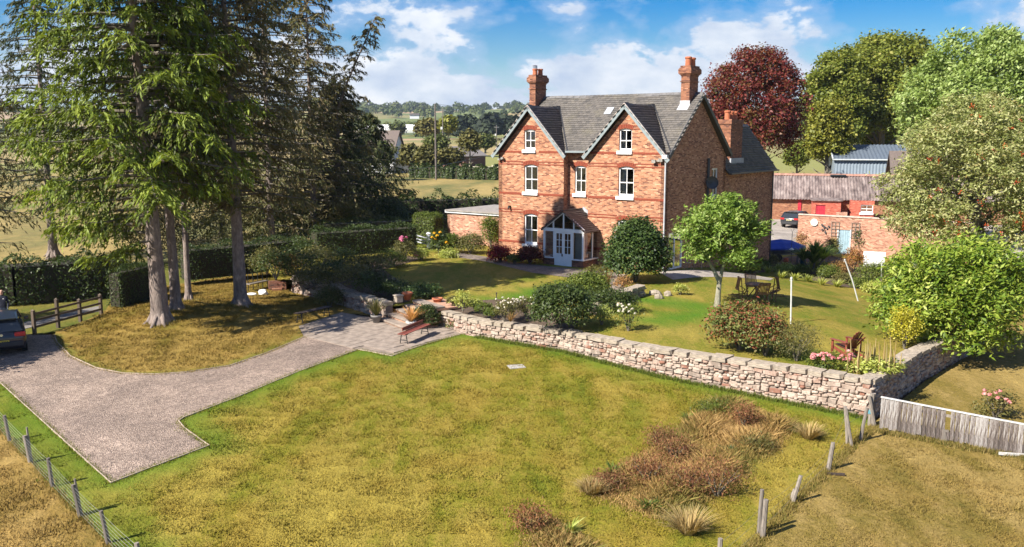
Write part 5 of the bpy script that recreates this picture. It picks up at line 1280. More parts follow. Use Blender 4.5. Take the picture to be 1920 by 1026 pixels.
L_ORANGE = leafmat('orange_blade', [(.42, .20, .06), (.58, .32, .12), (.66, .44, .2)], .3, .6)
L_PINK = leafmat('pink_petal', [(.55, .13, .17), (.70, .30, .32), (.78, .52, .48)], .3, .7)
L_MAGENTA = leafmat('magenta_petal', [(.45, .06, .2), (.6, .16, .32), (.66, .3, .42)], .3, .7)
L_WHITEF = leafmat('white_petal', [(.6, .52, .45), (.74, .7, .64), (.8, .78, .76)], .3, .7)
L_YELF = leafmat('yellow_petal', [(.62, .30, .01), (.72, .42, .015), (.75, .5, .03)], .3, .7)
L_BERRY = leafmat('orange_berry', [(.30, .035, .012), (.42, .07, .02), (.48, .11, .03)], .1, .35)

def spruce(label, base, h, tr, zc, rmax, nb, mat, seed, top_r=.12, lean=(0, 0), prof=None, group='tall spruces on and around the mound', nl=15, ne=9, el=.34, ew=.085, az=None, dead=0, droop=.32, bend=None, zmax=None, low=None, name='spruce_tree', bare=0):
    """spruce: bare lower trunk, whorls of drooping branches with side twigs, each twig set with needle sprays"""
    root = thing(name, label, 'tree', tuple(base), 0, group); rr = np.random.default_rng(seed); r_ = random.Random(seed)
    ax = lambda z: Vector((lean[0] * z + (0 if not bend else bend[0] * max(0, z - bend[2])), lean[1] * z + (0 if not bend else bend[1] * max(0, z - bend[2])), z))
    mb = MB(); zs = [-.3, .0, .25, .7, 1.6] + list(np.linspace(3, h, 9)); rad = [tr * 1.9, tr * 1.55, tr * 1.25, tr * 1.08, tr] + [tr * (1 - .93 * i / 9) for i in range(1, 10)]
    mb.tube([ax(z) for z in zs], rad, 14, wob=.10)
    for i in range(6): a = i * 1.05 + r_.random() * .5; mb.tube([Vector((math.cos(a) * tr * .8, math.sin(a) * tr * .8, .45)), Vector((math.cos(a) * tr * 1.5, math.sin(a) * tr * 1.5, .05)), Vector((math.cos(a) * tr * 2.4, math.sin(a) * tr * 2.4, -.15))], [tr * .34, tr * .28, tr * .1], 6)
    mb.build('trunk', M_SPRUCEB, root, True)
    br = MB(); P0 = []; D0 = []; LL = []; tt = []
    for i in range(nb):
        t = (i + r_.random()) / nb; z = zc + (h - zc) * (t ** .85); a = i * 2.39996 + r_.uniform(-.4, .4)
        if zmax and z > zmax: continue
        if low and z < low[0] and math.cos(a - low[1]) < low[2] + .7 * (z - zc) / (low[0] - zc) * -1: continue
        L = rmax * (prof(t) if prof else (1 - t) ** .8 * (.55 + .45 * min(1, t * 6))) * r_.uniform(.62, 1.12)
        if az: L *= .62 + .38 * max(0, math.cos(a - az))
        dr = droop * r_.uniform(.7, 1.3); p = ax(z); c, s = math.cos(a), math.sin(a)
        f = lambda u: p + Vector((c * L * u, s * L * u, L * (.10 * u - dr * u * u + .16 * u ** 4)))
        br.tube([f(0), f(.35), f(.7), f(1)], [.018 * L + .012, .012 * L + .01, .007 * L + .006, .006], 5, cap=False)
        isd = r_.random() < dead
        for k in range(int(nl * max(.5, L / rmax))):
            u = r_.uniform(.14, 1) ** .75; q = f(u); sd = 1 if k % 2 else -1; an = a + sd * r_.uniform(.5, 1.15); l = L * .34 * (1.15 - .75 * u) * r_.uniform(.6, 1.2) + .22
            P0.append(q); D0.append((math.cos(an), math.sin(an), r_.uniform(-.35, .05))); LL.append(l); tt.append(min(1, max(0, .25 + .5 * u + r_.gauss(0, .16))) if not isd else -1)
    tag(br.build('branches', M_BARK, root), kind='stuff')
    P0, D0, LL, tt = np.array([tuple(p) for p in P0]), np.array(D0), np.array(LL), np.array(tt)
    keep = tt >= 0; fol = Foliage()
    P0, D0, LL, tt = P0[keep], D0[keep], LL[keep], tt[keep]; n = len(P0)
    U = (np.arange(ne) + rr.random((n, ne))) / ne; hang = np.zeros((n, ne, 3)); hang[..., 2] = -.55 * U ** 1.6
    P = P0[:, None] + (D0[:, None] * U[..., None] + hang) * LL[:, None, None]; P = P.reshape(-1, 3) + rr.normal(0, .05, (n * ne, 3)); Tm = np.repeat(D0, ne, 0) + np.stack([np.zeros(n * ne), np.zeros(n * ne), -.9 * U.ravel() - .15], 1) + rr.normal(0, .42, (n * ne, 3)); Tm = norm(Tm)
    N = norm(np.array([0, 0, 1.0]) + rr.normal(0, .6, (n * ne, 3))); s = rr.uniform(.6, 1.3, n * ne); V, Fq = leaf_quads(P, Tm, N, el * s, ew * s, .04)
    fol.add(V, Fq, np.repeat(tt, ne) + rr.normal(0, .13, n * ne)); fol.build('crown', mat, root); return root

V3 = lambda x, y, z: Vector((x, y, z))
bp = lambda x, y: at(x, y, z_low)
full = lambda t: (1 - t) ** .62 * (.62 + .38 * min(1, t * 5))
spruce('tallest bright green spruce with a thick pale trunk at the front of the mound', bp(302, 604), 25, .36, 2.4, 5.7, 205, L_SPR, 3, lean=(-.03, 0), low=(6.0, 3.5, .55), nl=38, ne=17, el=.30, ew=.075, prof=full)
spruce('spruce with a mid width trunk close behind the thickest trunk', bp(331, 581), 24.2, .23, 5.6, 4.4, 120, L_SPR, 4, lean=(-.02, 0), nl=22, ne=11, prof=full)
spruce('slimmest spruce at the back of the mound near the hedge', bp(354, 566), 21.0, .15, 5.8, 3.2, 90, L_SPRK, 5, nl=18, ne=10)
spruce('tall brownish thin crowned spruce standing alone right of the others on the mound', bp(452, 573), 22.2, .30, 4.8, 5.0, 160, L_SPRD, 6, dead=.1, nl=30, ne=15, el=.28, ew=.06, prof=full, lean=(-.01, 0))
BG = 'spruces beyond the hedges'
spruce('spruce with a dark trunk beyond the far left hedge', at(100, 478, -.9), 21, .3, 3.0, 5.6, 130, L_SPRK, 7, nl=20, ne=10, group=BG, prof=full)
spruce('brown green spruce behind the hedge left of the leaning tree', V3(-15.8, 72, -1), 22, .26, 1.8, 5.4, 170, L_SPRD, 8, nl=22, ne=11, dead=.06, group=BG, prof=full)
spruce('dense dark spruce just below the leaning bare stemmed spruce', V3(-14.8, 77, -1), 13.2, .24, 1.0, 5.6, 160, L_SPRK, 19, nl=24, ne=11, group=BG, prof=lambda t: (1 - t) ** .6)
spruce('straggling spruce whose thin bare stemmed top leans out sharply to one side', V3(-14.3, 75.4, -1), 18.4, .24, 9.6, 2.2, 60, L_SPRD, 9, nl=12, ne=9, bend=(.47, 0, 11.2), group=BG, droop=.45, prof=lambda t: .9 - .6 * t, dead=.3)
spruce('dark low spreading spruce nearest the far roof', V3(-13.4, 86, -1), 10.8, .2, .6, 5.0, 150, L_SPRK, 10, nl=20, ne=11, group=BG, prof=lambda t: (1 - t) ** .6)
spruce('brown thin spruce between the lone mound spruce and the hedge end', V3(-17.6, 66, -1), 23, .25, 2.2, 5.6, 170, L_SPRD, 11, nl=22, ne=11, dead=.08, group=BG, prof=full)
spruce('dark full spruce filling the gap behind the mound trees', V3(-22.5, 70, -1), 22, .28, 1.2, 6.2, 170, L_SPRK, 16, nl=22, ne=11, group=BG, prof=full)
spruce('brown spruce far behind the bright green spruce', V3(-30.5, 76, -1), 19, .3, 2.2, 6.0, 140, L_SPRD, 17, nl=20, ne=10, group=BG, prof=full)
spruce('dull spruce at the picture edge with branches reaching in over the far hedge', V3(-34.5, 55, -1), 20, .32, 2.4, 6.8, 150, L_SPRD, 12, nl=20, ne=10, group=BG, prof=full)
spruce('second spruce beyond the drive shading the lane and hedge', V3(-34.6, 35.2, -1), 14, .3, .8, 5.4, 140, L_SPRK, 14, nl=16, ne=9, group=BG, prof=full)

# broadleaved trees
def boughs(c, rx, ry, rz, n, seed, s=(.2, .34), k=(.62, 1.0), core=.6):
    r_ = random.Random(seed); L = [(*c, rx * core, ry * core, rz * core)]
    for i in range(n):
        e = 1 - 1.7 * (i + .5) / n; a = i * 2.39996 + r_.uniform(-.35, .35); q = math.sqrt(max(0, 1 - e * e)); f = r_.uniform(*k); z = r_.uniform(*s)
        L.append((c[0] + math.cos(a) * rx * f * q, c[1] + math.sin(a) * ry * f * q, c[2] + rz * f * e, rx * z, ry * z, rz * z * .85))
    return L
def T(px, py, y): p = at_depth(px, py, y); return p
def scaled(px0, px1, py0, py1, y):
    a, b = at_depth(px0, py1, y), at_depth(px1, py0, y); return (a + b) / 2, (b.x - a.x) / 2, (b.z - a.z) / 2
def bigtree(name, label, box, y, ground, mat, seed, clumps, per, ll, lw, extra=(), group=None, tr=.5, nlob=52, zst=1.0, shr=.92, **kw):
    c, rx, rz = scaled(*box, y); rx *= shr; rz *= shr; base = Vector((c.x, y, ground)); cz = c.z - ground; r_ = random.Random(seed); lobes = [(0, 0, cz, rx * .62, rx * .62, rz * .66)]
    for i in range(nlob):
        e = 1 - 1.72 * (i + .5) / nlob; a = i * 2.39996 + r_.uniform(-.35, .35); q = math.sqrt(max(0, 1 - e * e)); k = r_.uniform(.70, .93) * (1.06 if r_.random() < .2 else 1); s = r_.uniform(.17, .30)
        lobes.append((math.cos(a) * rx * k * q, math.sin(a) * rx * k * q, cz + rz * k * e, rx * s, rx * s, min(rx, rz) * s * r_.uniform(.7, 1.0) * zst))
    lobes += list(extra); return tree(name, label, base, cz + rz, tr, lobes, clumps, per, ll, lw, mat, seed=seed, group=group, spread=rx * .8, nl=14, **kw)
bigtree('copper_beech_tree', 'copper beech with deep red crown behind the house chimney', (1314, 1520, 88, 330), 112, -1.2, L_BEECH, 21, 3600, 15, .32, .19, cr=.42, amp=.25, nlob=70, zst=1.5, tr=.6)
bigtree('oak_tree', 'largest dark green oak rising behind the blue metal shed', (1540, 1775, 56, 305), 150, -1.2, L_OAK, 22, 3800, 15, .46, .32, cr=.6, amp=.26, group='oaks beyond the farmyard', tr=.8)
bigtree('oak_tree', 'tall oak left of the blue shed and right of the copper beech', (1500, 1640, 80, 320), 142, -1.2, L_OAK, 23, 2600, 15, .44, .3, cr=.55, amp=.26, nlob=44, group='oaks beyond the farmyard', tr=.7)
bigtree('yellowing_tree', 'lower yellow green tree in front of the tall oaks', (1510, 1600, 185, 325), 130, -1.2, L_OAKY, 24, 1700, 14, .38, .26, cr=.45, nlob=36, amp=.2, tr=.4)
bigtree('maple_tree', 'pale bright green tree above the berry tree', (1680, 2010, 62, 330), 74, -1.0, L_MAPLE, 25, 3900, 16, .32, .15, cr=.34, amp=.24, nlob=64, zst=1.3, droop=.05, tr=.4, wind=(.5, 0, .35))
rt = bigtree('rowan_tree', 'large grey green rowan full of orange berries by the garden wall', (1652, 2020, 182, 530), 53, -.9, L_ROWAN, 26, 5200, 17, .20, .075, cr=.24, amp=.25, nlob=80, droop=.1, tr=.3, wind=(.55, 0, .1))
lob_c, lob_rx, lob_rz = scaled(1652, 2020, 182, 530, 53)
bf = Foliage()
d = unit(85); d[:, 1] = -abs(d[:, 1]); Pc = np.array([0, 0, lob_c.z + .9]) + d * np.array([lob_rx, lob_rx, lob_rz]) * .93
Pb = (Pc[:, None] + G.normal(0, .08, (85, 12, 3))).reshape(-1, 3); n = len(Pb); N = unit(n); V, Fq = leaf_quads(Pb, norm(np.cross(N, unit(n))), N, np.full(n, .085), np.full(n, .085)); bf.add(V, Fq, G.random(n)); tag(bf.build('berries', L_BERRY, rt), kind='stuff')
spruce('thin grey topped conifer showing above the pale green tree', Vector((70, 138, -1.2)), 23.5, .3, 6, 4.0, 80, L_SPRD, 15, nl=12, ne=7, el=.5, ew=.14, group=None, name='conifer_tree')
lb = at(1795, 693, z_low); zc = (CAM_H + ray(1790, 570).z * (lb.y / ray(1790, 570).y)) - lb.z
lau = tree('laurel_tree', 'huge glossy laurel overhanging the shaded stone wall return', lb + Vector((0, 1.2, 0)), 5, .14, boughs((.5, .2, zc - .05), 2.75, 2.3, 2.15, 40, 27, (.18, .32)) + [(-1.6, .2, zc - .7, 1.1, 1.1, 1.0), (2.9, 1.0, zc + .2, 1.4, 1.4, 1.2), (.2, -.6, zc - 1.3, 1.5, 1.1, .9)], 2100, 18, .20, .07, L_LAUR, seed=27, cr=.24, amp=.16, wind=(.55, 0, .25), spread=1.8, shell=.7, nl=12)
bush('bright golden yellow shrub at the edge of the huge laurel', at(1693, 650, 0) + Vector((.05, 0, 0)), .42, .45, 1.45, 240, 14, .07, .04, L_GOLD, seed=28)
sb = at(1345, 574, 0)
tree('standard_tree', 'small round headed tree with forked pale trunk on the side lawn', sb, 5.2, .13, boughs((.12, .1, 3.4), 1.78, 1.7, 1.75, 34, 29, (.18, .3)) + [(1.2, .1, 2.0, .55, .55, .6), (.5, -.2, 2.1, .6, .55, .55), (-.9, .1, 2.4, .5, .5, .45)], 1150, 15, .19, .065, L_BAY, M_PALEBARK, stems=[([(0, 0, -.3), (0, 0, .05), (.02, 0, .5), (.05, 0, 1.15), (-.25, .05, 1.75), (-.7, .1, 2.5), (-.95, .1, 3.3)], [.19, .16, .125, .115, .085, .06, .02]), ([(.05, 0, 1.0), (.16, .05, 1.6), (.3, .1, 2.3), (.5, .1, 3.3), (.45, .1, 4.2)], [.1, .085, .07, .045, .015]), ([(.2, .05, 1.8), (.7, 0, 2.5), (1.2, 0, 3.0)], [.05, .04, .012]), ([(-.5, .1, 2.2), (-.3, -.3, 2.9), (-.2, -.5, 3.6)], [.045, .035, .01])], seed=29, cr=.15, amp=.26, wind=(.5, 0, .3), spread=1.1, th=3.9, nl=9, shell=.6)
bush('tall dense laurel shading the parked black car beside the drive', V3(-24.4, 32.9, -.95), 2.4, 2.6, 4.7, 900, 14, .22, .11, L_HEDGE, seed=201, shell=.6, cr=.3)
for i, (x, y, r, h, m) in enumerate(((-25, 63, 3.0, 4.2, L_SPRD), (-20.5, 65, 2.8, 4.6, L_OLIVE), (-17.5, 69.5, 2.6, 4.0, L_HEDGE), (-13.0, 72.5, 2.2, 3.4, L_OLIVE), (-10.8, 78, 2.4, 3.2, L_HEDGE))):
    bush(('brown thicket behind the hedge under the bright green spruce', 'bronze thicket behind the hedge between two spruce trunks', 'dark thicket behind the long hedge under the brown spruce', 'olive thicket at the back hedge below the leaning spruce', 'dark thicket by the rustic hurdle')[i], V3(x, y, -1.1), r, r * .8, h, 460, 13, .2, .085, m, seed=210 + i, cr=.35, shell=.45)
hs_ = at(1192, 528, 0)
bush('large rounded dark camellia against the house front', hs_, 1.5, 1.3, 3.1, 1500, 15, .14, .085, L_DARK, seed=30, shell=.7, cr=.22)
bush('round dark leaved bush right behind the stone wall', at(1050, 612, 0), 1.25, 1.0, 1.75, 900, 14, .10, .06, L_HEDGE, seed=31, shell=.72, cr=.16)
bush('yellow green low bush beside the stone path', at(1102, 560, 0), 1.15, .9, 1.15, 600, 13, .10, .06, L_GREEN, seed=32, cr=.15)
bush('dark clipped shrub in front of the low mossy wall', at(1135, 588, 0) + Vector((.2, .4, 0)), 1.3, .7, .95, 600, 13, .08, .045, L_HEDGE, seed=33, cr=.14)
bush('red tipped spreading shrub behind the wall with creamy new leaves', at(1385, 655, 0), 1.15, .95, 1.75, 640, 13, .11, .055, L_PHOT, seed=34, cr=.17, shell=.45)
bush('dark green bush at the right side of the red tipped shrub', at(1435, 665, 0), .85, .8, 1.5, 330, 13, .10, .055, L_PHOT, seed=35, cr=.15)
bush('feathery olive shrub between the red tipped shrub and pink flowers', at(1493, 675, 0), .8, .75, 1.25, 380, 12, .075, .02, L_OLIVE, seed=36, cr=.16, up=.1)
bush('dark green conical box bush behind the red bench', at(799, 614, z_low), .55, .5, 1.0, 330, 14, .07, .035, L_HEDGE, seed=37, cr=.08, shell=.72)
bush('low pale flowered shrub on the lawn beside the camellia', at(1275, 552, 0), .4, .35, .5, 80, 10, .08, .04, L_LIME, seed=38)
pr = bush('pale rose bush with creamy pink flowers just behind the wall', at(1178, 618, 0), .55, .5, 1.0, 90, 10, .08, .045, L_GREEN, seed=39)
flowers(pr, [(R.uniform(-.5, .5), R.uniform(-.4, .3), R.uniform(.6, 1.05)) for _ in range(16)], .075, L_WHITEF)
bush('lime green weedy shrub left of the pale rose bush', at(1128, 606, 0), .45, .4, .75, 110, 10, .09, .04, L_LIME, seed=40)
# shrubs under the house and by the outbuilding
bush('scarlet leaved shrub left of the tall ground floor window', at(938, 490, 0), .72, .6, .95, 240, 12, .11, .06, L_RED, seed=41)
bush('dark crimson shrub under the tall ground floor window', at(994, 494, 0), .85, .7, 1.05, 260, 12, .11, .06, leafmat('dark_crimson_leaf', [(.05, .008, .012), (.10, .014, .016), (.17, .03, .025), (.07, .05, .02)], .3), seed=42)
bush('low green plant between the two red shrubs', at(965, 494, 0), .55, .4, .55, 140, 10, .09, .05, L_GREEN, seed=43)
bush('bronze green shrub in front of the outbuilding wall', at(882, 475, 0), 1.0, .85, 1.25, 300, 12, .12, .05, L_OLIVE, seed=44)
bush('climber on trellis at the house end of the outbuilding', at(920, 464, 0), .5, .4, 2.2, 230, 12, .12, .06, L_GREEN, seed=45)
bush('leafy green clump with small pale flowers by the outbuilding', at(848, 474, 0), .55, .5, 1.2, 160, 12, .13, .06, L_GREEN, seed=46)
yb = bush('tall dark leaved clump with big yellow daisies by the wicket', at(824, 474, 0), .75, .6, 1.35, 190, 12, .12, .06, L_HEDGE, seed=47)
flowers(yb, [(-.3, -.45, 1.35), (-.1, -.5, 1.2), (-.45, -.4, 1.05), (-.2, -.5, .95), (.5, -.45, .75), (.62, -.35, .65), (.1, -.5, 1.42)], .13, L_YELF)
pk = bush('pale green clump topped with magenta phlox near the long hedge', at(757, 490, 0), .7, .6, 1.3, 200, 12, .11, .04, L_OLIVE, seed=48)
flowers(pk, [(R.uniform(-.35, .3), R.uniform(-.45, .2), R.uniform(1.25, 1.55)) for _ in range(7)], .13, L_MAGENTA)
pk2 = bush('low lime clump with salmon flowers beside the shaded lawn', at(790, 487, 0), .6, .5, .75, 160, 11, .10, .04, L_LIME, seed=49)
flowers(pk2, [(-.35, -.45, .35), (-.2, -.5, .3), (-.3, -.48, .5)], .1, L_PINK)
spots = [(590, 535, 1.0, .9, L_OLIVE, 'olive border shrub at the far end of the shaded stone wall'), (625, 530, 1.2, 1.1, L_HEDGE, 'dark border shrub above the curved stone wall'), (665, 540, 1.1, 1.2, L_OLIVE, 'straggly bronze shrub spilling over the curved wall'), (700, 545, .9, .9, L_HEDGE, 'dark low shrub in the shaded border left of the steps'), (700, 512, 1.1, 1.1, L_OLIVE, 'tall bronze clump between the border and long hedge'), (735, 500, .9, .9, L_GREEN, 'green clump at the lawn edge left of the phlox'), (660, 510, 1.2, 1.0, L_HEDGE, 'dense dark clump under the long hedge face'), (735, 548, .9, .45, L_HEDGE, 'low lavender like mound above the steps'), (790, 553, .9, .4, L_DARK, 'low dark mound at the lawn edge right of the pots'), (840, 482, .5, .35, L_LIME, 'low lime edging plant at the path end'), (618, 575, .7, .9, L_OLIVE, 'shrub hanging down over the curved stone wall face'), (560, 520, 1.2, 1.5, L_HEDGE, 'dark rounded shrub at the wall end by the brick pier'), (598, 512, 1.3, 1.5, L_OLIVE, 'bronze leaved shrub between the curved wall and hedge'), (635, 505, 1.2, 1.3, L_HEDGE, 'dark shrub against the end of the long hedge'), (570, 500, 1.1, 1.6, L_HEDGE, 'dense shrub under the spruces at the garden end'), (540, 512, .8, 1.0, L_TAN, 'tan dried shrub above the brick pier'), (517, 522, 1.1, 1.5, L_HEDGE, 'dark evergreen shrub between the iron railing and the wall end'), (500, 512, 1.0, 1.4, L_OLIVE, 'olive shrub against the hedge behind the brick pier')]
for i, (px, py, r, h, m, lbl) in enumerate(spots): bush(lbl, at(px, py, 0 if py < 570 else z_low), r, r * .8, h, 210, 12, .11, .045, m, seed=60 + i, cr=.18)
def spikes(label, base, n, h, r, mat, w=.045, name='spiky_plant', cat='plant', group=None, lean=.5, z0=0.0, parent=None, arch=.35):
    """strap leaves arching out of one crown: every leaf a bent blade"""
    root = parent or thing(name, label, cat, tuple(base), 0, group); V = []; Fq = []; Tn = []
    for i in range(n):
        a = R.uniform(0, 6.283); l = h * R.uniform(.6, 1.15); e = R.uniform(.05, lean); c, s = math.cos(a), math.sin(a); t = R.random(); ww = w * R.uniform(.7, 1.2); prev = None
        for k in range(5):
            u = k / 4; out = l * (e * u + arch * u * u * e * 1.6); z = z0 + l * (u - arch * u * u * (.3 + e)); wd = ww * (1 - u) ** .7 * .5 + .002; p = Vector((c * (r + out), s * (r + out), z)); q = Vector((-s, c, 0)) * wd; cur = len(V); V += [tuple(p - q), tuple(p + q)]; Tn += [t, t]
            if k: Fq.append((cur - 2, cur - 1, cur + 1, cur))
    mesh_np('leaves', np.array(V), np.array(Fq), mat, root, tint=np.array(Tn)); return root
spikes('dark spiky grass like plant in the grey planter', at(706, 606, z_low), 120, .95, .04, L_OLIVE, .04, z0=.36, lean=.7)
spikes('bright orange arching grass plant in the white planter', at(771, 619, z_low), 150, .8, .03, L_ORANGE, .045, z0=.38, lean=.9)
L_PALM = leafmat('palm_leaf', [(.05, .10, .02), (.09, .16, .03), (.14, .22, .05), (.24, .30, .10)], .3, .45)
cord = spikes('big cabbage palm of sword leaves in front of the brick garden wall', at(1524, 512, z_up), 190, 1.35, .05, L_PALM, .11, name='cabbage_palm', lean=1.0, z0=.7)
for dx, dz in ((-.75, .9), (.7, .95), (.1, 1.35)):
    c2 = spikes('', (0, 0, 0), 150, 1.15, .03, L_PALM, .1, parent=cord, lean=1.1, z0=dz); ch = cord.children[-1]; ch.location = (dx, .1 * dx, 0)
mb = MB(); [mb.tube([(0, 0, -.1), (dx * .6, 0, .5), (dx, .1 * dx, dz + .1)], [.12, .09, .07], 7) for dx, dz in ((-.75, .9), (.7, .95), (.1, 1.35))]; mb.build('trunk', M_BARK, cord)
# beds of the far border
bed = [(1440, 497, .7, .8, L_OLIVE, 'bronze shrub beside the blue covered boat'), (1405, 510, .6, .55, L_OLIVE, 'low mottled shrub at the border end near the standard tree'), (1470, 512, .6, .6, L_LIME, 'lime leaved clump in front of the clay chimney pot'), (1500, 515, .7, .6, L_GREEN, 'mixed green clump below the cabbage palm'), (1552, 520, .7, .7, L_GREEN, 'dark green clump right of the cabbage palm'), (1600, 508, .75, 1.5, leafmat('orange_autumn_leaf', [(.28, .08, .03), (.34, .15, .05), (.24, .18, .05), (.38, .10, .04)], .3), 'orange autumn shrub in front of the blue grey door'), (1632, 526, .9, 1.1, L_GREEN, 'rounded green shrub with yellow heads by the white board'), (1585, 530, .6, .5, L_OLIVE, 'low grey green clump near the leaning pole'), (1668, 540, .7, .8, L_OLIVE, 'dark rusty clump at the foot of the slim white pole'), (1700, 520, .9, 1.2, L_LAUR, 'bright laurel shoot at the border corner'), (1505, 470, .55, 1.6, L_TAN, 'tall dry tan plant beside the car end of the brick wall'), (1610, 478, .4, 2.2, L_DARK, 'dark climber beside the blue grey door'), (1560, 480, .5, 1.4, L_OLIVE, 'bronze climber left of the blue grey door'), (1618, 540, .7, .6, L_GREEN, 'leafy green clump between the leaning pole and slim white pole'), (1640, 548, .7, .55, L_LIME, 'lime clump at the lawn edge before the slim white pole'), (1682, 548, .7, .7, L_OLIVE, 'olive clump at the lawn edge beside the huge laurel'), (1660, 522, .8, .9, L_GREEN, 'dense green clump behind the slim white pole'), (1535, 510, .7, .7, L_LIME, 'bright lime clump at the foot of the cabbage palm'), (1425, 503, .6, .6, L_GREEN, 'fresh green clump between the terrace and the boat'), (1575, 515, .65, .8, L_TAN, 'rusty tan clump left of the orange autumn shrub'), (1690, 530, .6, 1.0, L_LAUR, 'upright bright green shrub under the berry tree')]
for i, (px, py, r, h, m, lbl) in enumerate(bed): bush(lbl, at(px, py, z_up), r, r * .85, h, 200, 12, .12, .05, m, seed=90 + i, cr=.17)
for i, (px, py) in enumerate(((1440, 510), (1465, 520), (1490, 524), (1515, 527), (1540, 533), (1570, 537))):
    spikes(('yellow green strap leaved clump nearest the standard tree crown', 'second yellow green strap leaved clump along the border front', 'yellow green strap leaved clump under the clay chimney pot', 'yellow green strap leaved clump under the cabbage palm', 'fifth yellow green strap leaved clump from the boat', 'yellow green strap leaved clump nearest the leaning pole')[i], at(px, py, z_up), 90, .55, .12, L_LIME, .055, group='strap leaved clumps along the far border', lean=.8)
sd = thing('sedum_plant', 'pink flowered sedum clumps behind the wall near the armchair', 'flower plant', tuple(at(1555, 690, 0)))
f = Foliage(); crown([(0, 0, .2, .75, .35, .3)], 120, 10, .08, .05, f, 120, cr=.1); f.build('foliage', L_GREEN, sd)
flowers(sd, [(R.uniform(-.75, .75), R.uniform(-.4, .25), R.uniform(.36, .56)) for _ in range(34)], .085, L_PINK)
fx = thing('mullein_plants', 'tall dry seed spires in the wall corner', 'plant', tuple(at(1640, 700, 0)))
mb = MB()
for i in range(26):
    x, y, h = R.uniform(-.9, .8), R.uniform(-.25, .5), R.uniform(.5, 1.25); mb.tube([(x, y, 0), (x + R.uniform(-.03, .03), y, h * .45), (x + R.uniform(-.06, .06), y, h)], [.012, .03, .008], 6, R.random(), wob=.5)
mb.build('spires', L_STRAW, fx); f = Foliage(); crown([(0, 0, .2, .9, .4, .25)], 130, 10, .12, .05, f, 121, cr=.12); f.build('foliage', L_LIME, fx)
rb = bush('rose bush with red and white flowers behind the plank fence', at(1868, 792, z_low) + Vector((.2, .4, 0)), .7, .5, .85, 130, 11, .08, .04, L_OLIVE, seed=130)
flowers(rb, [(R.uniform(-.7, .2), R.uniform(-.5, 0), R.uniform(.6, .95)) for _ in range(9)], .08, L_PINK)
# flower border behind the wall
bo = [(868, 580, .35, .8, L_LIME, 'spindly lime shoot in the sunny border'), (905, 588, .45, .45, L_GREEN, 'low green mound left of the rusty stake'), (890, 578, .4, .4, L_LIME, 'yellow green low clump behind the wall top'), (850, 570, .35, .35, L_OLIVE, 'small mixed plant beside the bowl pot'), (923, 595, .35, .4, L_GREEN, 'dense green tuft at the foot of the rusty stake')]
for i, (px, py, r, h, m, lbl) in enumerate(bo): bush(lbl, at(px, py, 0), r, r * .8, h, 90, 11, .08, .04, m, seed=140 + i)
for i, (px, py, lbl) in enumerate(((960, 592, 'pale aster clump nearest the rusty stake'), (985, 590, 'tall pale aster clump beside the round bush'), (945, 598, 'low pale daisy clump on the wall edge'))):
    a = bush(lbl, at(px, py, 0), .5, .4, .75, 110, 11, .08, .03, L_OLIVE, seed=150 + i); flowers(a, [(R.uniform(-.45, .45), R.uniform(-.35, .25), R.uniform(.5, .85)) for _ in range(18)], .06, L_WHITEF, n=4)
spikes('rusty dry grass tuft on the wall edge', at(957, 603, 0), 60, .45, .03, L_TAN, .02, lean=.6)
spikes('tan dried flower spike in front of the porch bed', at(1140, 535, 0), 40, .9, .04, L_TAN, .03, lean=.35)
bush('low green plants beside the porch wall', at(1122, 520, 0), .8, .5, .6, 150, 11, .09, .04, L_OLIVE, seed=155)
bush('tan and orange perennial by the path under the camellia', at(1168, 540, 0), .5, .4, .6, 110, 11, .09, .035, L_TAN, seed=156)
for i, (px, py) in enumerate(((823, 612), (850, 617), (885, 622), (915, 628))): bush('russet wall plant growing low on the sunny wall face, %s' % ('nearest the conical bush', 'second from the conical bush', 'third from the conical bush', 'furthest from the conical bush')[i], at(px, py, z_low), .32, .2, .5, 45, 9, .08, .045, L_PHOT if i % 2 else L_OLIVE, seed=160 + i, group='plants rooted in the wall foot')

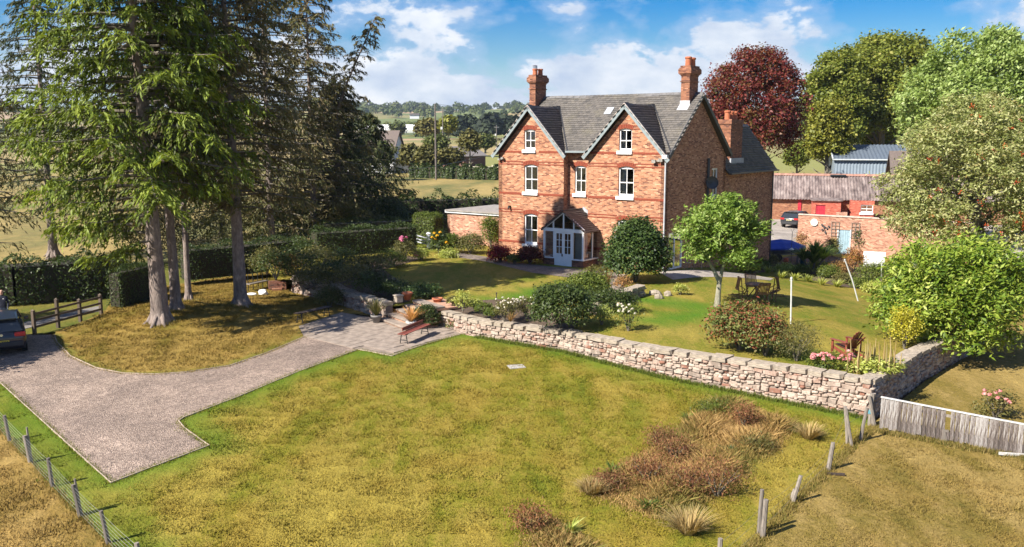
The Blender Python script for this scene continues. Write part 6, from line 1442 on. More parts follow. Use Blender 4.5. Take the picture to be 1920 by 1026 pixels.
# hedges
def hedge(label, pts, zf, h, w, n, mat, seed, name='hedge', ll=.09, lw=.055, uneven=.08, group=None):
    root = thing(name, label, 'hedge', tuple(pts[0]), 0, group); o = Vector(pts[0]); L = [0.0]
    for a, b in zip(pts[:-1], pts[1:]): L.append(L[-1] + (Vector(b) - Vector(a)).length)
    core = MB()
    for a, b in zip(pts[:-1], pts[1:]):
        a, b = Vector(a) - o, Vector(b) - o; core.bar((a.x, a.y, h / 2 - .12), (b.x, b.y, h / 2 - .12), w - .35, h - .3)
    core.build('stems', plain('hedge_core', (.035, .03, .018), .95, var=.3, scale=9), root)  # one solid dark block added inside the leaves, so nothing shows through
    S = G.random(n) * L[-1]; k = np.clip(np.searchsorted(L, S) - 1, 0, len(pts) - 2); La = np.array(L); A = np.array([(p[0], p[1]) for p in pts]); t = (S - La[k]) / (La[k + 1] - La[k]); base = A[k] + (A[k + 1] - A[k]) * t[:, None]; d = A[k + 1] - A[k]; d /= np.linalg.norm(d, axis=1, keepdims=True); nn = np.stack([-d[:, 1], d[:, 0]], 1)
    per = G.random(n) * (2 * h + w); side = np.where(per < h, 0, np.where(per < 2 * h, 1, 2)); dep = -np.abs(G.normal(0, .07, n)); bulge = uneven * (np.sin(S * 2.1 + seed) + np.sin(S * 5.3) * .6) 
    z = np.where(side == 2, h, G.random(n) * h); across = np.where(side == 0, -w / 2, np.where(side == 1, w / 2, G.uniform(-.5, .5, n) * w)); Nn = np.zeros((n, 3))
    sg = np.where(side == 0, -1, 1)[:, None]; Nn[:, :2] = np.where((side == 2)[:, None], 0, nn * sg); Nn[:, 2] = np.where(side == 2, 1, .25)
    rnd = np.clip((z / h - .82) / .18, 0, 1) * .12 * (side != 2)
    P = np.column_stack([base + nn * across[:, None], z + bulge * (side == 2)]) + Nn * (dep + bulge * .7 - rnd)[:, None] + G.normal(0, .045, (n, 3))
    P[:, 0] -= o.x; P[:, 1] -= o.y
    ends = G.random(n) < (w / (L[-1] + w)) * .5
    P[:, 2] += np.array([zf for _ in range(1)])[0] - o.z if isinstance(zf, (int, float)) else 0
    N = norm(Nn + G.normal(0, .5, (n, 3))); Tt = norm(np.cross(N, unit(n)) + np.array([0, 0, .15])); s = G.uniform(.6, 1.35, n); f = Foliage(); V, Fq = leaf_quads(P, Tt, N, ll * s, lw * s, .05); f.add(V, Fq, np.clip(G.normal(.45, .22, n), 0, 1))
    # clipped ends
    m = int(n * .5 * w * h / ((2 * h + w) * L[-1]) * 2) + 60
    for end in (0, 1):
        p = Vector(pts[0] if end == 0 else pts[-1]) - o; dd = (Vector(pts[1]) - Vector(pts[0])).normalized() * -1 if end == 0 else (Vector(pts[-1]) - Vector(pts[-2])).normalized(); q = Vector((-dd.y, dd.x, 0)); u = G.uniform(-.5, .5, m) * w; zz = G.random(m) * h
        P2 = np.array([tuple(p)]) * np.array([1, 1, 0]) + np.outer(u, np.array(q)) + np.outer(G.normal(.0, .06, m), np.array(dd)); P2[:, 2] = zz; N2 = norm(np.array(dd)[None] + G.normal(0, .5, (m, 3))); V, Fq = leaf_quads(P2, norm(np.cross(N2, unit(m))), N2, ll * G.uniform(.6, 1.3, m), lw * G.uniform(.6, 1.3, m), .05); f.add(V, Fq, np.clip(G.normal(.45, .22, m), 0, 1))
    f.build('foliage', mat, root); return root
V3 = lambda x, y, z: Vector((x, y, z))
hedge('long clipped hedge with a sunlit top beside the shaded lawn', [V3(-12.9, 58.8, -.1), V3(-9.6, 60.8, -.1), V3(-6.9, 62.6, -.1)], -.1, 1.85, 1.5, 9000, L_HEDGE, 1)
hedge('clipped hedge behind the iron railing left of the long hedge', [V3(-19.2, 52.6, -.6), V3(-16.5, 55, -.6), V3(-13.6, 58.2, -.6)], -.6, 2.0, 1.4, 9000, L_HEDGE, 2)
hedge('lower back hedge behind the long clipped hedge', [V3(-14.5, 68.5, -.9), V3(-9, 71, -.9), V3(-5.5, 73.5, -.9)], -.9, 2.3, 1.6, 7000, L_HEDGE, 3)
hedge('dense dark laurel hedge along the lane at the far left', [V3(-33, 44.0, -.9), V3(-26, 46.8, -.9), V3(-21.4, 49.6, -.9)], -.9, 2.25, 2.0, 11000, L_HEDGE, 4, ll=.14, lw=.08, uneven=.13)
hedge('short clipped hedge end by the fence on the mound', [V3(-20.2, 45.4, -.85), V3(-19.3, 48.8, -.8)], -.85, 2.0, .9, 4500, L_HEDGE, 5)
hedge('clipped square hedge block with a pale face beside the wicket', [V3(-7.0, 67.0, -.1), V3(-5.4, 66.2, -.1)], -.1, 2.15, 1.4, 5500, L_GREEN, 6)
hedge('tall ragged hedge behind the outbuilding roof', [V3(-13, 84, -1.2), V3(-6, 86, -1.2), V3(0, 88, -1.2)], -1.2, 3.2, 2.5, 9000, L_HEDGE, 7, ll=.2, lw=.11, uneven=.3)
hedge('dark field hedge under the utility pole beyond the pasture', [V3(-19, 176, -.4), V3(-8, 170, -.5), V3(4, 166, -.5)], -.5, 2.3, 2.6, 15000, L_HEDGE, 8, ll=.34, lw=.22, uneven=.25)
hedge('dark hedge beyond the farmyard under the copper beech', [V3(38, 122, -1.2), V3(54, 119, -1.2), V3(66, 116, -1.2)], -1.2, 3.0, 2.5, 6000, L_HEDGE, 9, ll=.3, lw=.2, uneven=.3)

# overgrown weed patch
weedP = PX([(1302, 748), (1392, 742), (1478, 782), (1532, 800), (1455, 872), (1350, 950), (1322, 1005), (1260, 1003), (1165, 962), (1072, 926), (1092, 898), (1150, 868), (1205, 838), (1250, 800)], z_low)
weed2 = PX([(930, 1035), (985, 978), (1030, 955), (1085, 975), (1130, 1010), (1190, 1045), (1100, 1090), (960, 1090)], z_low)
def weeds(label_name, poly, step, hh, mat, n, w=.02, lean=.45):
    B = np.array([(p[0], p[1]) for p in poly]); x0, y0 = B.min(0); x1, y1 = B.max(0); A = (x1 - x0) * (y1 - y0); P = np.column_stack([G.uniform(x0, x1, int(n * A)), G.uniform(y0, y1, int(n * A))]); P = P[in_poly(P, B)]; m = len(P)
    edge = np.clip(dist_lines(P, [[tuple(q) for q in B] + [tuple(B[0])]]) / 1.0, .12, 1); kp = G.random(m) < np.clip(edge * 1.6, .15, 1); P, edge = P[kp], edge[kp]; m = len(P); lump = .7 + .45 * np.sin(P[:, 0] * 2.3 + 1) * np.sin(P[:, 1] * 1.9) ; h = hh * G.uniform(.4, 1.25, m) * edge * lump
    z = np.array([z_low(x, y) for x, y in P]); a = G.uniform(0, 6.283, m); dx = G.normal(0, lean, (m, 2)) * h[:, None] + np.array([.08, .03]) * h[:, None]
    b0 = np.column_stack([P[:, 0] - np.cos(a) * w, P[:, 1] - np.sin(a) * w, z - .02]); b1 = np.column_stack([P[:, 0] + np.cos(a) * w, P[:, 1] + np.sin(a) * w, z - .02]); t1 = np.column_stack([P + dx, z + h]); m0 = (b0 + t1) / 2 + np.array([0, 0, .12]) * h[:, None] - (b1 - b0) * .3
    V = np.stack([b0, b1, t1, m0], 1).reshape(-1, 3); patch = .5 + .5 * np.sin(P[:, 0] * 1.3 + 2) * np.sin(P[:, 1] * 1.1 + .5)
    return tag(mesh_np(label_name, V, np.arange(4 * m).reshape(-1, 4), mat, tint=np.repeat(np.clip(.25 * G.random(m) + .65 * patch + .1 * G.normal(size=m), 0, 1), 4)), kind='stuff')
L_WEED = leafmat('long_weed_grass', [(.14, .15, .03), (.22, .18, .05), (.33, .21, .075), (.44, .30, .125), (.22, .115, .05)], .25, .85)
weeds('long_grass', weedP, .3, .36, L_WEED, 1500, .010, .55); weeds('long_grass', weed2, .3, .34, L_WEED, 1100, .011, .6)
def wp(px, py): return at(px, py, z_low)
docks = [(1215, 905, .75, .75, 'big reddish dock clump in the middle of the weed patch'), (1265, 862, .6, .62, 'russet weed clump near the patch edge towards the lawn'), (1345, 930, .85, .95, 'large rusty weed clump casting shade by the fence'), (1395, 800, .4, .7, 'dark red weed clump near the far end of the patch'), (1140, 915, .45, .35, 'low brown weed clump at the lawn side of the patch'), (995, 990, .5, .45, 'brown weed mound at the bottom edge of the lawn'), (1420, 845, .5, .35, 'olive weed clump at the fence side of the patch'), (1335, 775, .75, .35, 'green bramble spread at the wall end of the patch'), (1290, 925, .5, .7, 'slim upright rusty weeds between the two largest clumps'), (1240, 835, .4, .45, 'small dark rusty weed tuft on the lawn edge of the patch')]
for i, (px, py, r, h, lbl) in enumerate(docks): bush(lbl, wp(px, py), r, r * .8, h, 200, 11, .075, .018, L_GREEN if i == 7 else (L_OLIVE if i == 6 else L_RUST), 'weed_clump', 'weeds', seed=180 + i, up=.0, shell=.15, cr=.16, amp=.4, droop=-.5)
for i, (px, py, m, lbl) in enumerate(((1150, 890, L_GREEN, 'broad leaved green weed on the lawn side of the patch'), (1215, 955, L_GREEN, 'green thistle rosette at the near side of the weed patch'), (1368, 855, L_DARK, 'dark green weed tuft between russet clumps'), (1068, 1000, L_LIME, 'lime green weed at the bottom edge'), (1290, 790, L_GREEN, 'bright green weeds at the corner of the patch'))): spikes(lbl, wp(px, py), 46, .34, .03, m, .07, 'weed_tuft', 'weed', lean=1.0)
for i, (px, py, h, lbl) in enumerate(((1290, 1000, .62, 'pale straw grass clump at the near end of the weed patch'), (1517, 822, .5, 'golden dry grass clump near the fence and wall corner'), (1110, 925, .4, 'bleached grass tuft at the lawn edge of the patch'))): spikes(lbl, wp(px, py), 420, h, .16, L_STRAW, .016, 'dry_grass_clump', 'grass clump', lean=.75)
# rough grass at the fence feet, wall foot and around trunks
def fringe(name, line, w, n, h, mat):
    D = densify(line, .1, False); k = G.integers(0, len(D), n); P = np.array([(D[i].x, D[i].y) for i in k]) + G.normal(0, w, (n, 2)); z = np.array([z_low(x, y) for x, y in P]); hh = h * G.uniform(.4, 1.3, n); a = G.uniform(0, 6.28, n); dx = G.normal(0, .4, (n, 2)) * hh[:, None]; ww = .014
    V = np.stack([np.column_stack([P[:, 0] - np.cos(a) * ww, P[:, 1] - np.sin(a) * ww, z - .02]), np.column_stack([P[:, 0] + np.cos(a) * ww, P[:, 1] + np.sin(a) * ww, z - .02]), np.column_stack([P + dx, z + hh])], 1).reshape(-1, 3)
    tag(mesh_np(name, V, np.arange(3 * n).reshape(-1, 3), mat, tint=np.repeat(G.random(n), 3)), kind='stuff')
L_FR = leafmat('rough_grass_blade', [(.12, .12, .02), (.19, .16, .035), (.30, .22, .07), (.36, .27, .10)], .3, .8)
L_FRG = leafmat('lush_grass_blade', [(.06, .10, .012), (.09, .14, .015), (.14, .17, .025), (.2, .2, .04)], .35, .8)
L_FRL = leafmat('edge_grass_blade', [(.10, .15, .015), (.14, .18, .02), (.2, .2, .03), (.26, .22, .05)], .4, .8)
fringe('fence_grass', fenceRp, .10, 5000, .12, L_FR); fringe('fence_grass', fenceLp, .08, 3000, .08, L_FR)
fringe('wall_grass', [p + V3(-.1, -.12, 0) for p in wallR[1:]], .1, 8000, .14, L_FRG)
fringe('plank_fence_grass', PX([(1648, 810), (1930, 862)], z_low), .1, 3000, .12, L_FR)
fringe('edge_grass', PX(grav_out[:8] + [(735, 668), (800, 645), (866, 627)], z_low), .10, 7000, .05, L_FRL)
fringe('edge_grass', PX(isl_edge, z_low), .09, 4000, .05, L_FR)
fringe('edge_grass', [at(208, 906, z_low), at(0, 718, z_low)], .08, 2600, .05, L_FRL)
for p in ((302, 604), (331, 581), (354, 566), (452, 573)): q = bp(*p); fringe('trunk_grass', [q + V3(.55 * math.cos(a), .55 * math.sin(a), 0) for a in np.linspace(0, 6.3, 14)], .12, 700, .16, L_FR)

# ------------------------------------------------------------------ farmyard buildings and brick garden wall
gwA, gwB = V3(23.8, 75.2, -1.75), V3(34.7, 67.3, -1.75)
ga = math.atan2(gwB.y - gwA.y, gwB.x - gwA.x); gl = (gwB - gwA).length
gw_ = thing('brick_garden_wall', 'pale pink brick garden wall with a flat coping and blue grey door', 'garden wall', tuple(gwA), ga)
def gwx(px): # distance along the wall seen at this pixel column
    d = ray(px, 440); n = Vector((-(gwB - gwA).y, (gwB - gwA).x, 0)); t = (gwA - Vector((0, 0, CAM_H))).dot(n) / d.dot(n); return (Vector((0, 0, CAM_H)) + d * t - gwA).dot((gwB - gwA).normalized()), (CAM_H + d.z * t)
def gwz(px, py): d = ray(px, py); n = Vector((-(gwB - gwA).y, (gwB - gwA).x, 0)); t = (gwA - Vector((0, 0, CAM_H))).dot(n) / d.dot(n); return CAM_H + d.z * t + 1.75
ztop = gwz(1560, 406)
dx0, dx1 = gwx(1572)[0], gwx(1594)[0]; dzt = gwz(1580, 431)
wall('wall', [(0, -.3), (gl, -.3), (gl, ztop), (0, ztop)], [[(dx0, 0.0), (dx1, 0.0), (dx1, dzt), (dx0, dzt)]], (V3(0, 0, 0), UX, UZ, -UY), .24, M_BRICKW, gw_)
mb = MB(); x = 0.0
while x < gl: l = .45; mb = MB(); mb.box((x + l / 2, .11, ztop + .04), (l - .012, .34, .08)); mb.build('coping_brick', plain('pale_coping', (.55, .44, .37), .9, var=.2), gw_); x += l
mb = MB(); mb.box(((dx0 + dx1) / 2, .08, dzt / 2), (dx1 - dx0 - .02, .04, dzt - .02)); M_BLUED = plain('blue_grey_door', (.25, .36, .42), .6, var=.2); dd_ = mb.build('door', M_BLUED, gw_)
for i in range(5): mb = MB(); mb.box((dx0 + (dx1 - dx0) * (i + .5) / 5, .05, dzt / 2), ((dx1 - dx0) / 5 - .015, .02, dzt - .06)); mb.build('plank', M_BLUED, dd_)
mb = MB(); mb.bar((dx0 - .04, -.01, 0), (dx0 - .04, -.01, dzt + .04), .07, .05); mb.bar((dx1 + .04, -.01, 0), (dx1 + .04, -.01, dzt + .04), .07, .05); mb.build('door_frame', plain('frame_pale', (.5, .55, .58), .6), gw_)
def trellis(label, px, py0, py1):
    x = gwx(px)[0]; z0, z1 = gwz(px, py1), gwz(px, py0); r = thing('wall_trellis', label, 'trellis', tuple(gwA + (gwB - gwA).normalized() * x + V3(-.04, -.05, z0)), ga)
    for i in range(3): mb = MB(); mb.box((-.3 + .3 * i, 0, (z1 - z0) / 2), (.035, .02, z1 - z0)); mb.build('upright', M_OLDW, r)
    for i in range(5): mb = MB(); mb.box((0, -.022, (z1 - z0) * i / 4), (.68, .02, .035)); mb.build('lath', M_OLDW, r)
trellis('small square trellis on the brick wall left of the blue grey door', 1566, 416, 442); trellis('small square trellis on the brick wall right of the blue grey door', 1604, 418, 446)
x, z = gwx(1526)[0], gwz(1526, 417); mb = MB(); mb.lathe([(.01, 0), (.3, .0), (.3, .05), (.22, .07), (.01, .05)], n=16); o = mb.build('wall_clock', plain('cream_plaque', (.7, .68, .62), .6, var=.1)); o.location = gwA + (gwB - gwA).normalized() * x + V3(-.03, -.04, z); o.rotation_euler = (math.pi / 2, 0, ga); tag(o, 'round pale plaque on the brick wall above the palm', 'plaque')
x, z = gwx(1548)[0], gwz(1548, 431); r = thing('wall_ornament', 'dark metal leaf ornament on the brick wall between plaque and trellis', 'ornament', tuple(gwA + (gwB - gwA).normalized() * x + V3(-.04, -.05, z)), ga)
mb = MB(); mb.tube([(-.3, -.03, .4), (-.1, -.05, .1), (.05, -.03, -.35)], .025, 5); [mb.box((a, -.04, b), (.14, .03, .14), 0.0) for a, b in ((-.3, .4), (-.1, .25), (.1, .15), (.0, -.2), (.25, .3), (-.25, .0))]; mb.build('spray', M_DGREY, r)
wbd = at(1638, 500, z_up); mb = MB(); mb.box((0, 0, .55), (1.5, .06, 1.1)); mb.box((-.6, .2, .3), (.06, .06, .8)); mb.box((.6, .2, .3), (.06, .06, .8)); o = mb.build('white_board', plain('white_sheet', (.7, .72, .72), .5)); o.location = wbd; o.rotation_euler = (-.15, 0, -.4); tag(o, 'white board leaning by the brick wall under the berry tree', 'board')

def corrugated(name, o, u, v, lu, lv, mat, parent, pitch=.2, amp=.035):
    n = u.cross(v).normalized(); n = n if n.z > 0 else -n; k = int(lu / (pitch / 4)); V = []; Fq = []
    for i in range(k + 1):
        a = lu * i / k; h = amp * math.sin(2 * math.pi * a / pitch)
        for b in (0, .5, 1): V.append(tuple(o + u * a + v * (lv * b) + n * h))
    for i in range(k):
        for j in range(2): Fq.append((3 * i + j, 3 * i + 3 + j, 3 * i + 4 + j, 3 * i + 1 + j))
    return mesh_np(name, np.array(V), np.array(Fq), mat, parent, smooth_sh=False)
GZ = -1.15
def barn_at(px, py): return at(px, py, GZ)
# long low barn
bA = V3(20.5, 99.5, GZ); bB = V3(54, 90.0, GZ); ba = math.atan2(bB.y - bA.y, bB.x - bA.x); bl = (bB - bA).length
barn = thing('farm_barn', 'long low brick barn with a lichened corrugated roof across the yard', 'barn', tuple(bA), ba)
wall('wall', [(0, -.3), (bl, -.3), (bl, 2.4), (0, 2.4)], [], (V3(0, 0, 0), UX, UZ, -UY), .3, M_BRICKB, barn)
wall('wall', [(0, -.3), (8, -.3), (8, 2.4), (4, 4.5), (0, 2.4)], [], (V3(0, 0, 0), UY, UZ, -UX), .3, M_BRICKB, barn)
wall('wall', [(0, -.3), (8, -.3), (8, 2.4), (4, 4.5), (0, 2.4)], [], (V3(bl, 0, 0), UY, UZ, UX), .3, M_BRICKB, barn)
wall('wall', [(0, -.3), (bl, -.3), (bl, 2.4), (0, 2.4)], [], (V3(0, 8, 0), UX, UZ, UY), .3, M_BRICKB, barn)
def asb():
    m, t, b, o = newmat('lichened_sheet'); k = NT(t); n = k.noise(k.scale(k.obj(), (1, .3, .3)), 2.2, 6, .7); n2 = k.noise(k.obj(), .35, 4, .6)
    c = k.ramp(n, [(.35, (.07, .052, .05)), (.5, (.17, .135, .125)), (.68, (.30, .255, .235))]); c = k.mix(1, c, k.ramp(n2, [(.3, (.8, .78, .78)), (.7, (1.15, 1.1, 1.1))]), 'MULTIPLY'); k.l(c, b.inputs['Base Color']); b.inputs['Roughness'].default_value = .9; return m
M_ASB = asb()
ev = V3(0, 4.45, 2.4).normalized(); corrugated('roof', V3(-.3, -.45, 2.2), UX, ev, bl + .6, 5.06, M_ASB, barn, .3, .05)
corrugated('roof', V3(-.3, 8.45, 2.2), UX, V3(0, -4.45, 2.4).normalized(), bl + .6, 5.06, M_ASB, barn, .3, .05)
for i in range(28): mb = MB(); mb.prism([(-.25, -.14), (0, .08), (.25, -.14)], (V3(-.3 + i * (bl + .6) / 28, 4.0, 4.68), UY, UZ, UX), (bl + .6) / 28 - .03); mb.build('ridge_tile', plain('terracotta_ridge', (.30, .16, .12), .9, var=.35), barn)
for x in (6.5, 14.5, 22.0): mb = MB(); mb.box((x, 3.6, 4.6), (1.6, .5, .16)); mb.build('roof_vent', M_BLACK, barn)
mb = MB(); mb.box((1.5, -.05, 1.2), (.45, .04, .5)); mb.build('notice', M_WHITE, barn)
def bx_(px): d = ray(px, 390); n = Vector((-math.sin(ba), math.cos(ba), 0)); t = (bA - V3(0, 0, CAM_H)).dot(n) / d.dot(n); return (V3(0, 0, CAM_H) + d * t - bA).dot(V3(math.cos(ba), math.sin(ba), 0))
M_REDP = brick('red_painted_brick', (.46, .115, .07), (.50, .135, .085), (.38, .085, .055), (.42, .10, .065))
M_REDD = plain('crimson_door', (.42, .025, .045), .5, var=.15)
rx0, rx1 = bx_(1521), bx_(1573); ry = -2.6
lt = thing('red_outhouse', 'red painted brick lean-to with a crimson door below the barn roof', 'outhouse', tuple(bA), ba)
d0, d1 = rx0 + (rx1 - rx0) * .12, rx0 + (rx1 - rx0) * .46
wall('wall', [(rx0, -.3), (rx1, -.3), (rx1, 2.28), (rx0, 2.28)], [[(d0, 0), (d1, 0), (d1, 1.8), (d0, 1.8)]], (V3(0, ry, 0), UX, UZ, -UY), .25, M_REDP, lt)
wall('wall', [(.01, -.3), (2.55, -.3), (2.55, 2.28), (.01, 2.28)], [], (V3(rx1, ry, 0), UY, UZ, UX), .2, M_REDP, lt)
wall('wall', [(.01, -.3), (2.55, -.3), (2.55, 2.28), (.01, 2.28)], [], (V3(rx0, ry, 0), UY, UZ, -UX), .2, M_REDP, lt)
slab([V3(rx0 - .15, ry - .2, 2.33), V3(rx1 + .15, ry - .2, 2.33), V3(rx1 + .15, -.5, 2.42), V3(rx0 - .15, -.5, 2.42)], .1, M_ASB, lt)
mb = MB(); mb.box(((d0 + d1) / 2, ry + .12, 0.9), (d1 - d0 - .02, .05, 1.78)); dr = mb.build('door', M_REDD, lt)
for i in range(5): mb = MB(); mb.box((d0 + (d1 - d0) * (i + .5) / 5, ry + .085, 0.9), ((d1 - d0) / 5 - .02, .02, 1.75)); mb.build('plank', M_REDD, dr)
mb = MB(); mb.box((rx0 - 1.2, -.06, 1.05), (.35, .08, 2.4)); mb.build('red_pilaster', M_REDD, lt)
o2 = thing('brick_outhouse', 'shadowed brick outhouse with a small white framed window right of the red lean-to', 'outhouse', tuple(bA), ba)
wx0, wx1 = bx_(1592), bx_(1636)
wall('wall', [(wx0, -.3), (wx1, -.3), (wx1, 2.25), (wx0, 2.25)], [[(wx0 + 1.0, 1.0), (wx0 + 2.2, 1.0), (wx0 + 2.2, 1.85), (wx0 + 1.0, 1.85)]], (V3(0, -1.6, 0), UX, UZ, -UY), .25, M_REDP, o2)
wall('wall', [(.01, -.3), (1.55, -.3), (1.55, 2.25), (.01, 2.25)], [], (V3(wx0, -1.6, 0), UY, UZ, -UX), .25, M_REDP, o2)
sash((V3(0, -1.6, 0), UX, UZ, -UY), wx0 + 1.0, wx0 + 2.2, 1.0, 1.85, 0, o2, curtain=None)
mb = MB(); mb.box((wx0 - .9, -2.4, .55), (1.1, .5, 1.1)); mb.build('low_wall', M_BRICKW, o2)
# blue steel shed behind
sA = V3(44.5, 126, GZ); sB = V3(62.5, 121.5, GZ); sa = math.atan2(sB.y - sA.y, sB.x - sA.x); sl = (sB - sA).length
sh = thing('steel_shed', 'large blue grey profiled steel shed rising behind the barn roof', 'shed', tuple(sA), sa)
M_BLUES = plain('blue_steel_sheet', (.22, .27, .32), .45, .0, var=.1, scale=1); M_BLUER = plain('slate_blue_roof', (.10, .125, .16), .5, .0, var=.15)
corrugated('wall', V3(0, 0, 0), UX, UZ, sl, 5.7, M_BLUES, sh, .42, .05); corrugated('wall', V3(0, 14, 0), UX, UZ, sl, 5.7, M_BLUES, sh, .42, .05)
for x, s in ((0, -1), (sl, 1)): wall('end_wall', [(0, 0), (14, 0), (14, 5.6), (7, 7.4), (0, 5.6)], [], (V3(x, 0, 0), UY, UZ, UX * s), .1, M_BLUES, sh)
corrugated('roof', V3(-.2, -.35, 5.62), UX, V3(0, 7, 1.85).normalized(), sl + .4, 7.6, M_BLUER, sh, .5, .05); corrugated('roof', V3(-.2, 14.35, 5.62), UX, V3(0, -7, 1.85).normalized(), sl + .4, 7.6, M_BLUER, sh, .5, .05)
mb = MB(); mb.bar((-.25, -.4, 5.66), (-.25, 7, 7.56), .12, .25); mb.bar((-.2, -.38, 5.6), (sl + .2, -.38, 5.6), .12, .16); mb.build('trim', plain('pale_trim', (.5, .54, .56), .5), sh)
# steep roof end glimpsed between shed and berry tree
hb = thing('far_outbuilding', 'steep tiled roof end glimpsed between steel shed and berry tree', 'outbuilding', tuple(at_depth(1676, 330, 100).xy) + (GZ,), ba)
mb = MB(); mb.box((3, 2, 2.2), (6, 5, 4.6)); mb.build('wall', M_BRICKB, hb); slab([V3(-.4, -.9, 4.2), V3(6.4, -.9, 4.2), V3(6.4, 2, 7.2), V3(-.4, 2, 7.2)], .15, M_SLATED, hb); slab([V3(-.4, 4.9, 4.2), V3(6.4, 4.9, 4.2), V3(6.4, 2, 7.19), V3(-.4, 2, 7.19)], .15, M_SLATED, hb)

# ------------------------------------------------------------------ vehicles
def car(label, loc, rz, paint, L=4.2, Wd=1.78, H=1.48, plate=(.75, .72, .6), suv=False, tail=True, cat='car', group=None):
    """hatchback lofted from cross sections; x forward, rear at -L/2"""
    root = thing('parked_car', label, cat, tuple(loc), rz, group); hw = Wd / 2; b = .32 if suv else .2
    X = [-L / 2, -L / 2 + .06, -L / 2 + .35, -L / 2 + .75, -.55, .25, .75, 1.25, L / 2 - .35, L / 2 - .05, L / 2]
    bel = [.78, .93, .98, .98, .97, .95, .94, .9, .76, .62, .5]; wid = [.86, .95, 1, 1, 1, 1, 1, .99, .95, .86, .78]; bot = [b + .2, b + .08, b, b, b, b, b, b, b + .03, b + .1, b + .16]
    if suv: bel = [z + .1 for z in bel]
    mb = MB(); rings = []
    for x, z, w, lo in zip(X, bel, wid, bot):
        h = hw * w; rings.append([(x, -h * .92, lo), (x, -h, lo + (z - lo) * .45), (x, -h * .97, z - .06), (x, -h * .9, z), (x, 0, z + .02), (x, h * .9, z), (x, h * .97, z - .06), (x, h, lo + (z - lo) * .45), (x, h * .92, lo)])
    for p, q in zip(rings[:-1], rings[1:]):
        for j in range(8): mb.poly([p[j], q[j], q[j + 1], p[j + 1]][::-1])
        mb.poly([p[8], q[8], q[0], p[0]][::-1])
    mb.poly(rings[0]); mb.poly(rings[-1][::-1])
    body = mb.build('body', paint, root, True)
    try:
        bm = bmesh.new(); bm.from_mesh(body.data); bmesh.ops.remove_doubles(bm, verts=bm.verts, dist=.0005); bmesh.ops.recalc_face_normals(bm, faces=bm.faces); bm.to_mesh(body.data); bm.free()
    except Exception: pass
    gx = [-L / 2 + .12, -L / 2 + .5, -.3, .45, 1.3]; gz = [.98 + (.1 if suv else 0), H - .06, H, H - .05, .92 + (.1 if suv else 0)]; rings = []
    mb = MB(); zb = bel[3] - .02
    roof_pts = [(gx[1], gz[1]), (gx[2], gz[2]), (gx[3], gz[3])]
    for (x, z) in roof_pts: rings.append([(x, -hw * .72, z - .05), (x, -hw * .62, z), (x, 0, z + .025), (x, hw * .62, z), (x, hw * .72, z - .05)])
    for p, q in zip(rings[:-1], rings[1:]):
        for j in range(4): mb.poly([p[j], p[j + 1], q[j + 1], q[j]][::-1])
    for s in (-1, 1):
        for (xa, za), (xb, zb2) in (((gx[0], zb), roof_pts[0]), ((-.35, zb), (-.3, H - .05)), ((gx[4], zb), roof_pts[2])): mb.bar((xa, s * hw * .9, za), (xb, s * hw * .72, zb2 - .03), .09, .06)
    mb.bar((gx[1], -hw * .65, gz[1] + .0), (gx[1], hw * .65, gz[1] + .0), .3, .04); mb.build('roof', paint, root)
    g = M_CARG; w = root
    def pn(pts): m = MB(); m.poly(pts); m.build('window', g, root)
    r0, r2 = roof_pts[0], roof_pts[2]
    pn([(gx[0], -hw * .86, zb), (gx[0], hw * .86, zb), (r0[0], hw * .7, r0[1] - .03), (r0[0], -hw * .7, r0[1] - .03)][::-1]); pn([(gx[4], -hw * .86, zb), (gx[4], hw * .86, zb), (r2[0], hw * .7, r2[1] - .03), (r2[0], -hw * .7, r2[1] - .03)])
    for s in (-1, 1):
        pn([(gx[0], s * hw * .895, zb), (-.37, s * hw * .895, zb), (-.32, s * hw * .715, H - .04), (r0[0], s * hw * .715, r0[1] - .04)]); pn([(-.3, s * hw * .895, zb), (gx[4], s * hw * .895, zb), (r2[0], s * hw * .715, r2[1] - .05), (-.28, s * hw * .715, H - .04)])
    for s in (-1, 1):
        for x in (-L / 2 + .78, L / 2 - .8):
            m = MB(); m.tube([(x, s * (hw - .2), .31), (x, s * (hw + .005), .31)], .315, 18); wh = m.build('wheel', plain('tyre_rubber', (.02, .02, .02), .8), root)
            m = MB(); m.tube([(x, s * (hw - .03), .31), (x, s * (hw + .015), .31)], .2, 12); m.build('rim', plain('alloy_rim', (.35, .36, .37), .35, .8), wh)
        m = MB(); zt = .92 if suv else .84; m.box((-L / 2 + .06, s * hw * .74, zt), (.16, hw * .44, .16)); m.build('tail_light', plain('red_lamp', (.5, .02, .02), .25), root, bevel=.02)
        m = MB(); m.box((L / 2 - .12, s * hw * .66, .68), (.2, .34, .16)); m.build('headlight', plain('clear_lamp', (.7, .72, .74), .15), root, bevel=.02)
        m = MB(); m.box((.75, s * (hw + .1), .98), (.1, .18, .13)); m.build('wing_mirror', paint, root, bevel=.02)
    m = MB(); m.box((-L / 2 - .02, 0, .42 + b * .3), (.12, Wd * .86, .2)); m.build('bumper', plain('bumper_plastic', (.03, .03, .033), .6), root, bevel=.03)
    m = MB(); m.box((-L / 2 - .015, 0, .7 + (.12 if suv else -.12)), (.03, .52, .11)); pl = m.build('number_plate', plain('plate_%d' % int(plate[2] * 100), plate, .5, var=.03), root)
    m = MB(); [m.box((-L / 2 - .033, -.2 + i * .062 + (.03 if i > 3 else 0), .7 + (.12 if suv else -.12)), (.004, .035, .07)) for i in range(7)]; m.build('plate_characters', M_BLACK, pl)
    m = MB(); m.tube([(-L / 2 - .0, 0, .86), (-L / 2 - .05, 0, .86)], .055, 14); m.build('badge', plain('chrome_badge', (.7, .72, .74), .2, .8), root)
    return root
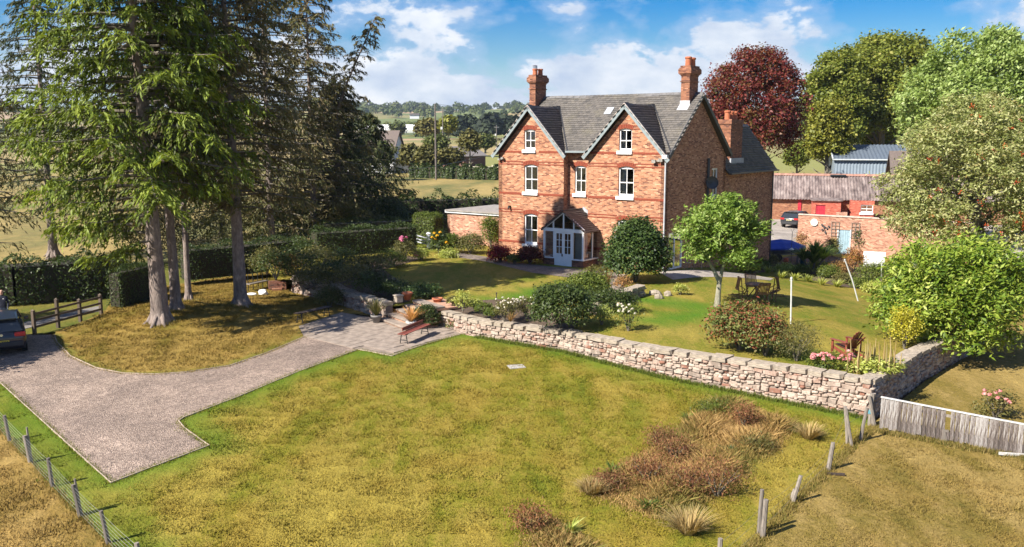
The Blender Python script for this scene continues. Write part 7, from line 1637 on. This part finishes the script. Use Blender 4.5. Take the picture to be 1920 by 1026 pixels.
def paintmat(name, c):
    m, t, b, o = newmat(name); b.inputs['Base Color'].default_value = (*c, 1); b.inputs['Roughness'].default_value = .28; b.inputs['Coat Weight'].default_value = .6; b.inputs['Coat Roughness'].default_value = .06; return m
m, t, b_, o_ = newmat('car_glass'); b_.inputs['Base Color'].default_value = (.03, .035, .04, 1); b_.inputs['Roughness'].default_value = .05; b_.inputs['Specular IOR Level'].default_value = .8; M_CARG = m
c = at(6, 670, z_low); hd = math.radians(120); car('glossy black hatchback with yellow rear plate half out of view on the drive', c + V3(math.cos(hd) * 2.1, math.sin(hd) * 2.1, .03), hd, paintmat('black_paint', (.010, .012, .022)), plate=(.72, .55, .05))
c = at(1480, 428, z_yard); hd = math.radians(52); car('dark grey crossover car seen from behind in the farmyard', c + V3(math.cos(hd) * 1.9, math.sin(hd) * 1.9, .0), hd, paintmat('dark_grey_paint', (.028, .03, .034)), L=4.2, Wd=1.85, H=1.62, suv=True, plate=(.72, .66, .35))
c = at(1444, 410, z_yard); car('black car mostly hidden by the house wing beyond the crossover', c + V3(-.6, 1.2, 0), math.radians(160), paintmat('black_paint_dull', (.012, .012, .013)), suv=True, H=1.6)
# covered dinghy
bt = thing('covered_boat', 'small boat under a tight blue cover on a trailer beside the house wing', 'boat', tuple(at(1462, 487, z_up)), math.radians(8))
mb = MB(); rings = []
for x, w, k in ((-1.9, .75, .55), (-1.2, .85, .5), (0, .9, .45), (1.0, .7, .5), (1.6, .4, .6), (2.0, .05, .75)): rings.append([(x, -w, .95), (x, -w * .8, k + .1), (x, 0, k - .05), (x, w * .8, k + .1), (x, w, .95)])
for p, q in zip(rings[:-1], rings[1:]):
    for j in range(4): mb.poly([p[j], p[j + 1], q[j + 1], q[j]])
mb.poly(rings[0]); mb.build('hull', plain('hull_grey', (.10, .11, .12), .4), bt)
mb = MB(); rings = []
for x, w, h in ((-1.98, .7, 1.12), (-1.85, .82, 1.3), (-1.0, .92, 1.5), (0, .96, 1.62), (.9, .78, 1.5), (1.6, .46, 1.22), (2.06, .06, 1.0)): rings.append([(x, -w, .86), (x, -w, .98), (x, -w * .5, .5 * (.98 + h) + .08), (x, 0, h), (x, w * .5, .5 * (.98 + h) + .08), (x, w, .98), (x, w, .86)])
for p, q in zip(rings[:-1], rings[1:]):
    for j in range(6): mb.poly([p[j], p[j + 1], q[j + 1], q[j]][::-1])
mb.poly(rings[0][::-1]); mb.build('cover', plain('blue_tarpaulin', (.008, .045, .36), .45, var=.2, bump=.4, bscale=3), bt)
mb = MB(); mb.bar((-1.8, 0, .4), (2.6, 0, .42), .08); mb.bar((-.5, -.85, .38), (-.5, .85, .38), .08); mb.build('trailer_frame', plain('galvanised', (.4, .41, .42), .5, .5), bt)
for s in (-1, 1): mb = MB(); mb.tube([(-.5, s * .8, .27), (-.5, s * .95, .27)], .27, 14); mb.build('wheel', plain('tyre_rubber', (.02, .02, .02)), bt)
p = at(1473, 501, z_up); cp = thing('clay_chimney_pot', 'old orange clay chimney pot standing in the border by the boat', 'chimney pot', tuple(p)); mb = MB(); mb.lathe([(.16, 0), (.2, .1), (.18, .15), (.16, .4), (.19, .44), (.19, .52), (.15, .6), (.17, .68), (.13, .68), (.12, .6)], n=14); mb.build('pot', plain('orange_clay', (.55, .13, .05), .8, var=.15), cp, True); mb = MB(); mb.lathe([(.01, .58), (.12, .6), (.01, .605)], n=10); mb.build('soil', M_SOIL, cp)
p = at(1483, 492, z_up); r = thing('bird_feeder_pole', 'thin forked dark pole standing between the boat and the palm', 'pole', tuple(p)); mb = MB(); mb.tube([(0, 0, -.2), (0, 0, 2.35)], .02, 6); mb.tube([(-.13, 0, 2.55), (0, 0, 2.3), (.13, 0, 2.55)], .018, 6); mb.build('shaft', M_DGREY, r); mb = MB(); mb.lathe([(.02, .9), (.2, .98), (.03, 1.12)], n=10); mb.build('feeder', plain('cream_plaque', (.7, .68, .62)), r)
p = at(1495, 497, z_up); mb = MB(); mb.tube([(0, 0, -.1), (0, 0, .75)], .09, 8, wob=.2); mb.lathe([(.1, 0), (.07, .04)], (0, 0, .75), 8); tag(mb.build('wooden_post', M_OLDW, loc=tuple(p)), 'short stout grey post in the border beside the palm', 'post')
p = at(1505, 499, z_up); r = thing('blue_pot', 'dark teal glazed pot half hidden below the palm', 'plant pot', tuple(p)); mb = MB(); mb.lathe([(.14, 0), (.22, .25), (.2, .5), (.24, .55), (.18, .55)], n=12); mb.build('bowl', plain('teal_glaze', (.02, .09, .11), .3), r, True); mb = MB(); mb.lathe([(.01, .5), (.18, .52), (.01, .53)], n=10); mb.build('soil', M_SOIL, r)
# bistro chair and table silhouettes on the house terrace
def bistro(label, p, rz):
    r = thing('bistro_chair', label, 'chair', tuple(p), rz); mb = MB()
    for sx in (-.18, .18):
        for sy in (-.18, .18): mb.tube([(sx * 1.15, sy * 1.15, 0), (sx, sy, .45)], .014, 5)
    mb.build('leg_frame', M_BLACK, r); mb = MB(); mb.lathe([(.01, .44), (.2, .44), (.2, .47), (.01, .47)], n=14); mb.build('seat', M_BLACK, r); mb = MB(); mb.tube([(-.18, .18, .45), (-.19, .24, .8), (0, .26, .95), (.19, .24, .8), (.18, .18, .45)], .014, 5); mb.tube([(-.06, .2, .46), (-.06, .25, .9)], .01, 5); mb.tube([(.06, .2, .46), (.06, .25, .9)], .01, 5); mb.build('backrest', M_BLACK, r)
bistro('black iron bistro chair by the house side window, nearer the camellia', at(1292, 507, 0), 1.0); bistro('black iron bistro chair by the house side wall under the standard tree', at(1308, 503, 0), -1.6)

# person beyond the black car
def person(label, loc, rz):
    root = thing('person', label, 'person', tuple(loc), rz)
    J = {'pelvis': (0, 0, .95, .15, .12), 'waist': (0, .01, 1.1, .145, .11), 'chest': (0, 0, 1.32, .175, .125), 'neck0': (0, 0, 1.47, .075, .075), 'neck': (0, .01, 1.54, .058, .058), 'head0': (0, .02, 1.60, .075, .09), 'head': (0, .03, 1.69, .082, .1), 'crown': (0, .015, 1.765, .05, .06),
         'ls': (-.18, 0, 1.42, .07, .07), 'le': (-.24, .02, 1.14, .045, .045), 'lw': (-.23, .16, .93, .032, .03), 'rs': (.18, 0, 1.42, .07, .07), 're': (.25, -.02, 1.14, .045, .045), 'rw': (.25, .1, .9, .032, .03),
         'lh': (-.095, 0, .86, .095, .095), 'lk': (-.1, .02, .49, .062, .062), 'la': (-.1, -.01, .09, .042, .045), 'lt': (-.11, .16, .035, .04, .03), 'rh': (.095, 0, .86, .095, .095), 'rk': (.1, .03, .49, .062, .062), 'ra': (.11, 0, .09, .042, .045), 'rt': (.12, .17, .035, .04, .03)}
    E = [('pelvis', 'waist'), ('waist', 'chest'), ('chest', 'neck0'), ('neck0', 'neck'), ('neck', 'head0'), ('head0', 'head'), ('head', 'crown'), ('chest', 'ls'), ('ls', 'le'), ('le', 'lw'), ('chest', 'rs'), ('rs', 're'), ('re', 'rw'), ('pelvis', 'lh'), ('lh', 'lk'), ('lk', 'la'), ('la', 'lt'), ('pelvis', 'rh'), ('rh', 'rk'), ('rk', 'ra'), ('ra', 'rt')]
    V = [v[:3] for v in J.values()]; K = list(J); rad = [v[3:] for v in J.values()]; ed = [(K.index(a), K.index(b)) for a, b in E]
    for s, wn_ in ((-1, 'lw'), (1, 'rw')):   # palm, four fingers, thumb
        w = Vector(J[wn_][:3]); f = Vector((0, .5, -.86)).normalized(); i = len(V); V.append(tuple(w + f * .08)); rad.append((.03, .018)); ed.append((K.index(wn_), i))
        for k in range(4):
            x = (k - 1.5) * .018; q = len(V); V += [tuple(w + f * .1 + Vector((0, x, x * .5))), tuple(w + f * (.14 + .008 * (2 - abs(k - 1.5))) + Vector((-s * .01, x, x * .5))), tuple(w + f * .165 + Vector((-s * .03, x, x * .5 - .008)))]; rad += [(.009, .009), (.0085, .0085), (.007, .007)]; ed += [(i, q), (q, q + 1), (q + 1, q + 2)]
        q = len(V); V += [tuple(w + f * .05 + Vector((-s * .02, .035, .01))), tuple(w + f * .09 + Vector((-s * .03, .055, .0)))]; rad += [(.011, .011), (.009, .009)]; ed += [(i, q), (q, q + 1)]
    me = bpy.data.meshes.new('body'); me.from_pydata(V, ed, []); o = bpy.data.objects.new('body', me); link(o, root)
    sk = o.modifiers.new('skin', 'SKIN'); me.skin_vertices.new(name='s') if not me.skin_vertices else None
    for v, r in zip(me.skin_vertices[0].data, rad): v.radius = r
    me.skin_vertices[0].data[0].use_root = True
    ss = o.modifiers.new('sub', 'SUBSURF'); ss.levels = ss.render_levels = 2
    m, t, b, out = newmat('person_skin_and_clothes'); k = NT(t); sz = k.n('ShaderNodeSeparateXYZ'); k.l(k.obj(), sz.inputs[0])
    c = k.ramp(k.math('DIVIDE', sz.outputs[2], 2.0), [(0.0, (.04, .03, .025)), (.055, (.05, .07, .11)), (.47, (.010, .013, .03)), (.765, (.50, .29, .21))], 'CONSTANT'); k.l(c, b.inputs['Base Color']); b.inputs['Roughness'].default_value = .8; me.materials.append(m)
    mb = MB(); mb.lathe([(.085, 0), (.088, .03), (.06, .035)], (0, .01, 1.66), 12); hp = mb.build('hair', plain('grey_hair', (.18, .16, .15), .9), root); hp.scale = (.95, 1.1, 1)
    mb = MB(); mb.bar((0, .125, 1.69), (0, .15, 1.655), .022, .03); [mb.box((sx * .03, .118, 1.70), (.022, .012, .01), m=1) for sx in (-1, 1)]; mb.box((0, .122, 1.62), (.045, .01, .01), m=2); [mb.box((sx * .088, .02, 1.685), (.016, .035, .055)) for sx in (-1, 1)]; mb.build('face', [plain('skin', (.50, .29, .21), .6), M_BLACK, plain('lip', (.35, .13, .11), .6)], root)
    mb = MB(); mb.box((-.07, .125, 1.36), (.06, .012, .03)); mb.build('shirt_logo', M_WHITE, root)
    return root
pp = at_depth(5, 575, 40.8); person('bald person in a dark navy top standing beyond the black car', (pp.x, 40.8, -.92), math.radians(200))

# ------------------------------------------------------------------ utility poles, wires, far buildings
def upole(label, px, y, z0, topy, arm=False, box=False, tilt=0.0):
    b = V3((px - 960) / F_PX * y * 1.0, y, z0); b.x = at_depth(px, 300, y).x; h = CAM_H + ray(px, topy).z * (y / ray(px, topy).y) - z0; r = thing('utility_pole', label, 'utility pole', tuple(b)); mb = MB(); mb.tube([(0, 0, -.5), (0, 0, h * .5), (tilt, 0, h)], [.17, .15, .11], 8); mb.build('pole', plain('grey_pole_wood', (.14, .12, .11), .9, var=.25), r)
    mb = MB()
    if arm: mb.bar((-.9, 0, h - .5), (.9, 0, h - .5), .12)
    mb.lathe([(.05, 0), (.08, .1), (.03, .25)], (0, 0, h), 6)
    mb.build('insulators' if not arm else 'cross_arm', plain('ceramic', (.3, .3, .3), .5), r)
    if box: mb = MB(); mb.box((-.35, 0, h * .6), (.55, .5, .7)); mb.build('transformer', plain('transformer_grey', (.55, .56, .57), .5), r)
    return b + V3(tilt, 0, h)
t1 = upole('tall near utility pole standing in the field hedge', 817, 168, -.5, 195); t2 = upole('utility pole with cross arm and transformer behind the tallest pole', 831, 250, 1.5, 203, True, True); t3 = upole('short distant utility pole with cross arm near the house gable', 931, 330, 3, 236, True, True)
def wirething(label, pts, r=.03): mb = MB(); mb.tube(pts, r, 4, cap=False); tag(mb.build('overhead_wire', M_BLACK), label, 'wire')
def sag(a, b, s, n=10): return [a.lerp(b, i / n) - V3(0, 0, s * 4 * (i / n) * (1 - i / n)) for i in range(n + 1)]
wirething('thin overhead wire running from the tallest pole towards the house gable', sag(t1, t1 + V3(70, 45, -2.5), 1.2), .022)
he = house.location + Vector((math.cos(HYAW) * -.2, math.sin(HYAW) * -.2, 6.6)); lo = at_depth(690, 322, 120)
wirething('dark service wire slanting down from the house eave over the pasture', sag(he, lo, .4), .02)
wirething('guy wire beside the tallest utility pole', [at_depth(768, 305, 168), at_depth(780, 280, 168)], .03)
fh = thing('far_house', 'dark roofed white walled house beyond the spruces', 'house', tuple(at_depth(694, 300, 190).xy) + (-.6,), -.15)
mb = MB(); mb.box((0, 4, 2.6), (10, 8, 5.6)); mb.prism([(-4, 5.4), (4, 5.4), (0, 9)], (V3(5.0, 4, 0), UY, UZ, -UX), 10); mb.build('wall', plain('white_render', (.62, .63, .66), .8), fh)
slab([V3(-5.6, -.6, 5.0), V3(5.4, -.6, 5.0), V3(5.4, 4, 9.3), V3(-5.6, 4, 9.3)], .2, M_SLATED, fh); slab([V3(-5.6, 8.6, 5.0), V3(5.4, 8.6, 5.0), V3(5.4, 4, 9.29), V3(-5.6, 4, 9.29)], .2, M_SLATED, fh)
sash((V3(5.0, 0, 0), UY, UZ, UX), 3, 4.2, 3.2, 4.6, 0, fh, curtain=None); sash((V3(0, 0, 0), UX, UZ, -UY), -3, -1.8, 3.0, 4.4, 0, fh, curtain=None)
mb = MB(); mb.box((6.4, 4.5, 1.3), (2.8, 4, 3.0)); mb.build('porch_wall', plain('white_render', (.62, .63, .66)), fh); slab([V3(4.9, 1.6, 3.6), V3(8.6, 1.6, 2.4), V3(8.6, 7.2, 2.4), V3(4.9, 7.2, 3.6)], .15, M_SLATED, fh)
fb = thing('far_barn', 'small brown gabled barn half hidden by bushes beyond the pasture', 'barn', tuple(at_depth(846, 295, 215).xy) + (-.4,), -.5)
mb = MB(); mb.box((0, 5, 1.6), (7, 10, 3.6)); mb.prism([(-3.5, 3.4), (3.5, 3.4), (0, 5.4)], (V3(0, 0, 0), UX, UZ, UY), 10); mb.build('wall', plain('brown_boarding', (.14, .07, .055), .9, var=.2), fb)
slab([V3(3.9, -.4, 3.2), V3(3.9, 10.4, 3.2), V3(0, 10.4, 5.5), V3(0, -.4, 5.5)], .12, plain('grey_sheet', (.26, .23, .21), .8), fb); slab([V3(-3.9, -.4, 3.2), V3(-3.9, 10.4, 3.2), V3(0, 10.4, 5.49), V3(0, -.4, 5.49)], .12, plain('grey_sheet', (.26, .23, .21)), fb)
pt = thing('polytunnel', 'long white polytunnel shining in the far fields', 'polytunnel', tuple(at_depth(750, 240, 720).xy) + (11.3,), .05)
mb = MB()
for i in range(6): mb.tube([(-32 + i * 10.7, 0, 0), (-32 + i * 10.7 + 10.2, 0, 0)], 4.2, 12)
mb.build('cover', plain('white_polythene', (.8, .8, .8), .5, var=.05), pt)
wh = thing('far_house', 'tiny white house on the wooded hillside', 'house', tuple(at_depth(777, 220, 1500).xy) + (33,), .1); mb = MB(); mb.box((0, 0, 3), (15, 8, 6)); mb.build('wall', plain('white_render', (.62, .63, .66)), wh); slab([V3(-8, -5, 5.8), V3(8, -5, 5.8), V3(8, 0, 9), V3(-8, 0, 9)], .3, M_SLATE, wh)
wf = thing('paddock_rail_fence', 'pale timber rail fence in the pasture left of the house', 'fence', tuple(at_depth(880, 300, 190).xy) + (-.3,))
for i in range(5): mb = MB(); mb.box((i * 2.4, -i * .5, .9), (.28, .2, 2.0)); mb.build('post', plain('pale_post', (.6, .56, .42), .8), wf)
for z in (.8, 1.5): mb = MB(); mb.bar((0, 0, z), (9.6, -2, z), .08, .14); mb.build('rail', plain('pale_post', (.6, .56, .42)), wf)
hd_ = thing('hurdle_fence', 'short rustic slatted hurdle in the rough grass beyond the hedges', 'fence', tuple(at(712, 384, -1.1)))
for i in range(4): mb = MB(); mb.bar((-2 + .02 * i, 0, .2 + i * .24), (2.6, 0, .15 + i * .22), .05, .09); mb.build('rail', M_OLDW, hd_)
for x in (-2, 0, 2): mb = MB(); mb.box((x, .05, .5), (.1, .1, 1.2)); mb.build('post', M_OLDW, hd_)

# trees and bushes between the pasture and the hills
L_FAR = leafmat('far_tree_leaf', [(.03, .045, .012), (.055, .08, .018), (.09, .115, .025), (.13, .14, .035)], .2, .7)
L_FARY = leafmat('far_tree_leaf_olive', [(.06, .06, .018), (.10, .10, .028), (.15, .14, .04), (.20, .17, .05)], .2, .7)
far = [((700, 735, 262, 318), 165, L_FAR, 'leafy tree in front of the far dark roofed house'), ((750, 785, 268, 318), 185, L_FARY, 'olive bush tree right of the far house'), ((782, 818, 270, 318), 180, L_FARY, 'brownish bush left of the tall near utility pole'), ((793, 842, 256, 285), 230, L_FAR, 'bright green round bush left of the small far barn'), ((820, 868, 276, 316), 185, L_FARY, 'straw coloured bush in front of the small far barn'), ((862, 900, 244, 292), 205, L_FARY, 'feathery olive tree beside the small far barn'), ((828, 853, 218, 252), 330, L_OAKY, 'autumn tinted tree right of the transformer pole'), ((780, 828, 224, 256), 340, L_FARY, 'pale olive tree left of the transformer pole'), ((895, 925, 256, 276), 300, L_FAR, 'low green hedge tree near the distant pole'), ((640, 700, 250, 330), 120, L_FAR, 'green tree among the spruces left of the far roof'), ((742, 752, 233, 250), 600, L_FAR, 'small round tree in front of the polytunnel'), ((1470, 1520, 262, 322), 170, L_OAK, 'green tree low behind the copper beech'), ((1600, 1690, 215, 300), 160, L_OAK, 'broad tree behind the steel shed'), ((1300, 1345, 240, 320), 150, L_BEECH, 'dark red low branches left of the copper beech')]
for i, (bxx, y, m, lbl) in enumerate(far): bigtree('field_tree', lbl, bxx, y, -1.0 if y < 250 else 1.0 + (y - 250) * .02, m, 300 + i, 420, 12, .0030 * y + .05, .0020 * y + .03, cr=.0026 * y, nlob=30, shr=.8, tr=.2 + y * .0004)
# woodland masses too far off to count
def wood_mass(name, boxes, mat):
    f = Foliage()
    for (px0, px1, pyt, y, n, h) in boxes:
        for _ in range(n):
            px = R.uniform(px0, px1); yy = y * R.uniform(.93, 1.12); x = at_depth(px, 250, yy).x; zg = hill_height(x, yy); s = h * R.uniform(.6, 1.15); k = 80; d = unit(k); d[:, 2] = abs(d[:, 2]); P = np.array([x, yy, zg + s * .3]) + d * np.array([s * .55, s * .55, s * .7]) * G.uniform(.75, 1.05, (k, 1)); N = norm(d + G.normal(0, .35, (k, 3))); V, Fq = leaf_quads(P, norm(np.cross(N, unit(k))), N, np.full(k, s * .26), np.full(k, s * .24), .1); f.add(V, Fq, np.clip(R.gauss(.45, .2) + G.normal(0, .1, k), 0, 1))
    return tag(f.build(name, mat, None), kind='stuff')
wood_mass('woodland', [(-100, 2050, 0, 900, 260, 13), (700, 1000, 0, 620, 26, 7)], L_FAR)
wood_mass('dark_woodland', [(838, 1010, 0, 560, 46, 15), (1250, 1700, 0, 500, 60, 14)], leafmat('dark_wood_leaf', [(.012, .02, .012), (.025, .038, .018), (.04, .055, .025)], .15, .8))
wood_mass('hill_woodland', [(-300, 2200, 0, 1700, 420, 17), (-300, 2200, 0, 2350, 420, 20), (640, 800, 0, 2300, 60, 24)], L_FAR)

# ------------------------------------------------------------------ air
hz = MB(); hz.box((0, 1600, 90), (9000, 3800, 260)); hb_ = hz.build('haze', None if False else plain('tmp', (.5, .5, .5)))
m = bpy.data.materials.new('haze_air'); m.use_nodes = True; t = m.node_tree; t.nodes.clear(); o_ = t.nodes.new('ShaderNodeOutputMaterial'); pv = t.nodes.new('ShaderNodeVolumePrincipled'); pv.inputs['Color'].default_value = (.62, .74, .95, 1); pv.inputs['Density'].default_value = .00009; pv.inputs['Anisotropy'].default_value = .2; t.links.new(pv.outputs[0], o_.inputs['Volume'])
hb_.data.materials.clear(); hb_.data.materials.append(m); tag(hb_, kind='stuff')
if not USE_HAZE: bpy.data.objects.remove(hb_)
